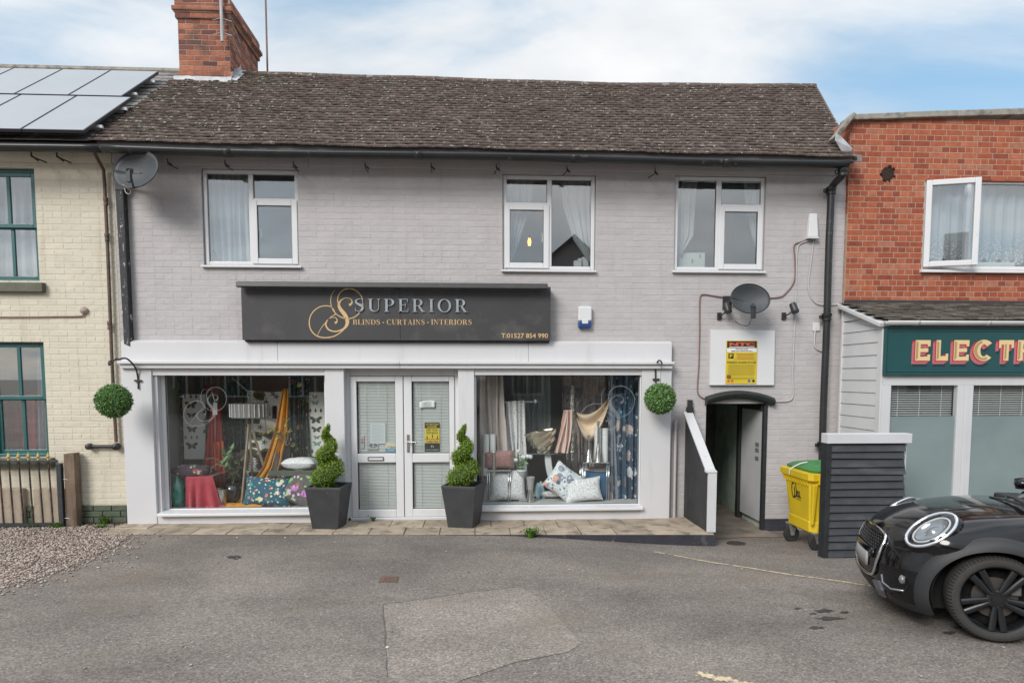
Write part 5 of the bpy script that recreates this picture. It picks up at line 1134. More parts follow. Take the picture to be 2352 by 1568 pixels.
m = MB(); m.box(lx0 + .01, RX1, YR - .045, YR - .002, wz - .01, AZ(2050, 689, YR - .04)); m.build('flashing_board', M('bitumen_strip', (0.045, 0.043, 0.043), .8, nz=(6, .3)), red, bevel=.008)
PWH = M('white_cladding', (0.58, 0.58, 0.59), .5, nz=(3, .05), stain=((.45, .44, .42), 6, .62, .85))
# side cladding boards in the x = lx0 plane, tilted like the photo
xs_ = RX0 - .015; yb, yf_ = YR - .005, YFr + .02; zbot = -0.15
nB = 19; zt0 = wz - .12
m = MB(); m.add([(xs_ + .012, yb, zbot), (xs_ + .012, yf_, zbot), (xs_ + .012, yf_, lz - .05), (xs_ + .012, yb, wz - .05)], [(0, 1, 2, 3)]); m.build('side_wall', PWH, red)
bh = .160
for i in range(24):
    za, zb_ = zbot + i * bh, zbot + (i + 1) * bh - .006
    top = lambda y: wz - .10 + (lz - wz) * (yb - y) / (yb - yf_)
    y_end = yf_; 
    if za > top(yf_) - .02:     # shortened under the sloping barge board
        y_end = yb - (wz - .10 - za) / (wz - lz) * (yb - yf_)
        if y_end > yb - .05: break
    zt_f = min(zb_, top(y_end)) if y_end == yf_ else za + .003
    zt_b = min(zb_, top(yb))
    if zt_b - za < .02: break
    MB().hexa([(xs_ - .014, yb, za), (xs_ - .014, y_end, za), (xs_ + .008, y_end, za), (xs_ + .008, yb, za), (xs_ - .004, yb, zt_b), (xs_ - .004, y_end, zt_f), (xs_ + .008, y_end, zt_f), (xs_ + .008, yb, zt_b)]).build('cladding_board', PWH, red)
m = MB(); m.bar((xs_ - .012, yb, wz - .035), (xs_ - .012, yf_ - .06, lz - .06), .05, .15, up=(1, 0, 0)); m.build('barge_board', PWH, red, bevel=.006)
m = MB(); m.box(xs_ - .025, xs_ + .02, yb - .04, yb, zbot, wz - .1); m.build('trim_strip', PWH, red, bevel=.004)
# front: corner post, rails, panes
def RXp(x, y): return AX(x, y, YFr)
zhead0, zhead1 = AZ(2100, 885, YFr), AZ(2100, 863, YFr); zsg1 = AZ(2100, 751, YFr); zsl = 0.42
m = MB(); m.box(xs_ - .016, RXp(2026, 900), YFr, YFr + .10, zbot, lz - .03); m.build('corner_post', PWH, red, bevel=.006)
m = MB(); m.box(RXp(2026, 870) + .001, RX1, YFr + .012, YFr + .09, zhead0, lz - .04); m.build('head_rail', PWH, red, bevel=.005)
xg0 = RXp(2043.5, 1000); xg1 = RXp(2196, 1000); xg2 = RXp(2232, 1000); gw = xg1 - xg0
xpos = [(xg0, xg1)]; x = xg2
while x < RX1 - .3: xpos.append((x, min(x + gw, RX1 - .06))); x += gw + (xg2 - xg1)
edges = [RXp(2026, 900) + .001] + [v for p in xpos for v in p] + [RX1]
m = MB()
for i in range(0, len(edges), 2): m.box(edges[i], edges[i + 1], YFr + .005, YFr + .085, zbot, zhead0 - .001); 
m.build('mullion', PWH, red, bevel=.006)
m = MB(); m.box(xg2 - .12, xg2 - .06, YFr - .006, YFr + .004, zbot, zhead0 - .002); m.build('cover_strip', PWH, red, bevel=.004)
MB().box(xg0, RX1, YFr + .02, YFr + .08, zbot, zsl).build('stall_riser', PWH, red)
FILM = M('frosted_film', (0.26, 0.32, 0.335), .22, nz=(1.1, .18), spec=1.0); SLATW = M('blind_slat', (0.62, 0.63, 0.62), .5)
zfilm = AZ(2120, 955, YFr + .05)
for i, (a, b) in enumerate(xpos):
    MB().box(a, b, YFr + .030, YFr + .036, zsl, zhead0).build('pane', SHOPGL, red); MB().box(a + .001, b - .001, YFr + .040, YFr + .044, zsl, zfilm).build('frosting', FILM, red)
    if i < 3:
        t = thing('venetian_blind', ['white slatted blind behind the first frosted pane of the teal shop', 'white slatted blind behind the second frosted pane of the teal shop', 'white slatted blind behind a farther pane of the teal shop'][i], 'blind', ((a + b) / 2, YFr + .12, zfilm - .05), group='blinds in the teal shop')
        m = MB(); z = zhead0 - .03
        while z > zfilm - .06:
            m.hexa([(a, YFr + .10, z - .006), (b, YFr + .10, z - .006), (b, YFr + .125, z + .004), (a, YFr + .125, z + .004), (a, YFr + .10, z - .005), (b, YFr + .10, z - .005), (b, YFr + .125, z + .005), (a, YFr + .125, z + .005)]); z -= .0285
        m.build('slats', SLATW, t, kind='stuff'); m = MB()
        for f in (.17, .5, .83): m.tube([(a + (b - a) * f, YFr + .098, zhead0), (a + (b - a) * f, YFr + .098, zfilm - .06)], .004, 4)
        m.build('cord', SLATW, t)
m = MB(); a, b, c, d, y0, y1 = xs_ + .02, RX1, -.1, lz - .1, YFr + .15, YR - .01
m.quad((a, y1, c), (b, y1, c), (b, y1, d), (a, y1, d)); m.quad((a, YFr + .1, d), (b, YFr + .1, d), (b, y1, wz), (a, y1, wz)); m.build('shop_interior', M('shop_inside', (0.10, 0.11, 0.115), .9, nz=(3, .5)), red)
GUTW = M('gutter_white', (0.50, 0.50, 0.50), .45, nz=(4, .1)); m = MB()
gz2 = AZ(2100, 742, YFr - .08); m.grid([[(x, YFr - .075 - math.cos(q) * .052, gz2 - math.sin(q) * .045 + .02) for q in np.linspace(-.2, math.pi + .2, 9)] for x in (xs_ - .03, 7, RX1)]); m.quad(*[(xs_ - .03, YFr - .075 - math.cos(q) * .052, gz2 - math.sin(q) * .045 + .02) for q in (0, 1, 2.1, math.pi)])
lg = m.build('lean_to_gutter', GUTW, red, smooth=True, solid=.005)
for px in (2107, 2270): x = AX(px, 742, YFr - .1); MB().grid([[(xx, YFr - .075 - math.cos(q) * .057, gz2 - math.sin(q) * .05 + .02) for q in np.linspace(-.2, math.pi + .2, 9)] for xx in (x - .02, x + .02)]).build('gutter_clip', GUTW, lg, smooth=True, solid=.004)
# teal fascia sign with painted block letters
fs = thing('fascia_sign', 'teal fascia sign with cream block letters shaded red, above the frosted panes', 'shop sign', (7.6, YFr, AZ(2100, 862, YFr)))
TSG = M('sign_teal', (0.012, 0.070, 0.073), .35, nz=(3, .08)); s0_, s1_ = RXp(2028.5, 800), RX1 - .05; sa, sb = AZ(2100, 861, YFr), AZ(2100, 751, YFr)
MB().box(s0_, s1_, YFr - .03, YFr + .011, sa, sb).build('sign_board', TSG, fs)
m = MB()
for e, y in ((0.0, .045), (.035, .037)):
    for (a, b, c, d) in ((s0_ + e, s0_ + e + .022, sa + e, sb - e), (s0_ + e + .022, s1_, sa + e, sa + e + .022), (s0_ + e + .022, s1_, sb - e - .022, sb - e)): m.box(a, b, YFr - y, YFr - .029, c, d)
m.build('moulding', TSG, fs, bevel=.004)
LG, LT, LR, LP, LSH = M('letter_cream', (0.72, 0.54, 0.28), .5), M('letter_tan', (0.40, 0.27, 0.13), .5), M('letter_red', (0.48, 0.03, 0.04), .5), M('letter_pink', (0.45, 0.14, 0.17), .5), M('letter_shadow', (0.008, 0.03, 0.045), .5)
def block(c):
    if c == 'E': return rc(0, 0, .34, 1) + rc(.34, 0, 1, .2) + rc(.34, .8, 1, 1) + rc(.34, .42, .86, .60) + rc(.82, .2, 1, .30) + rc(.82, .70, 1, .8)
    if c == 'L': return rc(0, 0, .36, 1) + rc(.36, 0, 1, .22) + rc(.80, .22, 1, .34)
    if c == 'T': return rc(.33, 0, .67, .78) + rc(0, .78, 1, 1) + rc(0, .62, .16, .78) + rc(.84, .62, 1, .78)
    if c == 'R': return rc(0, 0, .34, 1) + rc(.34, .80, .62, 1) + rc(.34, .40, .62, .58) + arcstrip(.60, .70, .40, .30, -90, 90, .30, .19, 12) + [[(.45, .42), (.75, .42), (1.04, 0), (.70, 0)]]
    if c == 'C': return arcstrip(.52, .5, .52, .52, 42, 318, .34, .22, 24)
YL = YFr - .0305
for c, xa_, xb_ in (('E', 2100.5, 2137), ('L', 2148.5, 2178.5), ('E', 2189, 2226), ('C', 2234, 2282), ('T', 2292, 2328.5), ('R', 2335, 2374)):
    a, b = at(xa_, 828, YL), at(xb_, 781, YL); f = lambda p: (a[0] + p[0] * (b[0] - a[0]), a[2] + p[1] * (b[2] - a[2]))
    P = [[f(p) for p in q] for q in block(c)]; mb = MB()
    sh = lambda d, e: [[(p[0] - d, p[1] - e) for p in q] for q in P]
    polys_to(mb, sh(.028, .075), fr, YL - .001, YL + .002, 4, .0001)
    for k in range(7): polys_to(mb, sh(.042 - k * .007, .042 - k * .007), fr, YL - .0022 - k * .0007, YL - .0012 - k * .0007, 3 if k < 4 else 2, .0001)
    polys_to(mb, sh(0.040, .012), fr, YL - .0019, YL - .0012, 2, .0001)
    polys_to(mb, P, fr, YL - .0085, YL - .006, 0, .0002)
    cx_, cz_ = (a[0] + b[0]) / 2, (a[2] + b[2]) / 2
    if c != 'C': polys_to(mb, [[(a[0] + .008, a[2] + .008), (a[0] + .036, a[2] + .03), (a[0] + .036, b[2] - .03), (a[0] + .008, b[2] - .008)]] if c != 'T' else [[(a[0] + .075, a[2] + .01), (a[0] + .10, a[2] + .03), (a[0] + .10, b[2] - .05), (a[0] + .075, b[2] - .05)]], fr, YL - .0095, YL - .0088, 1, .0001)
    else: polys_to(mb, [[f(p) for p in q] for q in arcstrip(.49, .5, .47, .47, 100, 300, .16, .10, 14)], fr, YL - .0095, YL - .0088, 1, .0001)
    mb.build('letter', [LG, LT, LR, LP, LSH], fs)
# ------------------------------------------------------------------ leaves
def leafmat(name, stops, tr=0.3, rough=0.45):
    m, t, b = newmat(name); an = t.nodes.new('ShaderNodeAttribute'); an.attribute_name = 'rnd'
    c = ramp(t, an.outputs['Fac'], stops); t.links.new(c, b.inputs['Base Color']); b.inputs['Roughness'].default_value = rough
    tl = t.nodes.new('ShaderNodeBsdfTranslucent'); t.links.new(c, tl.inputs[0]); ad = t.nodes.new('ShaderNodeMixShader'); ad.inputs[0].default_value = tr
    o = t.nodes['Material Output']; t.links.new(b.outputs[0], ad.inputs[1]); t.links.new(tl.outputs[0], ad.inputs[2]); t.links.new(ad.outputs[0], o.inputs[0]); return m
BOX = leafmat('box_leaf', [(0, (0.07, 0.13, 0.012)), (.4, (0.16, 0.26, 0.02)), (.75, (0.26, 0.38, 0.03)), (1, (0.40, 0.44, 0.06))])
FAUX = leafmat('faux_box_leaf', [(0, (0.05, 0.13, 0.03)), (.5, (0.13, 0.27, 0.07)), (.85, (0.25, 0.40, 0.14)), (1, (0.46, 0.56, 0.30))], .15)
WEED = leafmat('weed_leaf', [(0, (0.05, 0.11, 0.015)), (1, (0.15, 0.28, 0.04))])
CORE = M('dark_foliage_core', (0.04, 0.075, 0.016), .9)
def leaf(mb, p, n, ln, wd, r):
    n = np.array(n) + nrs.normal(0, .45, 3); n /= np.linalg.norm(n); a = np.cross(n, nrs.normal(0, 1, 3)); a /= np.linalg.norm(a); b = np.cross(n, a); u = a * .75 + n * .65; u /= np.linalg.norm(u)
    mb.add([p, p + u * ln * .5 + b * wd, p + u * ln, p + u * ln * .5 - b * wd], [(0, 1, 2, 3)], 0, r)
def topiary_ball(label, blabel, c, r, hook, bracket_pts, plate):
    t = thing('topiary_ball', label, 'topiary ball', tuple(np.array(c) - (0, 0, r)), group='hanging topiary balls')
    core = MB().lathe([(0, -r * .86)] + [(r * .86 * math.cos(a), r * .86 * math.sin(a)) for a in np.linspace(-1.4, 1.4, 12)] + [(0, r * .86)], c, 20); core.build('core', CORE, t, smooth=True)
    m = MB()
    for k in range(5200):
        n = nrs.normal(0, 1, 3); n /= np.linalg.norm(n); q = np.array(c) + n * r * (nrs.uniform(.84, .97) if k % 25 else nrs.uniform(.97, 1.06)); leaf(m, q, n, nrs.uniform(.022, .036), .0065, min(1, max(0, nrs.normal(.42, .26))))
    m.build('foliage', FAUX, t, attr=True, kind='stuff')
    m = MB(); top = np.array(c) + (0, 0, r * .9)
    for k in range(14):
        a = top + (np.array(hook) - top) * k / 14; b = top + (np.array(hook) - top) * (k + .8) / 14; m.tube([a + (.003 * (k % 2), 0, 0), b + (.003 * (k % 2), 0, 0)], .0035, 5)
    m.build('chain', IRON, t)
    b = thing('hanging_bracket', blabel, 'bracket', tuple(plate), group='curved iron hanging brackets')
    MB().tube(catmull(bracket_pts, 6), .011, 8).build('arm', IRON, b, smooth=True)
    m = MB(); m.box(plate[0] - .045, plate[0] + .045, plate[1] - .02, plate[1] - .002, plate[2] - .012, plate[2] + .012); m.build('crossbar', IRON, b)
    return t
cL = at(261, 921, -.56); hk = np.array((cL[0], -.56, AZ(256, 838, -.56)))
w1, w2 = at(318, 893, -.115), at(316, 862, -.115)
topiary_ball('green leafy topiary ball hanging at the left corner over the cream wall', 'curved iron bracket on the left end of the shopfront', cL, .205, hk, [w1, w2, w2 + (-.005, -.06, .12), w2 + (-.03, -.2, .215), w2 + (-.06, -.33, .20), hk + (0.02, .06, .075), hk + (0, 0, .03), hk + (-.02, -.03, 0.0), hk + (-.03, -.01, .035), hk + (-.015, .02, .05)], np.array((at(317, 874, -.115)[0], -.105, at(317, 874, -.115)[2])))
cR = at(1516, 915, -.42); hk = np.array((cR[0] + .01, -.42, AZ(1520, 836, -.42))); w1, w2 = at(1506, 893, -.115), at(1506, 845, -.115)
topiary_ball('green leafy topiary ball hanging right of the curtain display window', 'curved iron bracket on the right end of the shopfront', cR, .20, hk, [w1, w2, w2 + (0, -.06, .07), w2 + (0, -.16, .10), hk + (0, .06, .045), hk + (0, 0, .03), hk + (0.004, -.02, 0)], np.array((at(1507, 871, -.115)[0], -.105, at(1507, 871, -.115)[2])))

# ------------------------------------------------------------------ planters with spiral topiary
PLM = M('planter_charcoal', (0.040, 0.041, 0.044), .55, nz=(7, .2), stain=((0.10, 0.10, 0.105), 9, .66, .8), bump=(40, .003)); SOIL = M('soil', (0.03, 0.02, 0.013), .95, nz=(40, .4), bump=(40, .02))
def planter(label, x, y, rot, slabel, hz, turn, seed):
    z = 0.012; t = thing('planter', label, 'planter', (x, y, z), R(rot), group='tapered charcoal planters by the door')
    a, b, h = .17, .235, .555; m = MB(); sq = lambda r, zz: [(-r, -r, zz), (r, -r, zz), (r, r, zz), (-r, r, zz)]
    rings = [sq(a, 0), sq(b - .004, h - .045), sq(b, h - .04), sq(b, h), sq(b - .03, h), sq(b - .045, h - .06)]
    V = [p for r_ in rings for p in r_]; F = [(3, 2, 1, 0)] + [(i * 4 + j, i * 4 + (j + 1) % 4, (i + 1) * 4 + (j + 1) % 4, (i + 1) * 4 + j) for i in range(5) for j in range(4)]
    m.add(V, F); m.build('pot', PLM, t, bevel=.006)
    MB().add(sq(b - .047, h - .055), [(0, 1, 2, 3)]).build('compost', SOIL, t)
    s = thing('spiral_topiary', slabel, 'topiary', (x, y, z + h - .05), 0, group='spiral clipped box plants')
    H = hz - (z + h - .05); pts, rad = [], []
    for k in range(61):
        q = k / 60; an = turn + q * 2 * math.pi * 2.55; rr = .072 * (1 - q) ** 0.8 + .016; pts.append(np.array((x + rr * math.cos(an), y + rr * math.sin(an), z + h + .03 + q * (H - .10)))); rad.append(max(.016, .155 * (1 - q) ** .72 + .006))
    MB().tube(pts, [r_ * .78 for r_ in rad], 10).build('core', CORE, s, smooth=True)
    m = MB(); rs = np.random.RandomState(seed); acc = np.array(rad); acc = acc / acc.sum()
    for k in rs.choice(61, 9500, p=acc):
        n = rs.normal(0, 1, 3); n /= np.linalg.norm(n); f = rs.uniform(0, 1); k2 = min(60, k + 1); c = pts[k] * (1 - f) + pts[k2] * f; lump = 1 + .10 * mnoise.noise(Vector(tuple(c * 14 + n * 2)))
        q = c + n * rad[k] * (rs.uniform(.72, 1.0) if rs.rand() > .05 else rs.uniform(1.0, 1.22)) * lump
        leaf(m, q, n + np.array((0, 0, .25)), rs.uniform(.016, .028), .0068, min(1, max(0, rs.normal(.45, .22) + .12 * n[2])))
    m.build('foliage', BOX, s, attr=True, kind='stuff'); MB().tube([(x, y, z + h - .06), pts[0], pts[4]], .016, 6).build('stem', M('box_bark', (0.10, 0.07, 0.045), .9), s)
planter('tapered charcoal planter standing left of the shop door', AX(757, 1190, -.36), -.365, -7, 'spiral clipped box plant in the planter left of the shop door', AZ(750, 973, -.36), 2.2, 3)
planter('tapered charcoal planter standing right of the shop door', AX(1066, 1190, -.36), -.365, -17, 'spiral clipped box plant in the planter right of the shop door', AZ(1060, 973, -.36), 2.5, 4)

# ------------------------------------------------------------------ left: gate, post, gravel, weeds
YG_ = -.16; GOLDM = M('gold_finial', (0.52, 0.40, 0.16), .4, .5, nz=(20, .2)); BLUEG = M('gate_black', (0.030, 0.034, 0.038), .5, nz=(20, .3)); RBAR = M('rusty_bar', (0.026, 0.02, 0.018), .65, nz=(25, .3), stain=((0.14, 0.06, 0.03), 16, .5, .65))
gzb = .02; zt_ = AZ(60, 1059, YG_)
gate = thing('iron_gate', 'low black iron gate with gold spear tips by the cream house', 'gate', (AX(138, 1190, YG_), YG_, gzb))
xe = AX(140, 1130, YG_); xs0 = AX(-170, 1130, YG_)
m = MB(); m.box(xs0, xe - .03, YG_ - .02, YG_ + .02, zt_ - .01, zt_ + .012); m.build('top_rail', BLUEG, gate); m = MB(); m.box(xs0, xe - .03, YG_ - .02, YG_ + .02, gzb, gzb + .04); m.build('bottom_rail', BLUEG, gate)
m = MB(); m.box(xe - .03, xe + .03, YG_ - .03, YG_ + .03, gzb - .01, zt_ - .03); m.build('hanging_stile', BLUEG, gate, bevel=.004)
x = xe - .14; i = 0; fin = None
while x > xs0:
    lean = .02; b = MB().tube([(x + lean, YG_, gzb + .03), (x, YG_, zt_ + .03)], .0105, 6).build('bar', RBAR, gate)
    f = MB(); f.lathe([(.010, 0), (.017, .008), (.010, .02), (.012, .03), (.024, .05), (.014, .075), (0, .115)], (x, YG_, zt_ + .012), 8); f.bar((x - .03, YG_, zt_ + .045), (x + .03, YG_, zt_ + .045), .012, .014); f.build('finial', GOLDM, b, smooth=True, autosm=40); x -= .1245
m = MB(); 
for z in (zt_ - .25, gzb + .09): m.tube([(xe, YG_, z), (xe + .05, YG_ - .01, z + .01), (xe + .12, YG_ + .02, z - .004)], .009, 6)
m.build('hinge', SILVER, gate)
WOODP = M('weathered_post', (0.19, 0.135, 0.095), .9, nz=(4, .3), stain=((0.08, 0.055, 0.04), 12, .5, .7, (1, 1, .15)), bump=(30, .006))
a, b, c, d = at(152, 1041, -.10), at(176, 1039, -.10), at(183, 1192, -.10), at(159, 1192, -.10)
tag(MB().hexa([(d[0], -.16, -.03), (c[0], -.16, -.03), (c[0], -.03, -.03), (d[0], -.03, -.03), (a[0], -.16, a[2]), (b[0], -.16, b[2]), (b[0], -.03, b[2]), (a[0], -.03, a[2])]).build('wooden_post', WOODP, bevel=.006), 'leaning weathered wooden gate post between the iron gate and the shop', 'post')
STEPM = M('step_render', (0.40, 0.33, 0.25), .9, nz=(5, .15), bump=(20, .008))
for (xa, xb) in ((-10, 53), (80, 150)): a, b = at(xa, 1190, -.06), at(xb, 1121, -.06); MB().box(a[0], b[0], -.07, -.002, -.1, b[2]).build('pier_base', STEPM, cream, bevel=.01)
PEB = [(0, (0.18, 0.125, 0.10)), (.3, (0.29, 0.22, 0.185)), (.6, (0.38, 0.315, 0.275)), (.85, (0.50, 0.45, 0.40)), (1, (0.25, 0.12, 0.085))]
PEBM = M('pebble', (.3, .25, .2), .8, rv=('attr', PEB), nz=(40, .2)); PEBB = tarmac('gravel_bed', (0.20, 0.165, 0.14), (0.14, 0.115, 0.10), (.4, .37, .34), .01)
GPX = [(-140, 1206), (0, 1202), (150, 1200), (285, 1199), (296, 1232), (262, 1256), (190, 1290), (110, 1322), (20, 1348), (-140, 1380)]
ground_sheet('gravel_bed', dense([(x if x < -50 else -100 + (x + 100) * .90, 1200 + (y - 1200) * .80 + 4) for x, y in GPX], 14), PEBB, .004, 'bed of the pale gravel in front of the cream house')
def inpoly(x, y, P):
    c = False
    for i in range(len(P)):
        x0, y0 = P[i]; x1, y1 = P[i - 1]
        if (y0 > y) != (y1 > y) and x < (x1 - x0) * (y - y0) / (y1 - y0) + x0: c = not c
    return c
OCT = [(1, 0, 0), (-1, 0, 0), (0, 1, 0), (0, -1, 0), (0, 0, 1), (0, 0, -1), (.6, .6, .55), (-.6, .6, .55), (.6, -.6, .55), (-.6, -.6, .55)]
OF = [(0, 6, 4), (0, 4, 8), (1, 4, 7), (1, 9, 4), (2, 4, 6), (2, 7, 4), (3, 8, 4), (3, 4, 9), (0, 2, 6), (2, 1, 7), (1, 3, 9), (3, 0, 8), (0, 5, 2), (2, 5, 1), (1, 5, 3), (3, 5, 0)]
def pebble(mb, x, y, s, r):
    a = nrs.uniform(0, 6.28); ca, sa = math.cos(a), math.sin(a); ex, ey, ez = s * nrs.uniform(.7, 1.3), s * nrs.uniform(.6, 1), s * nrs.uniform(.4, .7); z = gzz(x, y) + ez * .35 + .004
    mb.add([(x + (p[0] * ex * ca - p[1] * ey * sa) * (1 + .15 * nrs.randn()), y + (p[0] * ex * sa + p[1] * ey * ca) * (1 + .15 * nrs.randn()), z + p[2] * ez) for p in OCT], OF, 0, r)
mb = MB(); W3 = [on_ground(*p) for p in GPX]; P2 = [(p[0], p[1]) for p in W3]; x0_, x1_ = min(p[0] for p in P2), max(p[0] for p in P2); y0_, y1_ = min(p[1] for p in P2), max(p[1] for p in P2); n = 0
while n < 11000:
    x, y = nrs.uniform(x0_, x1_ + .5), nrs.uniform(y0_ - .5, y1_)
    if not inpoly(x, y, P2):
        d = min(math.hypot(x - a[0] - (b[0] - a[0]) * q, y - a[1] - (b[1] - a[1]) * q) for a, b in zip(P2, P2[1:]) for q in (0, .25, .5, .75))
        if nrs.rand() > .5 * math.exp(-d / .13) or y > -.55: continue
    pebble(mb, x, y, nrs.uniform(.008, .018), nrs.rand()); n += 1
tag(mb.build('gravel', PEBM, attr=True, smooth=True), 'loose pinkish grey gravel spread in front of the cream house', None, kind='stuff')
mb = MB()
for k in range(300):
    x, y = nrs.uniform(-5.5, 4.5), nrs.uniform(-6.3, -1.0); s = abs(nrs.normal(.004, .003)) + .003; pebble(mb, x, y, s, nrs.rand())
for px in ((890, 1488), (545, 1235), (300, 1303), (770, 1245), (655, 1236)): p = on_ground(*px); pebble(mb, p[0], p[1], .018, .8)
tag(mb.build('stray_stones', PEBM, attr=True, smooth=True), 'small stray stones scattered over the tarmac yard', None, kind='stuff')
LEAFB = leafmat('dead_leaf', [(0, (0.06, 0.03, 0.02)), (1, (0.17, 0.09, 0.05))], .1)
mb = MB()
for k in range(900):
    p = on_ground(nrs.uniform(170, 292), nrs.uniform(1196, 1208)); leaf(mb, p + np.array((0, nrs.uniform(-.03, .05), .008)), (0, 0, 1), nrs.uniform(.015, .035), .008, nrs.rand())
tag(mb.build('dead_leaves', LEAFB, attr=True), 'brown leaf litter against the foot of the cream wall', None, kind='stuff')
def weed(label, px, n, h, sp, world=None):
    p = on_ground(*px) if world is None else np.array(world); m = MB()
    for k in range(n):
        a = nrs.uniform(0, 6.28); r_ = nrs.uniform(.2, 1) * sp; b = p + np.array((math.cos(a) * r_ * .3, math.sin(a) * r_ * .3, 0)); tip = p + np.array((math.cos(a) * r_, math.sin(a) * r_ * .6, h * nrs.uniform(.5, 1))); mid = (b + tip) / 2 + np.array((0, 0, h * .2)); s = np.array((-math.sin(a), math.cos(a), 0)) * .006
        m.add([b - s * .6, b + s * .6, mid + s, mid - s, tip], [(0, 1, 2, 3), (3, 2, 4)], 0, nrs.rand())
        if k % 2 == 0: leaf(m, tip, (0, 0, 1), .03, .009, nrs.rand())
    return tag(m.build('weed', WEED, attr=True), label, 'weed')
weed('bright green weed sprouting at the pavement edge below the curtain window', (1218, 1234), 150, .11, .13)
weed('small weed at the foot of the cream wall by the shop corner', None, 40, .14, .10, (-4.98, -.06, .0)); weed('tuft of weed in the gravel in front of the gate post', (78, 1211), 60, .04, .10); weed('flat weed between the gravel and the shop corner', (232, 1212), 70, .04, .13); weed('tiny weed at the door threshold', None, 36, .07, .07, (AX(762, 1186, -.1) + .55, -.09, .012)); weed('low weed at the foot of the wooden post', None, 50, .07, .12, (-5.5, -.2, .0))
# covers, stains
RUSTC = M('rusty_iron', (0.15, 0.085, 0.062), .75, nz=(20, .3), stain=((0.09, 0.085, 0.08), 14, .5, .7), bump=(40, .006))
p = [on_ground(*q) for q in ((869, 1337), (912, 1337), (916, 1324), (875, 1324))]; cc = sum(p) / 4; dc = thing('drain_cover', 'small rusty rectangular cover set in the tarmac', 'drain cover', tuple(cc))
m = MB(); V = lambda s, z: [(cc[0] + (q[0] - cc[0]) * s, cc[1] + (q[1] - cc[1]) * s, gzz(q[0], q[1]) + z) for q in p]; m.hexa(V(1.0, -.02) + V(1.0, .007)); m.build('frame', RUSTC, dc); m = MB(); m.hexa(V(.88, .0) + V(.88, .010)); m.build('lid', RUSTC, dc)
m = MB()
for fx in (.3, .5, .7):
    for fy in (.35, .65):
        q = p[0] * (1 - fx) * (1 - fy) + p[1] * fx * (1 - fy) + p[2] * fx * fy + p[3] * (1 - fx) * fy; m.lathe([(.014, 0), (.014, .004), (0, .005)], (q[0], q[1], gzz(q[0], q[1]) + .0095), 8)
m.build('lid_studs', RUSTC, dc, kind='stuff')
c = on_ground(1691, 1248); sc_ = thing('stop_tap_cover', 'small dark round cover in the tarmac before the passage', 'drain cover', tuple(c)); MB().lathe([(.12, -.02), (.12, .006), (.105, .008), (.10, .004), (0, .004)], (c[0], c[1], gzz(c[0], c[1]) + .002), 22).build('lid', M('dark_iron_cover', (.035, .034, .033), .7, nz=(30, .3), bump=(40, .005)), sc_)
OIL = M('oil_stain', (0.045, 0.043, 0.042), .6, nz=(12, .3), bump=(30, .008))
for i, (x, y, w_, h_) in enumerate(((538, 1279, 16, 4), (1893, 1402, 20, 4), (1907, 1419, 30, 4), (1940, 1405, 10, 2.5), (1868, 1408, 8, 2), (1875, 1440, 16, 3), (2180, 1452, 14, 3.5), (2205, 1440, 14, 3), (1832, 1396, 8, 2))):
    pts = [(x + w_ * (1 + .35 * math.sin(k * 2.3 + i)) * math.cos(2 * math.pi * k / 16), y + h_ * (1 + .4 * math.cos(k * 1.9 + i * 2)) * math.sin(2 * math.pi * k / 16)) for k in range(16)]
    ground_sheet('oil_stain', pts, OIL, .0035, 'dark oil stain soaked into the tarmac')

# ------------------------------------------------------------------ ramp screen beside the passage
rp = thing('ramp_screen', 'dark boarded ramp screen with a white sloping cap left of the passage', 'screen', (2.92, -.5, -.02))
zi, zo = AZ(1588, 947, -.05), AZ(1637, 1081, -.97); xL, xR = 2.885, 2.935; zbot = -.02
BLKR = M('screen_dark', (0.030, 0.031, 0.034), .6, nz=(5, .25), stain=((0.07, 0.07, 0.072), 8, .55, .8, (1, 1, .2)), bump=(18, .003))
MB().add([(xL, -.02, zbot), (xL, -.985, zbot), (xL, -.985, zo - .02), (xL, -.02, zi - .02), (xR, -.02, zbot), (xR, -.985, zbot), (xR, -.985, zo - .02), (xR, -.02, zi - .02)], [(0, 1, 2, 3), (7, 6, 5, 4), (0, 4, 5, 1), (1, 5, 6, 2), (2, 6, 7, 3), (3, 7, 4, 0)]).build('panel', BLKR, rp)
for k in range(11):
    y = -.10 - k * .083; zt2 = zi + (zo - zi) * (y + .05) / -.92 - .075; MB().box(xR + .002, xR + .055, y - .036, y + .036, -.15, zt2).build('board', BLKW, rp)
m = MB(); cw = .062; xm = (xL + xR) / 2 + .005
m.bar((xm, -.03, zi), (xm, -.955, zo + .005), cw * 2, .028, up=(0, 0, 1)); m.build('sloping_cap', PWH, rp, bevel=.004)
m = MB(); m.hexa([(xm - cw - .012, -1.03, zo - .018), (xm + cw, -1.03, zo - .018), (xm + cw, -.95, zo - .012), (xm - cw - .012, -.95, zo - .012), (xm - cw - .012, -1.03, zo + .006), (xm + cw, -1.03, zo + .006), (xm + cw, -.95, zo + .02), (xm - cw - .012, -.95, zo + .02)]); m.build('cap_end', PWH, rp, bevel=.003)
MB().box(xm - cw + .015, xm + cw, -1.025, -.988, .03, zo - .02).build('end_board', PWH, rp, bevel=.004)
MB().box(xm - .02, xm + .03, -1.02, -.99, -.15, .028).build('foot', BLKW, rp)
m = MB(); m.box(2.895, 2.985, -.06, -.003, zi - .3, AZ(1588, 935, -.03)); m.build('wall_post', BLKW, rp); MB().box(2.91, 2.97, -.055, -.004, AZ(1588, 935, -.03) + .001, AZ(1588, 918, -.03)).build('post_top', BLKW, rp)

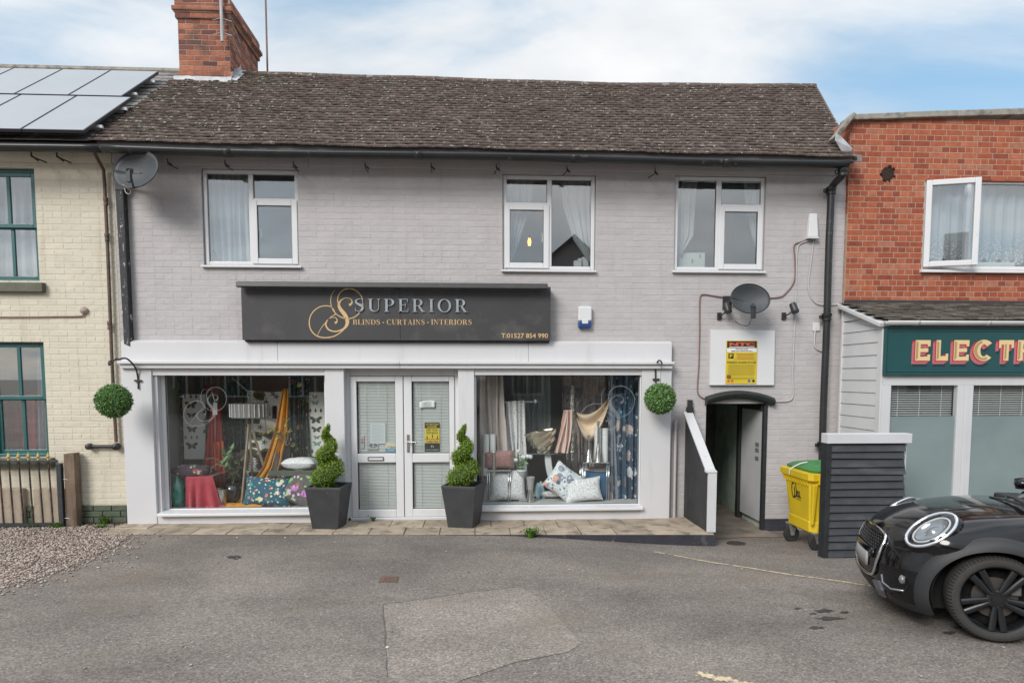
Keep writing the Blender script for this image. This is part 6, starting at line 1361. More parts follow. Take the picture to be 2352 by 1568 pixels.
# ------------------------------------------------------------------ weatherboarded bin screen
bs_ = thing('bin_screen', 'charcoal weatherboarded bin screen with a white capping, behind the car', 'screen', (4.42, -1.75, -.14))
bx0, bx1, ybs = 3.965, 4.86, -1.80; ztop_ = 1.32
BSM = M('weatherboard_paint', (0.042, 0.046, 0.052), .62, nz=(7, .2), stain=((0.10, 0.105, 0.11), 6, .55, .8, (.4, 1, 1)), bump=(25, .004))
MB().box(bx0 + .03, bx1 - .03, ybs + .02, ybs + .09, -.2, ztop_ - .1).build('carcass', DARKGAP, bs_)
nb_ = 16; bh_ = (ztop_ - .10 + .16) / nb_
for k in range(nb_):
    z = -.16 + k * bh_; j = [rng.uniform(-.010, .010) for _ in range(4)]; ex = rng.uniform(-.015, .012)
    MB().hexa([(bx0 + .025, ybs - .032, z + j[0]), (bx1 + ex, ybs - .030, z + j[1]), (bx1 + ex, ybs + .012, z + j[1]), (bx0 + .025, ybs + .012, z + j[0]), (bx0 + .025, ybs + .004, z + bh_ + .012), (bx1 + ex, ybs + .004, z + bh_ + .012), (bx1 + ex, ybs + .014, z + bh_ + .012), (bx0 + .025, ybs + .014, z + bh_ + .012)]).build('weatherboard', BSM, bs_)
MB().box(bx0 - .03, bx0 + .024, ybs - .03, ybs + .10, -.22, ztop_ - .1).build('corner_post', BLKW, bs_, bevel=.003)
MB().box(bx0 - .035, bx1 + .05, ybs - .045, ybs + .10, ztop_ - .097, ztop_ + .012).build('capping', PWH, bs_, bevel=.004)
MB().box(bx1 + .005, bx1 + .04, ybs + .03, ybs + .06, AZ(2069, 1086, -1.75), ztop_ - .1).build('side_upright', PWH, bs_)

# ------------------------------------------------------------------ yellow wheelie bin
YBIN = M('bin_yellow', (0.66, 0.465, 0.02), .42, nz=(3, .08), stain=((0.30, 0.22, 0.03), 5, .6, .8, (1, 1, .3)), bump=(25, .002)); GBIN = M('bin_green', (0.045, 0.19, 0.055), .45, nz=(4, .1)); TYRE = M('black_rubber', (0.025, 0.024, 0.023), .75, nz=(30, .2), bump=(80, .003)); ZINC = M('zinc', (.5, .5, .5), .4, .8, nz=(20, .2))
BX, BY = 3.955, -.70; BW, BD = .84, .77
bn = thing('wheelie_bin', 'large yellow wheeled waste bin with a green lid, behind the boarded screen', 'wheelie bin', (BX + BW / 2, BY - BD / 2, -.15))
zb0, zb1 = .10, AZ(1860, 1090, BY - BD)
def rr(x0, x1, y0, y1, z, c): return [(x0 + c, y0, z), (x1 - c, y0, z), (x1, y0 + c, z), (x1, y1 - c, z), (x1 - c, y1, z), (x0 + c, y1, z), (x0, y1 - c, z), (x0, y0 + c, z)]
def loft(mb, rings, cap0=True, cap1=True, m=0):
    n = len(rings[0]); V = [p for r_ in rings for p in r_]; F = [(i * n + j, i * n + (j + 1) % n, (i + 1) * n + (j + 1) % n, (i + 1) * n + j) for i in range(len(rings) - 1) for j in range(n)]
    if cap0: F.append(tuple(range(n - 1, -1, -1)))
    if cap1: F.append(tuple((len(rings) - 1) * n + j for j in range(n)))
    mb.add(V, F, m)
y0, y1, x0, x1 = BY - BD, BY, BX, BX + BW
m = MB(); loft(m, [rr(x0 + .07, x1 - .07, y0 + .08, y1 - .06, zb0 - .02, .07), rr(x0 + .05, x1 - .05, y0 + .06, y1 - .05, zb0, .07), rr(x0 + .045, x1 - .045, y0 + .05, y1 - .05, zb0 + .12, .08), rr(x0 + .052, x1 - .052, y0 + .058, y1 - .055, zb0 + .13, .08), rr(x0 + .01, x1 - .01, y0 + .015, y1 - .01, zb1 - .10, .07), rr(x0 - .03, x1 + .03, y0 - .02, y1 + .03, zb1 - .075, .05), rr(x0 - .035, x1 + .035, y0 - .025, y1 + .035, zb1, .05), rr(x0 + .0, x1, y0 + .02, y1, zb1 + .002, .05)])
bod = m.build('body', YBIN, bn, smooth=True, autosm=28)
m = MB()
for yy in np.linspace(y0 + .1, y1 - .08, 9): m.hexa([(x0 - .004, yy - .008, zb1 - .15), (x0 - .004, yy + .008, zb1 - .15), (x0 + .03, yy + .008, zb1 - .15), (x0 + .03, yy - .008, zb1 - .15), (x0 - .028, yy - .008, zb1 - .074), (x0 - .028, yy + .008, zb1 - .074), (x0 + .03, yy + .008, zb1 - .074), (x0 + .03, yy - .008, zb1 - .074)])
m.build('rim_ribs', YBIN, bod, kind='stuff')
m = MB()
for xx in (x0 + .10, x0 + .46): m.box(xx - .02, xx + .02, y0 - .06, y0 + .01, zb1 - .12, zb1 - .005)
m.build('handle_lug', YBIN, bod); MB().tube([(x0 + .09, y0 - .045, zb1 - .07), (x0 + .9, y0 - .045, zb1 - .07)], .014, 8).build('handle', BLACKP, bod)
for xx in (x0 + .05, x0 + .34): MB().hexa([(xx - .015, y0 + .03, .2), (xx + .015, y0 + .03, .2), (xx + .015, y0 + .07, .2), (xx - .015, y0 + .07, .2), (xx - .03, y0 - .008, zb1 - .12), (xx + .03, y0 - .008, zb1 - .12), (xx + .03, y0 + .05, zb1 - .12), (xx - .03, y0 + .05, zb1 - .12)]).build('body_rib', YBIN, bod, bevel=.01)
m = MB(); loft(m, [rr(x0 + .06, x1 - .0, y0 + .08, y1 + .03, zb1 + .004, .06), rr(x0 + .05, x1 + .01, y0 + .07, y1 + .04, zb1 + .03, .06), rr(x0 + .09, x1 - .03, y0 + .11, y1 - .0, zb1 + .065, .07), rr(x0 + .20, x1 - .14, y0 + .24, y1 - .12, zb1 + .095, .08)]); lid = m.build('lid', GBIN, bn, smooth=True, autosm=35)
for yy in (.30, .48): MB().hexa([(x0 + .16, y0 + yy, zb1 + .06), (x1 - .1, y0 + yy, zb1 + .06), (x1 - .1, y0 + yy + .05, zb1 + .06), (x0 + .16, y0 + yy + .05, zb1 + .06), (x0 + .2, y0 + yy, zb1 + .108), (x1 - .14, y0 + yy, zb1 + .108), (x1 - .14, y0 + yy + .04, zb1 + .108), (x0 + .2, y0 + yy + .04, zb1 + .108)]).build('lid_rib', GBIN, lid, bevel=.012)
m = MB(); m.tube(catmull([(x0 - .045, y1 - .30, zb1 - .06), (x0 - .04, y1 - .32, zb1 + .01), (x0 + .06, y1 - .36, zb1 + .08), (x0 + .14, y1 - .38, zb1 + .10)], 4), .007, 6); m.build('cable_tie', UPVC, bn)
for (cx_, cy_) in ((x0 + .10, y1 - .10), (x0 + .13, y0 + .08), (x1 - .12, y1 - .10), (x1 - .12, y0 + .08)):
    gz0 = gz(cx_, cy_); wc = np.array((cx_, cy_, gz0 + .10)); q = MB(); q.lathe([(.045, -.028), (.092, -.026), (.10, -.015), (.10, .015), (.092, .026), (.045, .028)], wc, 20, axis='y'); q.lathe([(0, -.031), (.045, -.03), (.045, .03), (0, .031)], wc, 12, axis='y'); wl = q.build('wheel', TYRE, bn, smooth=True, autosm=40)
    q = MB()
    for s in (-.04, .04): q.prism([(cx_ - .02, gz0 + .085), (cx_ + .02, gz0 + .085), (cx_ + .055, .08), (cx_ - .055, .08)], cy_ + s - .003, cy_ + s + .003)
    q.box(cx_ - .06, cx_ + .06, cy_ - .05, cy_ + .05, .078, .098); q.tube([(cx_, cy_ - .05, gz0 + .10), (cx_, cy_ + .05, gz0 + .10)], .012, 8); q.build('fork', ZINC, wl)
# ISL mark on its left end
lm = MB(); yc, zc_ = BY - .33, AZ(1822, 1130, -1.05)
fL = lambda u, z, e: (x0 + .052 - .042 * min(1, max(0, (z - .23) / (zb1 - .33))) - .004 - e, yc - u, z)
for (cy_, cz_, rx_, rz_, a0_, a1_) in ((-.05, zc_ + .02, .045, .105, 60, 390), (-.005, zc_ + .03, .045, .10, 250, 440)):
    polys_to(lm, [[(p[0], p[1]) for p in q] for q in arcstrip(cy_, cz_, rx_, rz_, a0_, a1_, .017, .022, 18)], fL, .001, .0, 0, .0002)
text_box(lm, 'ISL', .035, .145, zc_ - .055, zc_ + .03, fL, 0, .03, .0015); text_box(lm, 'WASTE SERVICES', .01, .145, zc_ - .085, zc_ - .068, fL, 0, .01, .0015)
lm.build('logo', INK, bod)
# ------------------------------------------------------------------ inside the shop
def ZL(x, y, Y): return at(287.1 + x * .26733, 803.9 + y * .26733, Y)
def ZW(x, y, Y): return at(1033.6 + x * .26733, 803.9 + y * .26733, Y)
SHW = M('shop_wall', (0.36, 0.365, 0.36), .9, nz=(1.5, .25)); SHF = M('shop_floor', (0.52, 0.51, 0.50), .7, nz=(4, .2))
m = MB(); a, b, y0, y1, c, d = -4.40, 2.52, 0.125, 1.75, -0.05, 2.40
for q in (((a, y1, c), (b, y1, c), (b, y1, d), (a, y1, d)), ((a, y0, c), (a, y1, c), (a, y1, d), (a, y0, d)), ((b, y0, c), (b, y1, c), (b, y1, d), (b, y0, d)), ((a, y0, d), (b, y0, d), (b, y1, d), (a, y1, d)), ((a, y0, c), (b, y0, c), (b, y1, c), (a, y1, c)), ((-1.93, y0, c), (-1.93, 1.5, c), (-1.93, 1.5, d), (-1.93, y0, d)), ((0.02, y0, c), (0.02, 1.3, c), (0.02, 1.3, d), (0.02, y0, d)), ((a, 0.13, 2.13), (b, 0.13, 2.13), (b, 0.13, d), (a, 0.13, d))): m.quad(*q)
m.build('shop_room', SHW, shop)
for (xa, xb, z) in ((-4.38, -1.95, GL[2] - .02), (0.04, 2.50, GR[2] - .012)): MB().box(xa, xb, YG + .045 if xa < -2 else 0.045, 1.15, 0, z).build('display_platform', SHF, shop)
zPL, zPR = GL[2] - .02, GR[2] - .012
def pattern(name, base, layers, rough=.85, stretch=(1, 1, 1), bump_=None):
    base = lift(base); layers = [(a_, b_, c_, [lift(q) for q in d_]) for a_, b_, c_, d_ in layers]
    """layers: (scale, radius, seed offset, colours) of blotches over the base"""
    m, t, b = newmat(name); c = base
    g = t.nodes.new('ShaderNodeNewGeometry'); 
    for i, (scl, rad, off, cols) in enumerate(layers):
        mpn = t.nodes.new('ShaderNodeMapping'); mpn.inputs['Location'].default_value = (off, off * .7, off * .3); mpn.inputs['Scale'].default_value = stretch; t.links.new(g.outputs['Position'], mpn.inputs[0])
        wn = t.nodes.new('ShaderNodeTexNoise'); wn.inputs['Scale'].default_value = scl * 1.8; t.links.new(mpn.outputs[0], wn.inputs[0]); ad = t.nodes.new('ShaderNodeVectorMath'); ad.operation = 'MULTIPLY_ADD'; ad.inputs[1].default_value = (.5 / scl,) * 3; t.links.new(wn.outputs['Color'], ad.inputs[0]); t.links.new(mpn.outputs[0], ad.inputs[2])
        v = t.nodes.new('ShaderNodeTexVoronoi'); v.inputs['Scale'].default_value = scl; t.links.new(ad.outputs[0], v.inputs['Vector'])
        sp = t.nodes.new('ShaderNodeSeparateColor'); t.links.new(v.outputs['Color'], sp.inputs[0])
        cr_ = t.nodes.new('ShaderNodeValToRGB'); cr_.color_ramp.interpolation = 'CONSTANT'; el_ = cr_.color_ramp.elements
        while len(el_) < len(cols): el_.new(.5)
        for k, (e_, cc_) in enumerate(zip(el_, cols)): e_.position = k / len(cols); e_.color = (*cc_, 1)
        t.links.new(sp.outputs[0], cr_.inputs[0]); mask = ramp(t, v.outputs['Distance'], [(rad, 1.0), (rad + .06, 0.0)])
        keep = ramp(t, sp.outputs[1], [(.25, 0.0), (.27, 1.0)]); c = nmix(t, 'MIX', nmath(t, 'MULTIPLY', mask, keep), c, cr_.outputs[0])
        n2 = ntex(t, 'ShaderNodeTexNoise', scl * 5, detail=4); c = nmix(t, 'MULTIPLY', .8, c, ramp(t, n2, [(.3, .7), (.7, 1.25)]))
    t.links.new(c, b.inputs['Base Color']); b.inputs['Roughness'].default_value = rough; MATS[name] = m; return m
def lift(c, k=2.1): return tuple(min(.78, x * k) for x in c)
def plain(name, c, rough=.85, **k): return M(name, lift(c), rough, nz=(6, .1), **k)
def tagc(o, l, c, g=None): return tag(o, l, c, g)
def curtZ(Z, pl, pr, Y, n, amp, mat, label, name='curtain', cat='curtain', seed=1.0, group=None, nu=60, nv=24, thick=.004):
    k = lambda P: [((287.1 if Z is ZL else 1033.6) + x * .26733, 803.9 + y * .26733) for x, y in P]
    return px_curtain(k(pl), k(pr), Y, n, amp, mat, label, group, name, cat, seed, nu, nv, thick)
def cushion(name, label, c, w_, h_, th, rot, mat, tilt=0.0, yaw=0.0, cat='cushion', group=None, edge=None):
    t = MB(); n = 15; G = [[], []]
    Mx = Matrix.Rotation(yaw, 3, 'Z') @ Matrix.Rotation(tilt, 3, 'X') @ Matrix.Rotation(rot, 3, 'Y')
    for s in (0, 1):
        rows = []
        for i in range(n):
            row = []
            for j in range(n):
                u, v = -1 + 2 * i / (n - 1), -1 + 2 * j / (n - 1); k = max(0, (1 - u ** 4)) ** .6 * max(0, (1 - v ** 4)) ** .6
                pin = 1 - .09 * (1 - (u * u)) * 1.0 * abs(v) ** 3; pin2 = 1 - .09 * (1 - v * v) * abs(u) ** 3
                p = Vector((u * w_ / 2 * pin2, (-1 if s == 0 else 1) * th / 2 * k * (1 + .08 * math.sin(5 * u + 3 * v)), v * h_ / 2 * pin)); p = Mx @ p; row.append((p[0] + c[0], p[1] + c[1], p[2] + c[2]))
            rows.append(row)
        t.grid(rows)
    o = t.build(name, mat, smooth=True); return tag(o, label, cat, group)
def card(Z, P, Y, th=.012): 
    pts = [Z(x, y, Y) for x, y in P]; return MB().add(pts + [p + np.array((0, th, 0)) for p in pts], [tuple(range(len(pts))), tuple(range(2 * len(pts) - 1, len(pts) - 1, -1))] + [(i, i + len(pts), (i + 1) % len(pts) + len(pts), (i + 1) % len(pts)) for i in range(len(pts))])
def ell(c, rx, rz, rot=0, n=10, y=0): return [c + np.array((rx * math.cos(a) * math.cos(rot) - rz * math.sin(a) * math.sin(rot), y, rx * math.cos(a) * math.sin(rot) + rz * math.sin(a) * math.cos(rot))) for a in np.linspace(0, 2 * math.pi, n + 1)[:-1]]
def butterfly(mb, c, s, m=0, k=0):
    for sx in (-1, 1):
        mb.add(ell(c + (sx * s * .55, 0, s * .22), s * .52, s * .27, sx * .55), [tuple(range(10))], m); mb.add(ell(c + (sx * s * .38, -.0004, -s * .28), s * .36, s * .24, -sx * .7), [tuple(range(10))], m if k % 2 else 1)
    mb.add(ell(c + (0, -.0008, 0), s * .06, s * .36), [tuple(range(10))], m)
def beetle(mb, c, s, m=0): mb.add(ell(c, s * .5, s * .75), [tuple(range(10))], m); mb.add(ell(c + (0, -.0004, s * .75), s * .28, s * .3), [tuple(range(10))], m)
PANELM = M('wallpaper_white', (0.76, 0.75, 0.70), .8, nz=(3, .05)); PR = [M('print_dark', (0.09, 0.085, 0.08), .8, nz=(60, .4)), M('print_grey', (0.22, 0.22, 0.22), .8, nz=(60, .3)), M('print_mint', (0.22, 0.36, 0.32), .8), M('print_olive', (0.11, 0.115, 0.05), .8, nz=(50, .4)), M('print_violet', (0.16, 0.08, 0.18), .8)]

# left window: from back to front
curtZ(ZL, [(815, 210), (825, 700), (835, 1250)], [(1065, 210), (1060, 700), (1040, 1250)], .95, 6, .03, pattern('jungle_cloth', (0.022, 0.045, 0.038), [(9, .35, 0, [(0.05, 0.09, 0.05), (0.02, 0.08, 0.085), (0.09, 0.085, 0.05), (0.03, .05, .04)]), (22, .3, 3, [(0.10, 0.11, 0.07), (0.03, 0.06, 0.05)])], stretch=(1.6, 1, .7)), 'dark jungle patterned curtain behind the tripod floor lamp')
curtZ(ZL, [(372, 205), (375, 700), (385, 1250)], [(505, 205), (500, 700), (500, 1250)], .97, 4, .03, pattern('fern_cloth', (0.04, 0.055, 0.04), [(8, .36, 0, [(0.09, 0.13, 0.05), (0.12, 0.12, 0.06), (0.06, 0.10, 0.07)]), (20, .3, 3, [(0.14, 0.15, 0.08), (0.05, 0.08, 0.05)])], stretch=(1.5, 1, .7)), 'dark fern patterned curtain at the left end of the left window')
curtZ(ZL, [(640, 205), (650, 700), (650, 1250)], [(820, 205), (815, 700), (835, 1250)], .99, 5, .03, plain('olive_cloth', (0.13, 0.125, 0.09)), 'olive curtain behind the crimson drape')
wp = thing('wallpaper_strip', 'white butterfly wallpaper strip at the left end of the left shop window', 'wallpaper', tuple(ZL(590, 930, .8)), group='wallpaper strips in the left window')
card(ZL, [(492, 378), (690, 378), (690, 935), (510, 935)], .80).build('paper', PANELM, wp)
m = MB()
for (x, y, s) in ((565, 470, .085), (570, 560, .065), (575, 680, .075), (575, 820, .085)): butterfly(m, ZL(x, y, .797), s, 0, int(x))
for x in (515, 565, 612): beetle(m, ZL(x, 400, .797), .032); beetle(m, ZL(x + 6, 750, .797), .030, 1)
for y in (530, 610, 700): beetle(m, ZL(682, y, .797), .035)
m.build('print', PR[:2], wp)
wp = thing('wallpaper_strip', 'white strip of butterflies and beetles behind the left planter', 'wallpaper', tuple(ZL(1650, 960, .62)), group='wallpaper strips in the left window')
card(ZL, [(1563, 360), (1735, 360), (1735, 965), (1588, 965)], .62).build('paper', PANELM, wp)
m = MB()
for (x, y, s, k) in ((1630, 400, .042, 1), (1633, 452, .055, 2), (1640, 598, .088, 0), (1645, 680, .072, 0), (1648, 748, .045, 1), (1650, 802, .062, 2), (1636, 930, .06, 0)): butterfly(m, ZL(x, y, .617), s, k, 1)
for x in (1592, 1637, 1683): beetle(m, ZL(x, 520, .617), .032); beetle(m, ZL(x + 17, 870, .617), .030)
m.build('print', PR[:3], wp)
wp = thing('wallpaper_strip', 'white wallpaper with pressed leaves and ferns behind the floor lamp', 'wallpaper', tuple(ZL(1200, 1200, .72)), group='wallpaper strips in the left window')
card(ZL, [(1050, 345), (1248, 362), (1392, 350), (1380, 1250), (1040, 1250)], .72).build('paper', PANELM, wp)
m = MB(); Yp_ = .716
def sprig(x, y, s, n, mi=0, ln=1.0):
    for k in range(n):
        for sx in (-1, 1): c = ZL(x, y + k * s * 14, Yp_); m.add(ell(c + (sx * s * .10 * (1 + k * .35) * ln, -.0002, -.02 * s), s * .10 * (1 + k * .3) * ln, s * .022 * (1 + .2 * k), -sx * -.45, 8), [tuple(range(8))], mi)
    p, q = ZL(x, y - 6, Yp_), ZL(x, y + n * s * 14 + 20, Yp_); m.quad(p - (.003, 0, 0), p + (.003, 0, 0), q + (.003, 0, 0), q - (.003, 0, 0), mi)
for (x, y, r_) in ((1150, 392, .085), (1130, 735, .085), (1110, 1080, .085), (1115, 815, .05), (1130, 610, .05), (1350, 1120, .08)):
    for a in range(4): m.add(ell(ZL(x, y, Yp_) + (math.cos(a * 1.57 + .6) * r_ * .6, 0, math.sin(a * 1.57 + .6) * r_ * .42), r_ * .62, r_ * .5), [tuple(range(10))], 3)
sprig(1100, 885, 1.0, 6, 0); sprig(1150, 850, .6, 5, 3); sprig(1340, 700, .6, 6, 3)
for k in range(9):
    for sx in (-1, 0, 1): m.add(ell(ZL(1285 + sx * 10, 485 + k * 12, Yp_), .02, .013), [tuple(range(10))], 4)
for (x, y) in ((1075, 380), (1270, 375), (1300, 400), (1210, 445), (1160, 660), (1195, 790), (1070, 740), (1040, 1080), (1140, 1000), (1185, 905), (1340, 640)):
    for a in range(5): m.add(ell(ZL(x, y, Yp_) + (math.cos(a * 1.25) * .022, 0, math.sin(a * 1.25) * .022), .022, .008, a * 1.25, 8), [tuple(range(8))], 3 if a % 2 else 0)
for xo in (1065, 1205, 1045): 
    P = catmull([ZL(xo, 380 + 0, Yp_), ZL(xo + 12, 460, Yp_), ZL(xo - 5, 560, Yp_), ZL(xo + 8, 690, Yp_)], 4)
    for a, b in zip(P, P[1:]): m.quad(a - (.003, 0, 0), a + (.003, 0, 0), b + (.003, 0, 0), b - (.003, 0, 0), 0)
m.build('print', PR, wp)
RED1 = plain('crimson_cloth', (0.20, 0.014, 0.016), .75, sheen=.3); RUSTY = plain('rust_cloth', (0.24, 0.05, 0.022), .75); PINKR = plain('raspberry_velvet', (0.19, 0.010, 0.020), .7, sheen=.6); MUST = plain('mustard_cloth', (0.26, 0.115, 0.010), .8)
curtZ(ZL, [(735, 480), (700, 800), (680, 1010), (700, 1200)], [(830, 480), (842, 800), (850, 1050), (858, 1200)], .66, 5, .035, RED1, 'long crimson fabric drape hanging from a stand in the left window', 'fabric_drape', 'fabric', seed=2)
curtZ(ZL, [(752, 790), (756, 1000), (765, 1200)], [(852, 780), (858, 1000), (862, 1200)], .58, 3, .03, RUSTY, 'rust orange fabric hanging in front of the crimson drape', 'fabric_drape', 'fabric', seed=3)
ds = thing('display_stand', 'slim display stand with a rust hat shaped top carrying the crimson drape', 'stand', tuple(ZL(765, 1200, .7)))
m = MB(); c = ZL(738, 330, .68); m.lathe([(0, -.05), (.09, -.035), (.11, 0), (.07, .04), (0, .05)], c, 14); m.build('top', M('stand_rust', (0.28, 0.085, 0.06), .6, nz=(9, .2)), ds, smooth=True); m = MB(); m.tube([c, ZL(772, 440, .68), ZL(775, 1200, .68)], .014, 8); m.build('pole', SILVER, ds); m = MB(); m.hexa([tuple(p) for p in (ZL(752, 555, .62), ZL(795, 555, .62), ZL(795, 555, .63), ZL(752, 555, .63), ZL(757, 448, .62), ZL(790, 448, .62), ZL(790, 448, .63), ZL(757, 448, .63))]); m.build('price_tag', PAPER, ds)
lamp = thing('floor_lamp', 'tripod floor lamp with a striped grey drum shade in the left window', 'floor lamp', tuple(ZL(1070, 1240, .45)))
cS = ZL(1067, 517, .45); rS = abs(ZL(1228, 517, .45)[0] - ZL(906, 517, .45)[0]) / 2; hS = (ZL(1067, 458, .45)[2] - ZL(1067, 578, .45)[2]) / 2
SHD = M('lamp_shade', (0.23, 0.215, 0.205), .7); m = MB(); V = []
nseg = 72
for k in range(nseg):
    a = 2 * math.pi * k / nseg; r_ = rS * (1 if k % 2 else .972); V.append((cS[0] + r_ * math.cos(a), cS[1] + r_ * .8 * math.sin(a)))
m.add([(x, y, cS[2] - hS) for x, y in V] + [(x, y, cS[2] + hS) for x, y in V], [(k, (k + 1) % nseg, (k + 1) % nseg + nseg, k + nseg) for k in range(nseg)]); m.build('shade', SHD, lamp)
m = MB()
for k in range(nseg):
    if k % 3 == 0:
        a = 2 * math.pi * k / nseg; x, y = cS[0] + rS * 1.012 * math.cos(a), cS[1] + rS * .81 * math.sin(a); m.box(x - .005, x + .005, y - .004, y + .004, cS[2] - hS * .92, cS[2] + hS * .92)
m.build('shade_stripes', M('shade_white', (0.60, 0.60, 0.60), .6), lamp, kind='stuff')
OAKL = M('pale_oak', (0.30, 0.235, 0.17), .6, nz=(8, .2)); hub = ZL(1068, 600, .45)
for (x, y, Yq) in ((1000, 1235, .30), (1235, 1000, .62), (1100, 1180, .75)):
    q = ZL(x, y, Yq); q[2] = max(q[2], zPL + .005); MB().bar(hub, (q[0], q[1], zPL + .01) if x != 1235 else (ZL(1285, 1235, .6)[0], .6, zPL + .01), .03, .03).build('leg', OAKL, lamp, bevel=.005)
MB().tube([hub - (0, 0, .05), hub + (0, 0, .10)], .03, 8).build('hub', BLACKP, lamp)
curtZ(ZL, [(1400, 210), (1402, 600), (1415, 950)], [(1585, 210), (1580, 600), (1592, 950)], .60, 5, .03, pattern('fruit_cloth', (0.020, 0.030, 0.030), [(8.5, .30, 1, [(0.42, 0.36, 0.08), (0.30, 0.07, 0.06), (0.04, 0.12, 0.12), (0.09, 0.13, 0.05), (0.36, 0.20, 0.14)]), (17, .28, 5, [(0.05, 0.09, 0.04), (0.30, 0.16, 0.10), (0.02, 0.07, 0.08)])]), 'dark curtain printed with fruit and flowers beside the butterfly strip')
curtZ(ZL, [(1362, 330), (1300, 680), (1190, 1000), (1060, 1180), (930, 1345)], [(1405, 330), (1395, 680), (1330, 1000), (1270, 1200), (1120, 1345)], .34, 3, .03, MUST, 'mustard yellow fabric draped diagonally down to the window sill', 'fabric_drape', 'fabric', seed=4, nv=40)
m = MB(); rows = []
for i in range(26):
    u = i / 25; row = []
    for j in range(9):
        v = j / 8; p = ZL(865 + 320 * u, 1345, .13 + .22 * v); row.append((p[0] + .02 * math.sin(7 * v + 5 * u), p[1], zPL + .012 + .045 * abs(math.sin(u * 9 + v * 4)) * (1 - abs(2 * v - 1) ** 2) + .02 * math.sin(v * 8)))
    rows.append(row)
m.grid(rows); tag(m.build('fabric_pool', MUST, smooth=True, solid=.004), 'mustard fabric lying in folds along the sill of the left window', 'fabric')
pole = tag(MB().tube([ZL(918, 232, .3), ZL(1052, 352, .36), ZL(1250, 560, .5)], .011, 8).build('bamboo_pole', M('bamboo_green', (0.26, 0.29, 0.22), .6), smooth=True), 'slanting pale green rod above the leaf wallpaper', 'rod')
tb = thing('side_table', 'small dark green side table with thin legs under the pale cushion', 'table', tuple(ZL(1400, 1335, .35))); GRT = M('table_green', (0.085, 0.095, 0.075), .6, nz=(6, .2))
a, b = ZL(1232, 1082, .25), ZL(1500, 1036, .25); MB().box(a[0], b[0] + .30, .24, .60, a[2], b[2]).build('table_top', GRT, tb, bevel=.006)
for (x, y) in ((a[0] + .02, .26), (a[0] + .22, .25), (a[0] + .02, .58), (b[0] + .27, .26)): MB().tube([(x, y, zPL), (x, y, a[2])], .009, 6).build('leg', GRT, tb)
RIBM = M('ribbed_grey', (0.10, 0.10, 0.105), .45, nz=(6, .2)); GLD = M('rose_gold', (0.75, 0.48, 0.33), .2, 1.0)
for (xa, xb, ya, yb, lab) in ((1256, 1350, 852, 1035, 'shorter ribbed dark grey candle jar with a rose gold rim on the side table'), (1357, 1415, 806, 1032, 'taller ribbed dark grey candle jar with a rose gold rim on the side table')):
    Yq = .40 if xa < 1300 else .46; p, q = ZL(xa, yb, Yq), ZL(xb, ya, Yq); r_ = (q[0] - p[0]) / 2; c = np.array(((p[0] + q[0]) / 2, Yq, b[2] + .002)); h_ = q[2] - c[2]; t = thing('candle_jar', lab, 'candle jar', tuple(c), group='ribbed candle jars')
    V = []; m = MB()
    for k in range(48): rr_ = r_ * (1 if k % 2 else .93); V.append((c[0] + rr_ * math.cos(k * math.pi / 24), c[1] + rr_ * math.sin(k * math.pi / 24)))
    m.add([(x, y, c[2]) for x, y in V] + [(x, y, c[2] + h_ * .88) for x, y in V] + [(c[0] + (x - c[0]) * .6, c[1] + (y - c[1]) * .6, c[2] + h_ * .94) for x, y in V], [(k, (k + 1) % 48, (k + 1) % 48 + 48, k + 48) for k in range(48)] + [(k + 48, (k + 1) % 48 + 48, (k + 1) % 48 + 96, k + 96) for k in range(48)]); m.build('jar', RIBM, t)
    MB().lathe([(r_ * .62, h_ * .93), (r_ * .64, h_), (r_ * .5, h_)], c, 20).build('rim', GLD, t, smooth=True)
cushion('cushion', 'pale silver cushion lying on the dark green side table', np.array((ZL(1505, 985, .4)[0], .40, b[2] + .085)), abs(ZL(1650, 985, .4)[0] - ZL(1355, 985, .4)[0]), .34, .17, 0, pattern('pale_leaf_cloth', (0.46, 0.50, 0.51), [(9, .3, 2, [(0.30, 0.36, 0.38), (0.40, 0.44, 0.45)])], .5), tilt=math.pi / 2 - .1, group='cushions in the shop windows')
cushion('cushion', 'teal cushion covered in pomegranates and flowers on the sill of the left window', np.array((ZL(1228, 1240, .24)[0], .24, zPL + .21)), .66, .42, .16, .06, pattern('pomegranate_cloth', (0.012, 0.055, 0.085), [(11, .34, 3, [(0.50, 0.10, 0.07), (0.52, 0.36, 0.20), (0.45, 0.30, 0.10), (0.06, 0.16, 0.16), (0.55, 0.42, 0.34)]), (24, .30, 9, [(0.50, 0.30, 0.16), (0.06, 0.14, 0.10), (0.48, 0.10, 0.12), (0.50, 0.44, 0.22)])]), tilt=-.28, group='cushions in the shop windows')
cushion('cushion', 'dark cushion printed with green leaves and purple flowers under the side table', np.array((ZL(1530, 1200, .24)[0], .25, zPL + .24)), .52, .50, .15, .5, pattern('orchid_cloth', (0.06, 0.055, 0.055), [(7, .36, 4, [(0.12, 0.26, 0.07), (0.10, 0.20, 0.06), (0.35, 0.10, 0.33), (0.22, 0.07, 0.06), (0.20, .30, .14)]), (18, .30, 7, [(0.16, 0.32, 0.10), (0.42, 0.22, 0.34), (0.06, .10, .05)])]), tilt=-.25, group='cushions in the shop windows')
dbx = thing('draped_stool', 'low stool completely covered with a raspberry velvet cloth', 'stool', tuple(ZL(630, 1345, .35)))
def drape(u, v):
    a, b = ZL(522, 1085, .20), ZL(755, 1085, .20); x = a[0] + (b[0] - a[0]) * u; 
    if v < .3: return (x, .20 + .40 * (1 - v / .3), a[2])
    k = (v - .3) / .7; return (x + (k * .10) * max(0, u - .35) * 1.6 + .02 * math.sin(9 * u) * k, .195 - .05 * k + .035 * math.sin(2 * math.pi * 3.2 * u + .6) * k, a[2] - (a[2] - zPL - .01) * k)
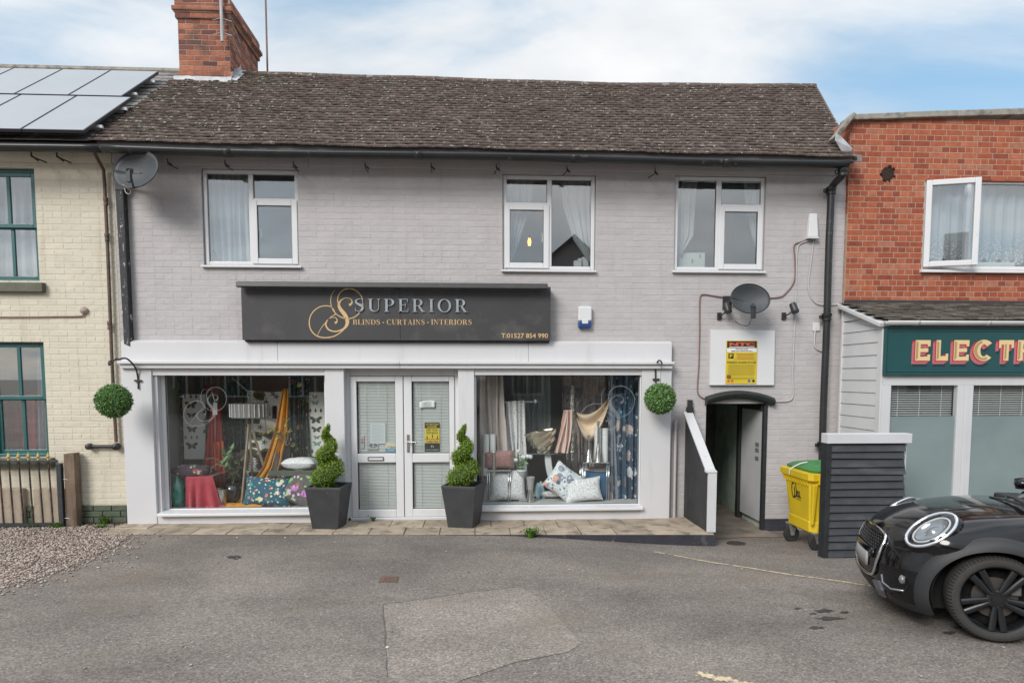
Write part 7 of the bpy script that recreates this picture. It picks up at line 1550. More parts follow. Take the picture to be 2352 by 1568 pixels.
cloth(drape, 50, 24, 'velvet_cover', PINKR, parent=dbx)
m = MB(); rows = [[(ZL(700 + 200 * u, 1340, .2)[0], .13 + .16 * v, zPL + .01 + .04 * abs(math.sin(u * 6 + 3 * v)) * (1 - abs(2 * v - 1))) for v in np.linspace(0, 1, 8)] for u in np.linspace(0, 1, 18)]; m.grid(rows); m.build('hem', PINKR, dbx, smooth=True, solid=.004)
cushion('cushion', 'dark floral cushion lying on the raspberry covered stool', np.array((ZL(585, 1045, .33)[0], .34, ZL(585, 1085, .33)[2] + .075)), abs(ZL(760, 1000, .33)[0] - ZL(412, 1000, .33)[0]), .36, .17, 0, pattern('dark_floral_cloth', (0.035, 0.02, 0.03), [(10, .34, 6, [(0.34, 0.16, 0.14), (0.10, 0.20, 0.09), (0.16, 0.04, 0.07), (0.38, 0.26, 0.20)]), (22, .28, 2, [(0.04, 0.03, 0.05), (0.22, 0.30, 0.20)])]), tilt=math.pi / 2 - .2, group='cushions in the shop windows')
vs_ = thing('glass_vase', 'tall green glass vase at the left end of the left window', 'vase', tuple(ZL(460, 1345, .26))); c = np.array((ZL(460, 1345, .26)[0], .26, zPL + .003)); h_ = ZL(460, 1060, .26)[2] - zPL
MB().lathe([(.08, 0), (.105, .05), (.115, .16), (.09, .30), (.045, .40), (.035, h_ - .06), (.05, h_)], c, 22).build('glass', M('green_glass', (0.015, 0.19, 0.14), .08, spec=.8, coat=.6), vs_, smooth=True)
pt = thing('silver_pot', 'small hammered silver pot beside the raspberry cloth', 'pot', tuple(ZL(822, 1310, .3))); c = np.array((ZL(822, 1310, .3)[0], .30, zPL + .003)); MB().lathe([(.075, 0), (.09, .09), (.105, .24), (.098, .24), (.08, .02)], c, 20).build('pot', SILVER, pt, smooth=True, autosm=50)
pv_ = thing('dark_pot', 'round dark glass pot holding tall stems behind the lamp legs', 'pot', tuple(ZL(930, 1290, .45))); c = np.array((ZL(930, 1290, .45)[0], .45, zPL + .003)); MB().lathe([(.08, 0), (.125, .08), (.13, .2), (.10, .30), (.09, .30), (.02, .03)], c, 20).build('pot', M('smoke_glass', (0.03, 0.03, 0.028), .08, coat=1), pv_, smooth=True)
def stems(label, base, tips, mat_s, mat_l, r=.004, blob=None, n_leaf=4, ll=.09):
    t = thing('stem_spray', label, 'artificial plant', tuple(base)); m = MB(); lm_ = MB()
    for k, tp in enumerate(tips):
        P = catmull([base, (np.array(base) + tp) / 2 + nrs.normal(0, .02, 3) + np.array((0, 0, .05)), tp], 5); m.tube(P, r, 5)
        for j in range(n_leaf):
            q = P[int(len(P) * (.45 + .5 * j / max(1, n_leaf))) - 1]; leaf(lm_, q, (nrs.normal(0, .4), -1, .4), ll * nrs.uniform(.7, 1.2), ll * .18, nrs.rand())
    m.build('stems', mat_s, t, kind='stuff'); 
    if lm_.v: lm_.build('leaves', mat_l, t, attr=True, kind='stuff')
    return t
PALEL = leafmat('pale_green_leaf', [(0, (0.10, 0.26, 0.10)), (1, (0.32, 0.50, 0.28))]); DRYL = leafmat('dry_leaf', [(0, (0.07, 0.075, 0.035)), (1, (0.16, 0.15, 0.08))]); YELL = leafmat('yellow_leaf', [(0, (0.35, 0.32, 0.03)), (1, (0.55, 0.50, 0.06))]); STEMM = plain('green_stem', (0.10, 0.13, 0.06)); TWIG = plain('brown_twig', (0.12, 0.085, 0.06))
stems('dried grassy stems with pale green blades in the dark pot', c + (0, 0, .28), [ZL(x, y, .4) for x, y in ((850, 850), (905, 830), (870, 900), (920, 880), (960, 900), (990, 960), (1000, 930), (870, 980), (940, 960))], STEMM, DRYL, n_leaf=9, ll=.13)
stems('pale green leaf blades standing by the rust drape', ZL(900, 1020, .36), [ZL(x, y, .34) for x, y in ((830, 880), (862, 900), (900, 830), (918, 860))], STEMM, PALEL, n_leaf=3, ll=.14)
stems('grey twigs crossing in front of the crimson drape', ZL(860, 1000, .3), [ZL(x, y, .26) for x, y in ((690, 935), (735, 1015), (780, 990))], TWIG, PALEL, .006, n_leaf=1, ll=.05)
stems('yellow flower stems leaning across the leaf wallpaper', ZL(1380, 800, .32), [ZL(x, y, .28) for x, y in ((1150, 705), (1230, 650), (1260, 690), (1420, 580), (1440, 690))], TWIG, YELL, .006, n_leaf=5, ll=.085)
# decal on the glass, both windows
DEC = sheer('etched_vinyl', (0.34, 0.35, 0.35), .66)
def decal(win, Z, ox, oy, k, Yd_, x0f):
    fn = lambda x, y: (float(Z(ox + (x - 566) * k, oy + (y - 125) * k, Yd_)[0]), float(Z(ox + (x - 566) * k, oy + (y - 125) * k, Yd_)[2])); fn.s = k * .26733 / 168
    class _f:
        s = fn.s
        def __call__(s_, x, y): return fn(x, y)
    mb = MB(); polys_to(mb, emblem(_f()), fr, Yd_, Yd_ + .0008, 0, .0001); mb.build('window_emblem', DEC, win)
decal(winL, ZL, 505, 318, 1.02, YG - .0015, 0); decal(winR, ZW, 1110, 308, 1.32, -.0015, 0)

# right window: from back to front
TAUPE = plain('taupe_cloth', (0.30, 0.265, 0.245), .8, sheen=.2)
curtZ(ZW, [(228, 205), (230, 700), (240, 1330)], [(465, 205), (478, 600), (505, 1330)], .42, 4, .05, TAUPE, 'taupe curtain in deep folds at the left of the right shop window', seed=1.6)
BRANCH = pattern('branch_cloth', (0.50, 0.475, 0.47), [(9, .20, 2, [(0.28, 0.24, 0.255), (0.34, 0.30, 0.31)]), (30, .22, 4, [(0.20, 0.17, 0.19), (0.30, 0.25, 0.26)])], .75)
curtZ(ZW, [(478, 440), (500, 800), (520, 1200)], [(650, 430), (648, 800), (660, 1200)], .50, 4, .04, BRANCH, 'white curtain printed with grey branches, hung from a short pole', seed=2.6)
cp = thing('curtain_pole', 'short curtain pole with a glass ball end beside the branch curtain', 'curtain pole', tuple(ZW(690, 442, .5))); MB().tube([ZW(470, 446, .52), ZW(715, 442, .52)], .014, 8).build('pole', SILVER, cp); MB().lathe([(0, -.035), (.035, 0), (0, .035)], ZW(735, 440, .52), 14).build('finial', M('clear_ball', (.6, .62, .6), .05, spec=1, coat=1), cp, smooth=True)
curtZ(ZW, [(548, 205), (552, 600), (560, 880)], [(860, 205), (858, 600), (850, 880)], 1.05, 7, .035, plain('sage_voile_cloth', (0.17, 0.20, 0.195)), 'sage grey curtain at the back of the right window', seed=3.3)
PEONY = pattern('peony_cloth', (0.27, 0.235, 0.225), [(5.5, .36, 1, [(0.17, 0.165, 0.19), (0.36, 0.25, 0.21), (0.24, 0.21, 0.22), (0.40, 0.35, 0.32)]), (14, .30, 3, [(0.12, 0.12, 0.14), (0.33, 0.28, 0.25), (0.2, .17, .16)])])
curtZ(ZW, [(968, 205), (970, 520), (1075, 700), (1090, 1010)], [(1330, 205), (1325, 520), (1250, 700), (1240, 1010)], .85, 5, .035, PEONY, 'grey and buff peony printed fabric hung behind the rose drape', seed=4.1)
ROSE = plain('rose_satin', (0.42, 0.275, 0.24), .45, sheen=.3); GOLDS = plain('gold_satin', (0.40, 0.285, 0.20), .45, sheen=.3)
curtZ(ZW, [(985, 515), (955, 640), (920, 780), (895, 880)], [(1040, 515), (1045, 640), (1040, 780), (1028, 885)], .38, 3, .045, ROSE, 'rose satin fabric draped over the glass console table', 'fabric_drape', 'fabric', seed=5)
def swag(u, v):
    p, q = ZW(1085, 530, .50), ZW(1375, 380, .50); b = p + (q - p) * u; sag = (.13 + .33 * v) * (1 - (2 * u - 1) ** 2); b = b + np.array((0, -.05 * math.sin(v * 9 + u * 2), -sag - .10 * v)); return b
cloth(swag, 40, 16, 'fabric_swag', GOLDS, 'gold satin swag looped between the peony fabric and the blue curtain', 'fabric')
curtZ(ZW, [(1362, 205), (1368, 700), (1372, 1330)], [(1425, 205), (1420, 700), (1440, 1330)], .40, 2, .03, pattern('edge_floral_cloth', (0.10, 0.115, 0.14), [(9, .34, 2, [(0.40, 0.42, 0.46), (0.06, 0.09, 0.13), (0.30, 0.22, 0.20)])]), 'narrow dark floral curtain edge left of the blue floral curtain', seed=2)
BLUEF = pattern('blue_floral_cloth', (0.020, 0.040, 0.066), [(5.5, .40, 1, [(0.30, 0.31, 0.33), (0.03, 0.075, 0.12), (0.07, 0.075, 0.09), (0.26, 0.22, 0.215), (0.025, .055, .09)]), (13, .32, 8, [(0.28, 0.30, 0.32), (0.02, 0.04, 0.06), (0.04, .09, .14)])])
curtZ(ZW, [(1425, 205), (1420, 700), (1415, 1330)], [(1630, 205), (1628, 700), (1625, 1330)], .40, 4, .035, BLUEF, 'navy curtain printed with pale flowers at the right of the right window', seed=6)
ROLLB = plain('ice_blue_paper', (0.42, 0.48, 0.51)); ROLLP = plain('blush_paper', (0.46, 0.40, 0.40))
for (xa, xb, ya, yb, Yq, mt, lab) in ((282, 338, 722, 905, .30, ROLLB, 'left pale blue wallpaper roll behind the pink velvet cushion'), (344, 392, 722, 905, .30, ROLLB, 'right pale blue wallpaper roll behind the pink velvet cushion'), (1238, 1300, 670, 962, .36, ROLLP, 'left blush wallpaper roll standing on the chrome table'), (1303, 1360, 670, 962, .36, ROLLP, 'right blush wallpaper roll standing on the chrome table')):
    p, q = ZW(xa, yb, Yq), ZW(xb, ya, Yq); r_ = (q[0] - p[0]) / 2; bz = p[2] - (.28 if xa < 400 else 0); tag(MB().lathe([(r_, 0), (r_, q[2] - bz), (r_ * .55, q[2] - bz), (r_ * .55, .05)], ((p[0] + q[0]) / 2, Yq, bz), 20).build('wallpaper_roll', mt, smooth=True, autosm=40), lab, 'wallpaper roll', 'wallpaper rolls')
def ctable(label, xa, xb, yt, Yq, dep):
    p, q = ZW(xa, yt, Yq), ZW(xb, yt, Yq); t = thing('chrome_table', label, 'side table', ((p[0] + q[0]) / 2, Yq + dep / 2, zPR), group='chrome side tables'); MB().box(p[0], q[0], Yq, Yq + dep, p[2] - .018, p[2]).build('table_top', M('mirror_top', (.5, .5, .5), .1, .8), t, bevel=.003)
    for x in (p[0] + .02, q[0] - .02):
        for y in (Yq + .02, Yq + dep - .02):
            for s in (-.014, .014): MB().tube([(x + s, y, zPR + .002), (x + s, y, p[2] - .018)], .008, 8).build('leg', CHROME, t, smooth=True)
    return p[2]
zt1 = ctable('chrome side table carrying the pink velvet cushion', 318, 522, 1030, .20, .26); zt2 = ctable('chrome side table carrying the candlesticks and blush rolls', 1142, 1372, 964, .24, .30)
cushion('cushion', 'pink velvet bolster cushion with a silver band on the chrome side table', np.array((ZW(418, 962, .28)[0], .29, zt1 + .135)), abs(ZW(560, 960, .28)[0] - ZW(280, 960, .28)[0]), .27, .16, -.02, M('pink_velvet', (0.33, 0.17, 0.155), .7, nz=(22, .3), sheen=.7), group='cushions in the shop windows')
pb = ZW(376, 905, .19); tag(MB().box(pb[0] - .022, pb[0] + .022, .196, .385, zt1 + .01, zt1 + .262).build('cushion_band', SILVER, bevel=.01), 'glittering silver band round the pink velvet cushion', 'band')
cushion('cushion', 'white cushion with grey branches under the chrome table by the right planter', np.array((ZW(497, 1200, .3)[0], .31, zPR + .235)), .53, .46, .16, 0, BRANCH, tilt=-.2, group='cushions in the shop windows')
VGREY = plain('vase_grey', (0.17, 0.165, 0.165), .5)
def tvase(label, x, ya, yb, Yq, rt, rb, split):
    c = np.array((ZW(x, yb, Yq)[0], Yq, zPR + .002)); h_ = ZW(x, ya, Yq)[2] - zPR; t = thing('tall_vase', label, 'vase', tuple(c), group='tall two tone vases'); mid = rb * .62
    MB().lathe([(rb, 0), (rb * .92, .03), (mid, h_ * .42), (mid * 1.05, h_ * split)], c, 20).build('base', SILVER, t, smooth=True, autosm=60); MB().lathe([(mid * 1.06, h_ * split), (rt * .8, h_ * .8), (rt, h_), (rt * .9, h_ - .003), (mid * .8, h_ * split + .02)], c, 20).build('neck', VGREY, t, smooth=True, autosm=60); return c + (0, 0, h_)
vt = tvase('taller grey and silver vase holding the pink roses', 612, 1036, 1315, .34, .082, .07, .58); tvase('shorter grey and silver vase in front of the green back room', 692, 1090, 1318, .24, .062, .062, .5)
stems('green stems and leaves of the rose bunch', vt + (0, 0, -.03), [ZW(x, y, .32) for x, y in ((585, 880), (545, 940), (560, 950), (625, 910), (640, 920), (665, 915), (690, 915), (660, 950))], STEMM, PALEL, n_leaf=4, ll=.08)
ROS = plain('rose_petal', (0.52, 0.40, 0.42)); ROSL = ['tallest pale rose standing above the others in the grey vase', 'pale pink rose beside the end of the velvet cushion', 'pale pink rose touching the velvet cushion end', 'highest rose of the right hand cluster in the grey vase', 'second rose of the right hand cluster in the grey vase', 'third rose of the right hand cluster in the grey vase', 'outermost rose on the right of the grey vase']
for (x, y) in ((583, 872), (563, 945), (535, 938), (625, 915), (640, 920), (665, 915), (690, 915)):
    c = ZW(x, y, .31); m = MB()
    for k in range(3): m.lathe([(.008, -.03), (.028 - .006 * k, -.01), (.03 - .007 * k, .022 + .004 * k), (.02 - .005 * k, .026)], c + nrs.normal(0, .003, 3), 8)
    tag(m.build('rose', ROS, smooth=True), ROSL.pop(0), 'flower', 'pale pink artificial roses')
fv = thing('faceted_vase', 'crumpled silver faceted vase standing on the glass console', 'vase', tuple(ZW(800, 885, .5))); c = ZW(805, 888, .50); m = MB(); rows = []
for i in range(8):
    h_ = i / 7; r_ = .075 + .12 * h_ ** .8; rows.append([(c[0] + (r_ + .018 * ((i + j) % 2)) * math.cos(2 * math.pi * j / 14) * (1.25 if h_ > .3 else 1) - .05 * h_, c[1] + (r_ + .018 * ((i + j) % 2)) * .6 * math.sin(2 * math.pi * j / 14), c[2] + h_ * .33 + .05 * h_ * math.cos(2 * math.pi * j / 14)) for j in range(15)])
m.grid(rows); m.build('vase', M('champagne_metal', (.66, .60, .48), .25, 1.0), fv)
ct = thing('console_table', 'glass topped console table with a curved grey leg in the right window', 'table', tuple(ZW(850, 1300, .55))); p, q = ZW(660, 886, .42), ZW(1060, 886, .42); MB().box(p[0], q[0], .40, .72, p[2] - .014, p[2] - .002).build('glass_top', M('table_glass', (.10, .14, .14), .05, coat=1), ct)
m = MB(); LEGC = plain('console_leg', (0.33, 0.335, 0.34), .5); Pq = [ZW(x, y, .5) for x, y in ((838, 893), (843, 960), (856, 1040), (880, 1110), (915, 1170), (960, 1210))]
for a, b in zip(catmull(Pq, 4), catmull(Pq, 4)[1:]): m.bar(a, b, .09, .06, up=(0, 1, 0))
m.build('curved_leg', LEGC, ct); m = MB()
for x in (1004, 1046): m.tube([ZW(x, 890, .5), ZW(x - (0 if x > 1020 else 0), 1300, .5)], .016, 8); m.build('chrome_leg', CHROME, ct); m = MB()
def stick(label, x, ya, yb, Yq, zb_):
    c = np.array((ZW(x, yb, Yq)[0], Yq, zb_ + .002)); h_ = ZW(x, ya, Yq)[2] - zb_; m = MB(); prof = [(.055, 0), (.05, .02), (.034, h_ * .22), (.017, h_ * .42)]
    for k in range(14): prof.append((.013 + .003 * (k % 2), h_ * (.45 + .035 * k)))
    prof += [(.016, h_ * .95), (.034, h_ * .965), (.034, h_ * .975), (.012, h_ * .98), (.012, h_), (0, h_)]; return tag(m.lathe(prof, c, 16).build('candlestick', SILVER, smooth=True, autosm=60), label, 'candlestick', 'beaten silver candlesticks')
stick('shorter beaten silver candlestick on the chrome table', 1190, 725, 963, .28, zt2); stick('taller beaten silver candlestick on the chrome table', 1272, 608, 963, .27, zt2)
cc_ = tag(MB().lathe([(.04, 0), (.05, .02)] + [(.045 + .004 * (k % 2), .04 + .05 * k) for k in range(18)] + [(.04, .98), (0, .985)], ZW(1048, 885, .44) * np.array((1, 1, 1)), 14).build('mosaic_pillar', M('mosaic_mirror', (.42, .40, .36), .2, .9, nz=(40, .5), bump=(60, .01)), smooth=False), 'slim mirrored mosaic pillar rising from the console table', 'pillar')
cushion('cushion', 'grey blue rose cushion balanced on its corner', np.array((ZW(968, 1172, .26)[0], .27, zPR + .29)), .44, .44, .15, .62, pattern('rose_blue_cloth', (0.34, 0.36, 0.40), [(7, .34, 1, [(0.05, 0.06, 0.09), (0.14, 0.15, 0.19), (0.42, 0.20, 0.16)]), (18, .28, 5, [(0.10, 0.11, 0.14), (0.40, 0.42, 0.46)])], .5), tilt=-.15, group='cushions in the shop windows')
cushion('cushion', 'white branch cushion leaning beside the grey blue rose cushion', np.array((ZW(1142, 1228, .22)[0], .22, zPR + .17)), .54, .34, .15, -.10, BRANCH, tilt=-.25, group='cushions in the shop windows')
cushion('cushion', 'plain blue cushion behind the white branch cushion', np.array((ZW(1262, 1210, .36)[0], .40, zPR + .21)), .40, .42, .15, .06, plain('blue_cloth', (0.022, 0.06, 0.11)), tilt=-.2, group='cushions in the shop windows')
cushion('cushion', 'white floral cushion peeping over the plain blue cushion', np.array((ZW(1290, 1110, .5)[0], .50, zPR + .33)), .46, .30, .14, -.12, PEONY, tilt=-.2, group='cushions in the shop windows')
cushion('cushion', 'small flat grey cushion on the platform under the console table', np.array((ZW(868, 1282, .5)[0], .5, zPR + .06)), .32, .26, .09, 0, BRANCH, tilt=math.pi / 2 - .25, group='cushions in the shop windows')
cl_ = MB(); rows = [[(ZW(720 + 110 * u, 1290, .45)[0], .45 + .2 * v, zPR + .02 + .22 * math.sin(math.pi * u) * math.sin(math.pi * v) + .03 * math.sin(14 * u + 9 * v)) for v in np.linspace(0, 1, 12)] for u in np.linspace(0, 1, 14)]; cl_.grid(rows); tag(cl_.build('folded_fabric', plain('teal_grey_cloth', (0.16, 0.25, 0.28)), smooth=True, solid=.004), 'heap of teal grey fabric under the console table', 'fabric')
pf_ = thing('picture_frame', 'dark grey picture frame leaning behind the faceted vase', 'picture frame', tuple(ZW(735, 885, .75))); m = MB(); a, b = ZW(668, 800, .75), ZW(800, 705, .75); frame_ring(m, a[0], b[0], a[2], b[2], .74, .77, .035); m.build('frame', M('frame_grey', (.16, .17, .175), .35), pf_); MB().box(a[0] + .035, b[0] - .035, .76, .766, a[2] + .035, b[2] - .035).build('picture', M('frame_dark', (.04, .05, .055), .2), pf_)

# blinds and notices in the door
BLM = M('blind_grey_green', (0.52, 0.535, 0.52), .55)
labs = iter(['upper slatted blind in the left shop door', 'lower slatted blind in the left shop door', 'upper slatted blind in the right shop door', 'lower slatted blind in the right shop door'])
for (leaf_, ga, gb, za, zb_, zc, zd) in DOORS:
    for (a, b) in ((za, zb_), (zc, zd)):
        t = thing('venetian_blind', next(labs), 'blind', ((ga + gb) / 2, Yd + .03, a), group='blinds in the shop doors'); m = MB(); z = b - .03
        while z > a + .012:
            z_ = z + rng.uniform(-.0008, .0008); m.add([(ga + .012, Yd + .024, z_ + .011), (gb - .006, Yd + .024, z_ + .011), (gb - .006, Yd + .030, z_ + .002), (ga + .012, Yd + .030, z_ + .002), (gb - .006, Yd + .020, z_ - .011), (ga + .012, Yd + .020, z_ - .011)], [(0, 1, 2, 3), (3, 2, 4, 5)]); z -= .0205
        m.build('slats', BLM, t, kind='stuff'); MB().box(ga + .012, gb - .006, Yd + .016, Yd + .034, b - .024, b - .004).build('head_rail', BLM, t); MB().box(ga + .012, gb - .006, Yd + .016, Yd + .03, a + .003, a + .014).build('bottom_rail', BLM, t)
        m = MB()
        for f in (.25, .78): m.box(ga + (gb - ga) * f - .0018, ga + (gb - ga) * f + .0018, Yd + .0175, Yd + .019, a + .01, b - .02)
        m.build('cord', VGREY, t); MB().box(ga + .001, gb - .001, Yd + .05, Yd + .055, a, b).build('dark_interior_sheet', DARKGAP, t)  # black sheet added behind the slats, painting the shade of the shop interior
def dz(x, y): return at((1200 + x / 2.148) * .57422, (1400 + y / 2.148) * .57422, Yd)
def sheet(name, label, cat, x0, y0, x1, y1, mat, Yq, th=.002):
    t = thing(name, label, cat, tuple(dz((x0 + x1) / 2, y1))); a, b = dz(x0, y1), dz(x1, y0); MB().box(a[0], b[0], Yq - th, Yq, a[2], b[2]).build('paper', mat, t); return t, a, b
def on(t, a, b, mats): return lambda u, v, e: (a[0] + u * (b[0] - a[0]), e, b[2] - v * (b[2] - a[2]))
YI = Yd + .013; YO = Yd - .002
t, a, b = sheet('paper_notice', 'white paper notice with faint writing in the left shop door', 'notice', 603, 622, 733, 805, M('paper_grey', (.55, .58, .60), .8), YI); m = MB()
for k in range(13):
    f = on(t, a, b, 0); v = .10 + .065 * k; u1 = .62 + .25 * abs(math.sin(k * 2.1)); m.add([f(.14, v, YI - .0028), f(u1, v, YI - .0028), f(u1, v + .012, YI - .0028), f(.14, v + .012, YI - .0028)], [(0, 1, 2, 3)])
m.build('writing', M('pencil_grey', (.36, .38, .40), .8), t)
t = thing('curled_note', 'small curling white note stuck high in the right shop door', 'note', tuple(dz(1087, 505))); m = MB(); P = [(1018, 490), (1045, 440), (1125, 432), (1157, 455), (1150, 507), (1080, 500)]
rows = [[dz(1020 + 132 * u - 12 * v * (1 - u), 448 + 52 * v - 14 * math.sin(u * 2.4) * (1 - v), 0) * np.array((1, 0, 1)) + np.array((0, YI - .004 - .012 * math.sin(u * 3.1), 0)) if False else np.array((dz(1022 + 130 * u, 0)[0], YI - .004 - .015 * (2 * u - 1) ** 2, dz(0, 450 + 52 * v - 16 * math.sin(u * 2.6) * (1 - v) - 6 * u)[2])) for v in np.linspace(0, 1, 5)] for u in np.linspace(0, 1, 9)]
m.grid(rows); m.build('paper', M('paper_bright', (.66, .69, .69), .7), t, smooth=True, solid=.001)
m = MB()
for k in range(3): f = lambda u, v: np.array((dz(1022 + 130 * u, 0)[0], YI - .0055 - .015 * (2 * u - 1) ** 2, dz(0, 450 + 52 * v - 16 * math.sin(u * 2.6) * (1 - v) - 6 * u)[2])); m.add([f(.2, .25 + .2 * k), f(.5, .25 + .2 * k), f(.8, .25 + .2 * k), f(.8, .31 + .2 * k), f(.5, .31 + .2 * k), f(.2, .31 + .2 * k)], [(0, 1, 4, 5), (1, 2, 3, 4)])
m.build('writing', MATS['pencil_grey'], t)
t, a, b = sheet('distance_poster', 'yellow and black keep your distance poster in the right shop door', 'poster', 1072, 622, 1198, 800, M('poster_yellow', (.66, .52, .04), .5), YI)
f = on(t, a, b, 0); m = MB()
def PB(u0, u1, v0, v1, mi, e): m.add([f(u0, v0, YI - e), f(u1, v0, YI - e), f(u1, v1, YI - e), f(u0, v1, YI - e)], [(0, 1, 2, 3)], mi)
def PT(s, u0, u1, v0, v1, mi, e, bold=.02): text_box(m, s, u0, u1, -v1, -v0, lambda u, v, yy: f(u, -v, yy), mi, bold, YI - e)
PB(.0, 1, 0, .27, 0, .0026); PT('ATTENTION', .06, .94, .045, .125, 1, .0032); PT('PLEASE!', .19, .82, .155, .235, 1, .0032); PT('KEEP YOUR', .12, .88, .31, .41, 0, .0032); PT('DISTANCE', .12, .88, .45, .55, 0, .0032)
PB(0, 1, .78, .82, 2, .0026); PB(0, 1, .985, 1, 0, .0026); PT('2 METRES', .10, .90, .865, .955, 0, .0032)
for (u, v) in ((.16, .66), (.52, .585), (.86, .66)):
    m.add([f(u + .028 * math.cos(q), v + .022 * math.sin(q), YI - .0032) for q in np.linspace(0, 6.28, 9)[:-1]], [tuple(range(8))], 0); PB(u - .035, u + .035, v + .025, v + .10, 0, .0032); PB(u - .025, u - .004, v + .10, v + .17, 0, .0032); PB(u + .004, u + .025, v + .10, v + .17, 0, .0032)
m.build('print', [INK, M('poster_yellow', (.66, .52, .04)), REDI], t)
t, a, b = sheet('interiors_card', 'black card with white lettering below the distance poster', 'card', 1071, 803, 1199, 873, INK, YI); f = on(t, a, b, 0); m = MB(); PT('Ti', .40, .60, .22, .50, 0, .003, 0); PT('TODAY INTERIORS', .05, .95, .72, .84, 0, .003, 0); m.build('print', [WINK], t)
t, a, b = sheet('closed_sign', 'small blue and white closed sign in the corner of the left shop door', 'sign', 735, 793, 824, 872, M('sign_cream', (.62, .60, .45), .6), YI); f = on(t, a, b, 0); m = MB(); PB(0, .94, .64, .97, 1, .0026); PT('Closed', .16, .80, .70, .91, 0, .0032, .01); PB(.18, .28, .40, .55, 3, .0028); PT('Yell.com', .36, .92, .40, .56, 2, .0032); m.build('print', [WINK, M('sign_blue', (.02, .24, .42), .5), INK, REDI], t)
t, a, b = sheet('moon_sticker', 'plain window sticker strip with dark moth shapes and lettering in the left door', 'sticker', 585, 790, 672, 862, M('clear_sticker', (.40, .43, .42), .5), YI + .002, .001); f = on(t, a, b, 0); m = MB(); PT('MOON', .02, .98, .86, .96, 0, .004, .0)
for sx in (-1, 1):
    for (du, dv, ru, rv_) in ((.16, .28, .16, .20), (.30, .38, .14, .22), (.13, .58, .11, .14)): m.add([f(.5 + sx * du + ru * .6 * math.cos(q), dv + rv_ * .7 * math.sin(q), YI - .0025 - du * .001) for q in np.linspace(0, 6.28, 11)[:-1]], [tuple(range(10))], 1)
m.build('print', [INK, M('moth_violet', (.12, .10, .15), .6)], t)
t, a, b = sheet('card_stickers', 'narrow strip of payment card stickers at the edge of the left door', 'sticker', 520, 733, 548, 846, M('sticker_white', (.55, .56, .52), .5), YI); f = on(t, a, b, 0); m = MB()
for k, mi in enumerate((0, 2, 1, 0, 0)): PB(.12, .88, .06 + .19 * k, .20 + .19 * k, mi, .0026)
m.build('print', [VGREY, BLUEI, REDI], t)
# ------------------------------------------------------------------ the black car
CPHI = R(22); cw_ = at(2294, 1382, -4.65); Ncar = np.array((-math.sin(CPHI), -math.cos(CPHI), 0)); Fcar = np.array((-math.cos(CPHI), math.sin(CPHI), 0))
nrm = np.array((0, .06, 1.0)); nrm /= np.linalg.norm(nrm)     # the yard falls towards the shop: the car leans with it
Fcar = Fcar - nrm * (Fcar @ nrm); Fcar /= np.linalg.norm(Fcar); Ncar = np.cross(nrm, Fcar)
Ocar = cw_ - Ncar * .84 - nrm * .308; Ocar[2] = gz(Ocar[0], Ocar[1]) + .004
car = thing('parked_car', 'glossy black small hatchback with black wheels, nose pointing at the boarded bin screen', 'car', tuple(Ocar), 1.0)
car.rotation_euler = Matrix((tuple(Fcar), tuple(Ncar), tuple(nrm))).transposed().to_euler()
def to_car(p): d = np.array(p) - Ocar; return np.array((d @ Fcar, d @ Ncar, d @ nrm))
PAINT = M('black_car_paint', (0.005, 0.005, 0.006), .10, spec=.5); PLAS = M('grey_black_plastic', (0.024, 0.025, 0.027), .55, nz=(20, .1), spec=.4); GLOSSB = M('gloss_black_trim', (0.008, 0.008, 0.009), .12, coat=.6); RIMM = M('black_alloy', (0.012, 0.013, 0.014), .28, nz=(9, .2)); ALU = M('bright_ring', (.62, .63, .65), .16, .9); TYREM = M('tyre_rubber', (0.034, 0.031, 0.028), .8, nz=(40, .15), stain=((.045, .041, .036), 5, .5, .8))
_W = [.13, .20, .28, .36, .44, .52, .58, .63, .66, .69, .72, .75, .78, .81, .835, .855, .87, .885, .895]
_U0 = [.66, .76, .795, .798, .795, .785, .768, .745, .728, .70, .685, .64, .58, .50, .435, .36, .26, .14, .02]
_VS = [.79, .825, .845, .85, .852, .852, .85, .846, .842, .836, .828, .818, .806, .79, .772, .752, .732, .71, .69]
_UC = [.12, .12, .11, .10, .08, .05, .02, -.02, -.05, -.07, -.09, -.11, -.14, -.18, -.22, -.26, -.30, -.35, -.40]
_NN = [2.8, 2.75, 2.7, 2.7, 2.7, 2.7, 2.65, 2.6, 2.55, 2.4, 2.4, 2.4, 2.4, 2.4, 2.4, 2.4, 2.45, 2.5, 2.55]
_U0 = [x * .92 for x in _U0]; _UC = [x * .92 if x > 0 else x - .02 for x in _UC]
def prof(w_): return [float(np.interp(w_, _W, t)) for t in (_U0, _VS, _UC, _NN)]
def Su(v, w_):
    u0, vs_, uc, n = prof(w_); k = min(1, abs(v) / vs_); return uc + (u0 - uc) * (1 - k ** n) ** (1 / n)
def Sv(u, w_):
    u0, vs_, uc, n = prof(w_)
    if u <= uc: return vs_
    k = min(1, (u - uc) / (u0 - uc)); return vs_ * (1 - k ** n) ** (1 / n)
def bulge(p):
    u, v, w_ = p; g_ = math.exp(-((abs(v) - .63) / .13) ** 2 - ((u - .30) / .20) ** 2 - ((w_ - .83) / .10) ** 2); s = 1 if v > 0 else -1
    g2 = math.exp(-((u - .36) / .16) ** 2 - ((w_ - .72) / .09) ** 2) if abs(v) > .45 else 0
    g2 *= min(1, max(0, (abs(v) - .45) / .15))
    return (u + .05 * g2, v + s * .07 * g2, w_)
ARCHES = [(0.012, .308), (-2.495, .308)]
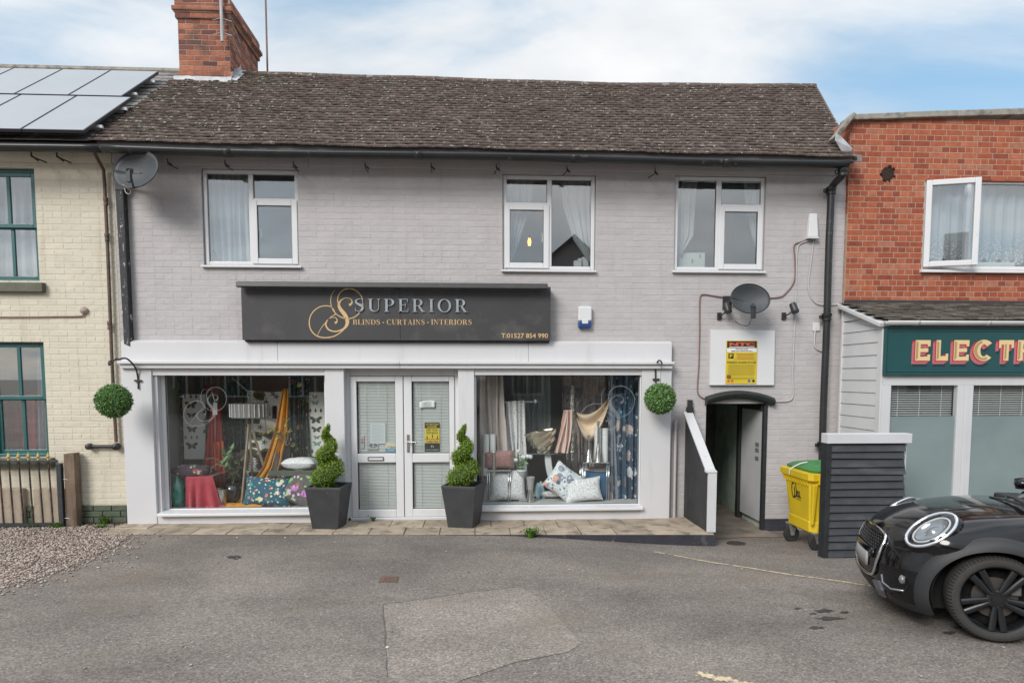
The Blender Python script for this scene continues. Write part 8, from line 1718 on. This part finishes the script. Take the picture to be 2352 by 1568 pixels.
def row(w_):
    u0, vs_, uc, n = prof(w_); h = []
    for k in range(27):
        t = (k / 26) * math.pi / 2; c, s = math.cos(t), math.sin(t); h.append((uc + (u0 - uc) * max(0, c) ** (2 / n), vs_ * s ** (2 / n)))
    for u in np.linspace(uc, -2.75, 62)[1:]: h.append((u, vs_))
    ur = -3.02 + .06 * ((w_ - .5) / .4) ** 2 if w_ < .9 else -2.98
    for k in range(1, 9): t = k / 8 * math.pi / 2; h.append((-2.75 + (ur + 2.75) * math.sin(t) ** .8, vs_ * max(0, math.cos(t)) ** .8))
    L_ = [bulge((u, v, w_)) for u, v in h]; Rr = [bulge((u, -v, w_)) for u, v in h[1:-1]][::-1]; return L_ + Rr
LLx = np.array((-.81, 0, .588)); LLx /= np.linalg.norm(LLx)
def lamp_axes(s):
    C = np.array((.372, s * .672, .752)); sx = np.array((-.294, s * .865, -.405)); sx = sx - LLx * (sx @ LLx); sx /= np.linalg.norm(sx); nn = np.cross(LLx, sx); nn = nn if nn[0] > 0 else -nn
    return C + nn * (.006 if s > 0 else -.036), sx, nn
LAMPS = [lamp_axes(1), lamp_axes(-1)]
def in_lamp(p):
    for C, sx, nn in LAMPS:
        d = p - C
        if abs(d @ nn) < .09 and ((d @ LLx) / .178) ** 2 + ((d @ sx) / .115) ** 2 < 1: return True
    return False
ws = sorted(set(list(np.linspace(.13, .86, 34)) + [.87, .88, .888, .895])); rows = [row(x) for x in ws]
m = MB(); n = len(rows[0]); V = [p for r_ in rows for p in r_]; m.v = V
for i in range(len(rows) - 1):
    for j in range(n):
        q = (i * n + j, i * n + (j + 1) % n, (i + 1) * n + (j + 1) % n, (i + 1) * n + j); c = np.mean([V[k] for k in q], 0)
        if abs(c[1]) > .62 and any(((c[0] - a) / .418) ** 2 + ((c[2] - b) / .352) ** 2 < 1 for a, b in ARCHES): continue
        if in_lamp(c): continue
        m.f.append(q); m.m.append(1 if c[2] < .205 else 0); m.r.append(0)
top = rows[-1]; half = (n + 2) // 2; cap = []
for k in range(half):
    a = np.array(top[k]); b = np.array(top[(n - k) % n]) if 0 < k < half - 1 else a
    cap.append([tuple(a + (b - a) * s + np.array((0, 0, .030 * (1 - (2 * s - 1) ** 2) * min(1, k / 14)))) for s in np.linspace(0, 1, 9)])
m.grid(cap, 0); m.build('body', [PAINT, PLAS], car, smooth=True, autosm=60)
def onb(v, w_, off=.006): return (Su(v, w_) + off, v * (1 + off * .5), w_)
def strip(pts, off=.006): return [onb(v, w_, off) for v, w_ in pts]
# clamshell bonnet line and shut lines
m = MB(); m.tube([onb(v, .60 - .0 * v + (.0 if v < .6 else 0), .0015) for v in np.linspace(.42, .80, 14)] + [(u, Sv(u, .605) + .0012, .605 + (.40 - u) * .02) for u in np.linspace(Su(.80, .60), .40, 6)], .006, 5); m.build('bonnet_seam', DARKGAP, car)
# grille, frame, plate, intakes
GR_ = [(-.42, .655), (-.25, .685), (0, .69), (.25, .685), (.42, .655), (.455, .56), (.43, .44), (.36, .335), (0, .315), (-.36, .335), (-.43, .44), (-.455, .56)]
m = MB(); rows_ = []
for w_ in np.linspace(.33, .675, 14): hw = float(np.interp(w_, [.33, .44, .56, .655, .68], [.35, .42, .445, .41, .30])); rows_.append([onb(v, w_, .004) for v in np.linspace(-hw, hw, 25)])
m.grid(rows_); gp_ = m.build('grille', M('grille_black', (.006, .006, .007), .35), car, smooth=True)
m = MB()
for i in range(17):
    for j in range(5):
        v = -.38 + .0475 * i + .024 * (j % 2); w_ = .568 + .021 * j
        if abs(v) > .40: continue
        ring = [onb(v + .022 * math.cos(a), w_ + .013 * math.sin(a), .010) for a in np.linspace(0, 2 * math.pi, 7)]; m.tube(ring, .0032, 4, cap=False)
m.build('honeycomb', GLOSSB, gp_, kind='stuff')
m = MB(); cl = [GR_[i] for i in (3, 4, 5, 6, 7)]; P = catmull([onb(v, w_, .012) for v, w_ in GR_ + GR_[:2]], 4); m.tube(P, .0125, 8); m.build('grille_frame', CHROME, gp_, smooth=True)
m = MB(); m.grid([[onb(v, w_, .014) for v in np.linspace(-.36, .36, 13)] for w_ in (.47, .50, .545)]); m.build('bumper_bar', PAINT, car, smooth=True, solid=.012)
m = MB(); m.grid([[onb(v, w_, .016) for v in np.linspace(-.26, .26, 11)] for w_ in (.385, .44, .495)]); m.build('number_plate', M('plain_plate', (.30, .30, .295), .5), car, smooth=True, solid=.010)
m = MB(); m.grid([[onb(v, w_, .005) for v in np.linspace(-.36, .36, 15)] for w_ in np.linspace(.19, .30, 5)]); m.build('lower_intake', M('intake_black', (.007, .007, .008), .6), car)
for s in (-1, 1):
    m = MB(); P = [onb(s * v, w_, .02) for v, w_ in ((.40, .30), (.43, .24), (.40, .185))]; Q = [onb(s * v, w_, .012) for v, w_ in ((.47, .31), (.50, .24), (.47, .18))]; m.grid([P, Q]); m.build('brake_duct', M('duct_satin', (.09, .09, .10), .3), car, solid=.02)
    m = MB(); fc = [(.50, .40), (.60, .435), (.685, .42), (.72, .35), (.70, .29), (.60, .275), (.52, .30)]; c0 = onb(s * .61, .35, -.03); ring = [onb(s * v, w_, .004) for v, w_ in fc]; m.add(ring + [c0], [(i, (i + 1) % 7, 7) for i in range(7)]); fg = m.build('fog_recess', M('intake_black2', (.010, .010, .011), .5), car)
    MB().tube([onb(s * v, w_, .007) for v, w_ in ((.505, .37), (.515, .31), (.60, .28), (.695, .295))], .009, 6).build('fog_trim', M('trim_satin', (.22, .22, .24), .22, .6), fg, smooth=True)
    fl_ = np.array(onb(s * .675, .375, .002)); MB().lathe([(0, .018), (.025, .012), (.036, 0), (.036, -.02)], fl_, 14, axis='x').build('fog_lamp', M('fog_glass', (.13, .135, .14), .06, coat=1), fg, smooth=True)
    # headlamp
    Lx = LLx; C, sx, nn = LAMPS[0 if s > 0 else 1]
    def er(a_, b_, off, k=40): return [tuple(C + Lx * a_ * math.cos(t) + sx * b_ * math.sin(t) + nn * off) for t in np.linspace(0, 2 * math.pi, k + 1)]
    m = MB(); m.grid([er(.197, .138, .004), er(.206, .147, -.012), er(.218, .160, -.07)]); hl = m.build('headlight', PAINT, car, smooth=True)
    MB().tube(er(.187, .130, .012), .0125, 8, cap=False).build('chrome_ring', ALU, hl, smooth=True)
    m = MB(); m.grid([er(.178, .118, .014), er(.165, .106, .0), er(.15, .094, -.03), er(.001, .001, -.04)]); m.build('dark_bowl', GLOSSB, hl, smooth=True)
    MB().tube(er(.138, .086, .006), .008, 8, cap=False).build('light_ring', M('drl_white', (.45, .46, .47), .25), hl, smooth=True)
    m = MB(); m.grid([er(.122, .076, .008), er(.09, .055, -.012), er(.055, .034, -.012), er(.03, .02, .004), er(.001, .001, .012)]); m.build('reflector', M('reflector', (.22, .23, .24), .12, .7), hl, smooth=True)
    m = MB(); m.grid([er(.180, .120, .018), er(.15, .10, .034), er(.10, .065, .044), er(.05, .03, .049), er(.001, .001, .05)]); m.build('lens', glass('lamp_lens', .06, (.96, .97, .97)), hl, smooth=True)
# wheel arch trims
for (ax_, az_) in ARCHES:
    for s in (-1, 1):
        m = MB(); G = []
        for t in np.linspace(R(-27), R(207), 45):
            c, s_ = math.cos(t), math.sin(t); row_ = []
            for (ru, rw, off) in ((.402, .335, -.05), (.412, .345, .018), (.448, .385, .024), (.485, .432, .014), (.498, .447, -.004)):
                u, w_ = ax_ + ru * c, az_ + rw * s_; w_ = max(w_, .135); v = Sv(u, max(.14, w_)) if u > -.5 else prof(max(.14, w_))[1]; row_.append((u, s * (v + off), w_))
            G.append(row_)
        m.grid(G); m.build('arch_trim', PLAS, car, smooth=True, autosm=50)
        m = MB(); 
        inner = MB(); inner.grid([[(ax_ + .395 * math.cos(t), s * y, az_ + .345 * math.sin(t)) for y in (.55, .70, .82)] for t in np.linspace(-.3, math.pi + .3, 30)]); inner.quad((ax_ - .4, s * .55, .15), (ax_ + .4, s * .55, .15), (ax_ + .4, s * .55, .66), (ax_ - .4, s * .55, .66)); inner.build('arch_liner', M('liner_black', (.008, .008, .008), .9), car)
MB().box(-2.1, -.42, -.80, .80, .13, .19).build('sill_trim', PLAS, car, bevel=.02)
def wheel(u, s):
    vc = s * .745; o = s; m = MB(); k = 216; G = []
    for j in range(k + 1):
        a = 2 * math.pi * j / k; notch = (j % 3 == 0); ring = []
        for (r_, y, nt_) in ((.232, .088, 0), (.240, .097, 0), (.256, .103, 0), (.2725, .102, 0), (.2735, .099, 0), (.287, .096, 0), (.288, .0925, 1), (.298, .083, 1), (.304, .066, 1), (.3075, .05, 1), (.308, .03, 0), (.308, -.03, 0), (.3045, -.07, 0), (.288, -.095, 0), (.24, -.10, 0), (.212, -.09, 0)):
            rr_ = r_ - (.009 if nt_ and notch else 0); ring.append((u + rr_ * math.cos(a), vc + o * y, .308 + rr_ * math.sin(a)))
        G.append(ring)
    m.grid(G); wl = m.build('wheel', TYREM, car, smooth=True, autosm=35)
    m = MB(); m.lathe([(.234, .092), (.239, .096), (.2395, .086), (.225, .074), (.217, .03), (.217, -.09)], (u, vc, .308), 60, axis='y', cap=False) if o > 0 else m.lathe([(.234, -.092), (.239, -.096), (.2395, -.086), (.225, -.074), (.217, -.03), (.217, .09)], (u, vc, .308), 60, axis='y', cap=False)
    m.build('rim', RIMM, wl, smooth=True, autosm=50)
    for q in range(5):
        m = MB()
        for d in (-1, 1):
            a0, a1 = R(-90 + 72 * q) + d * R(14), R(-90 + 72 * q) + d * R(9.5); p0 = np.array((u + .055 * math.cos(a0), vc + o * .070, .308 + .055 * math.sin(a0))); p1 = np.array((u + .226 * math.cos(a1), vc + o * .080, .308 + .226 * math.sin(a1)))
            dr = p1 - p0; dr /= np.linalg.norm(dr); pr = np.cross(dr, (0, 1, 0)); V = []
            for (p, wd) in ((p0, .014), (p0 + (p1 - p0) * .5, .0205), (p1, .021)):
                V += [p + pr * wd - np.array((0, o * .03, 0)), p + pr * wd, p + pr * wd * .45 + np.array((0, o * .008, 0)), p - pr * wd * .45 + np.array((0, o * .008, 0)), p - pr * wd, p - pr * wd - np.array((0, o * .03, 0))]
            m.add(V, [(i * 6 + j, i * 6 + j + 1, i * 6 + j + 7, i * 6 + j + 6) for i in range(2) for j in range(5)])
        m.build('spoke', RIMM, wl, smooth=True, autosm=40)
    m = MB(); m.lathe([(.068, .03), (.066, .066), (.055, .072), (.038, .070), (.036, .074), (0, .076)] if o > 0 else [(.068, -.03), (.066, -.066), (.055, -.072), (.038, -.070), (.036, -.074), (0, -.076)], (u, vc, .308), 24, axis='y')
    m.build('hub', RIMM, wl, smooth=True, autosm=40); 
    for q in range(5): a = R(-54 + 72 * q + 36); MB().lathe([(.012, .0745), (.012, .070)] if o > 0 else [(.012, -.0745), (.012, -.070)], (u + .054 * math.cos(a), vc, .308 + .054 * math.sin(a)), 8, axis='y').build('wheel_nut', DARKGAP, wl)
    m = MB(); m.lathe([(.05, .01), (.145, .01), (.145, -.01), (.05, -.01)], (u, vc - o * .0, .308), 36, axis='y', cap=False); m.build('brake_disc', M('disc_steel', (.11, .10, .09), .45, .7), wl)
    m = MB(); m.lathe([(.21, -.02), (.0, -.02)], (u, vc, .308), 24, axis='y'); m.build('back_plate', M('liner_black', (.008, .008, .008)), wl)
    m = MB(); a = R(160); m.box(u - .16, u - .09, vc - .01, vc + o * .03, .33, .42); m.build('caliper', M('caliper_grey', (.17, .165, .16), .5, .5), wl, bevel=.01)
for u in (0.0, -2.495):
    for s in (1, -1): wheel(u, s)
# greenhouse
def oval(u0, u1, vs_, w_, n=40, e=3.2): 
    uc, hu = (u0 + u1) / 2, (u0 - u1) / 2; return [(uc + hu * np.sign(math.cos(t)) * abs(math.cos(t)) ** (2 / e), vs_ * np.sign(math.sin(t)) * abs(math.sin(t)) ** (2 / e), w_) for t in np.linspace(0, 2 * math.pi, n + 1)[:-1]]
m = MB(); loft(m, [oval(-.42, -2.86, .715, .905), oval(-.80, -2.82, .68, 1.14), oval(-1.12, -2.78, .62, 1.335)], False, False); m.build('windows', CARGL, car, smooth=True)
m = MB(); loft(m, [oval(-1.10, -2.80, .63, 1.33), oval(-1.14, -2.80, .61, 1.37), oval(-1.3, -2.75, .52, 1.405), oval(-1.6, -2.5, .3, 1.42)], False, True); m.build('roof', PAINT, car, smooth=True)
m = MB(); loft(m, [oval(-.50, -2.8, .66, .80), oval(-1.2, -2.7, .55, 1.25)], True, True); m.build('cabin_dark', M('cabin_trim', (.015, .015, .016), .8), car)
for s in (1, -1):
    for a, b in (((-.66, .70, .90), (-1.20, .60, 1.345)), ((-1.72, .715, .90), (-1.80, .625, 1.34)), ((-2.55, .68, .90), (-2.6, .60, 1.34))): MB().bar((a[0], s * a[1], a[2]), (b[0], s * b[1], b[2]), .06, .05).build('pillar', GLOSSB, car)
    m = MB(); m.lathe([(0, -.07), (.06, -.06), (.075, 0), (.065, .05), (0, .06)], (-.72, s * .90, .99), 16, axis='x', sy=.75); m.tube([(-.72, s * .72, .93), (-.73, s * .85, .97)], .02, 6); m.build('door_mirror', PAINT, car, smooth=True)
    MB().bar((-.95, s * .862, .77), (-1.12, s * .862, .77), .022, .03).build('door_handle', CHROME, car, bevel=.008)
MB().box(-.42, -.62, -.66, .66, .885, .93).build('scuttle', PLAS, car, bevel=.02)
def atw(px, z): d = ray(*px); return to_car(CAM + d * (((Ocar - CAM) @ nrm + z) / (d @ nrm)))
za = lambda x, y: ((3380 + x / 3.285) * .57422, (1920 + y / 3.285) * .57422)
w0, w1, w2 = atw(za(1900, 214), .925), atw(za(2130, 262), .94), atw(za(2500, 370), .945)
MB().tube([w0, w1, w2], [.006, .010, .012], 6).build('wiper', BLACKP, car); MB().tube([w1 + (0, .0, .01), atw(za(2120, 195), .96), atw(za(2240, 235), .97), atw(za(2420, 330), .965)], .012, 6).build('wiper_arm', BLACKP, car)
m = MB(); p = np.array((.17, .52, .905)); m.tube([(.30, .50, .885), (.24, .505, .899), (.10, .50, .912), (.02, .49, .918)], [.002, .012, .012, .002], 8, flat=.5); m.build('bonnet_vent', GLOSSB, car, smooth=True)
# ------------------------------------------------------------------ houses across the street, seen in the glass
def far_house(label, x0, x1, y0, y1, ze, zr, wallc, roofc, gable, wins, chim=None, cat='house'):
    t = thing('opposite_house', label, cat, ((x0 + x1) / 2, y0, 0.2), group='houses across the street'); wm, rm = M('wall_' + wallc[0], wallc[1], .9, nz=(2, .1), bump=(8, .01)), M('roof_' + roofc[0], roofc[1], .9, nz=(5, .3), bump=(10, .03)); zb_ = .2
    m = MB(); m.box(x0, x1, y1, y0, zb_, ze)
    if gable: m.prism([(x0, ze), (x1, ze), ((x0 + x1) / 2, zr)], y1 + .01, y0 - .01)
    m.build('wall', wm, t); m = MB(); xm, ym = (x0 + x1) / 2, (y0 + y1) / 2; o = .3; th = .14
    if gable:
        for s in (-1, 1): xe = xm + s * ((x1 - x0) / 2 + o); zo = ze - o * (zr - ze) / ((x1 - x0) / 2); m.hexa([(xe, y1 - o, zo), (xe, y0 + o, zo), (xm, y0 + o, zr), (xm, y1 - o, zr), (xe, y1 - o, zo + th), (xe, y0 + o, zo + th), (xm, y0 + o, zr + th), (xm, y1 - o, zr + th)])
    else:
        for s in (-1, 1): ye = ym + s * ((y0 - y1) / 2 + o); zo = ze - o * (zr - ze) / ((y0 - y1) / 2); m.hexa([(x0 - .1, ye, zo), (x1 + .1, ye, zo), (x1 + .1, ym, zr), (x0 - .1, ym, zr), (x0 - .1, ye, zo + th), (x1 + .1, ye, zo + th), (x1 + .1, ym, zr + th), (x0 - .1, ym, zr + th)])
        m.prism([(y1, ze), (y0, ze), (ym, zr)], x0, x0 + .2, plane='yz'); m.prism([(y1, ze), (y0, ze), (ym, zr)], x1 - .2, x1, plane='yz')
    rf = m.build('roof', rm, t)
    if chim: MB().box(chim[0] - .45, chim[0] + .45, chim[1] - .4, chim[1] + .4, ze, chim[2]).build('chimney', wm if gable else MATS.get('chimney_mortar'), rf, bevel=.03)
    for (wx, wz, ww, wh, kind) in wins:
        m = MB(); frame_ring(m, wx, wx + ww, wz, wz + wh, y0 - .02, y0 + .06, .09); m.box(wx + ww / 2 - .04, wx + ww / 2 + .04, y0 - .01, y0 + .05, wz, wz + wh)
        w_ = m.build('window' if kind == 'w' else 'door', UPVC if kind == 'w' else BLKW, t); MB().box(wx + .05, wx + ww - .05, y0 - .03, y0 + .01, wz + .05, wz + wh - .05).build('pane', GLOSSP, w_)
GLOSSP = M('dark_pane', (.03, .035, .04), .05, coat=1)
far_house('grey rendered gable house across the street with a chimney at its side', 0.5, 8.5, -22, -31, 5.0, 8.4, ('grey_render', (.22, .21, .21)), ('dark_slate', (.05, .048, .05)), True, [(1.6, 1.1, 1.5, 1.3, 'w'), (5.6, 1.1, 1.5, 1.3, 'w'), (1.8, 3.6, 1.2, 1.2, 'w'), (5.8, 3.6, 1.2, 1.2, 'w'), (4.0, .25, 1.0, 2.1, 'd')], (7.6, -25, 8.3))
far_house('long brick terrace across the street with a slate roof', -16, -0.2, -23, -31, 5.2, 7.6, ('brown_brick', (.20, .105, .075)), ('dark_slate', (.05, .048, .05)), False, [(x, z, 1.3, 1.4, 'w') for x in (-15, -12, -9, -6, -3) for z in (1.0, 3.5)] + [(-13.4, .25, .95, 2.1, 'd'), (-7.4, .25, .95, 2.1, 'd')], (-8, -27, 9))
far_house('white rendered house across the street beside the gable house', 9.3, 22, -23, -31, 5.0, 7.4, ('white_render', (.50, .49, .47)), ('brown_tile', (.10, .065, .05)), False, [(x, z, 1.4, 1.3, 'w') for x in (10.2, 13.6, 17.0, 20) for z in (1.1, 3.4)] + [(12.2, .25, .95, 2.1, 'd')], (18, -27, 8.8))
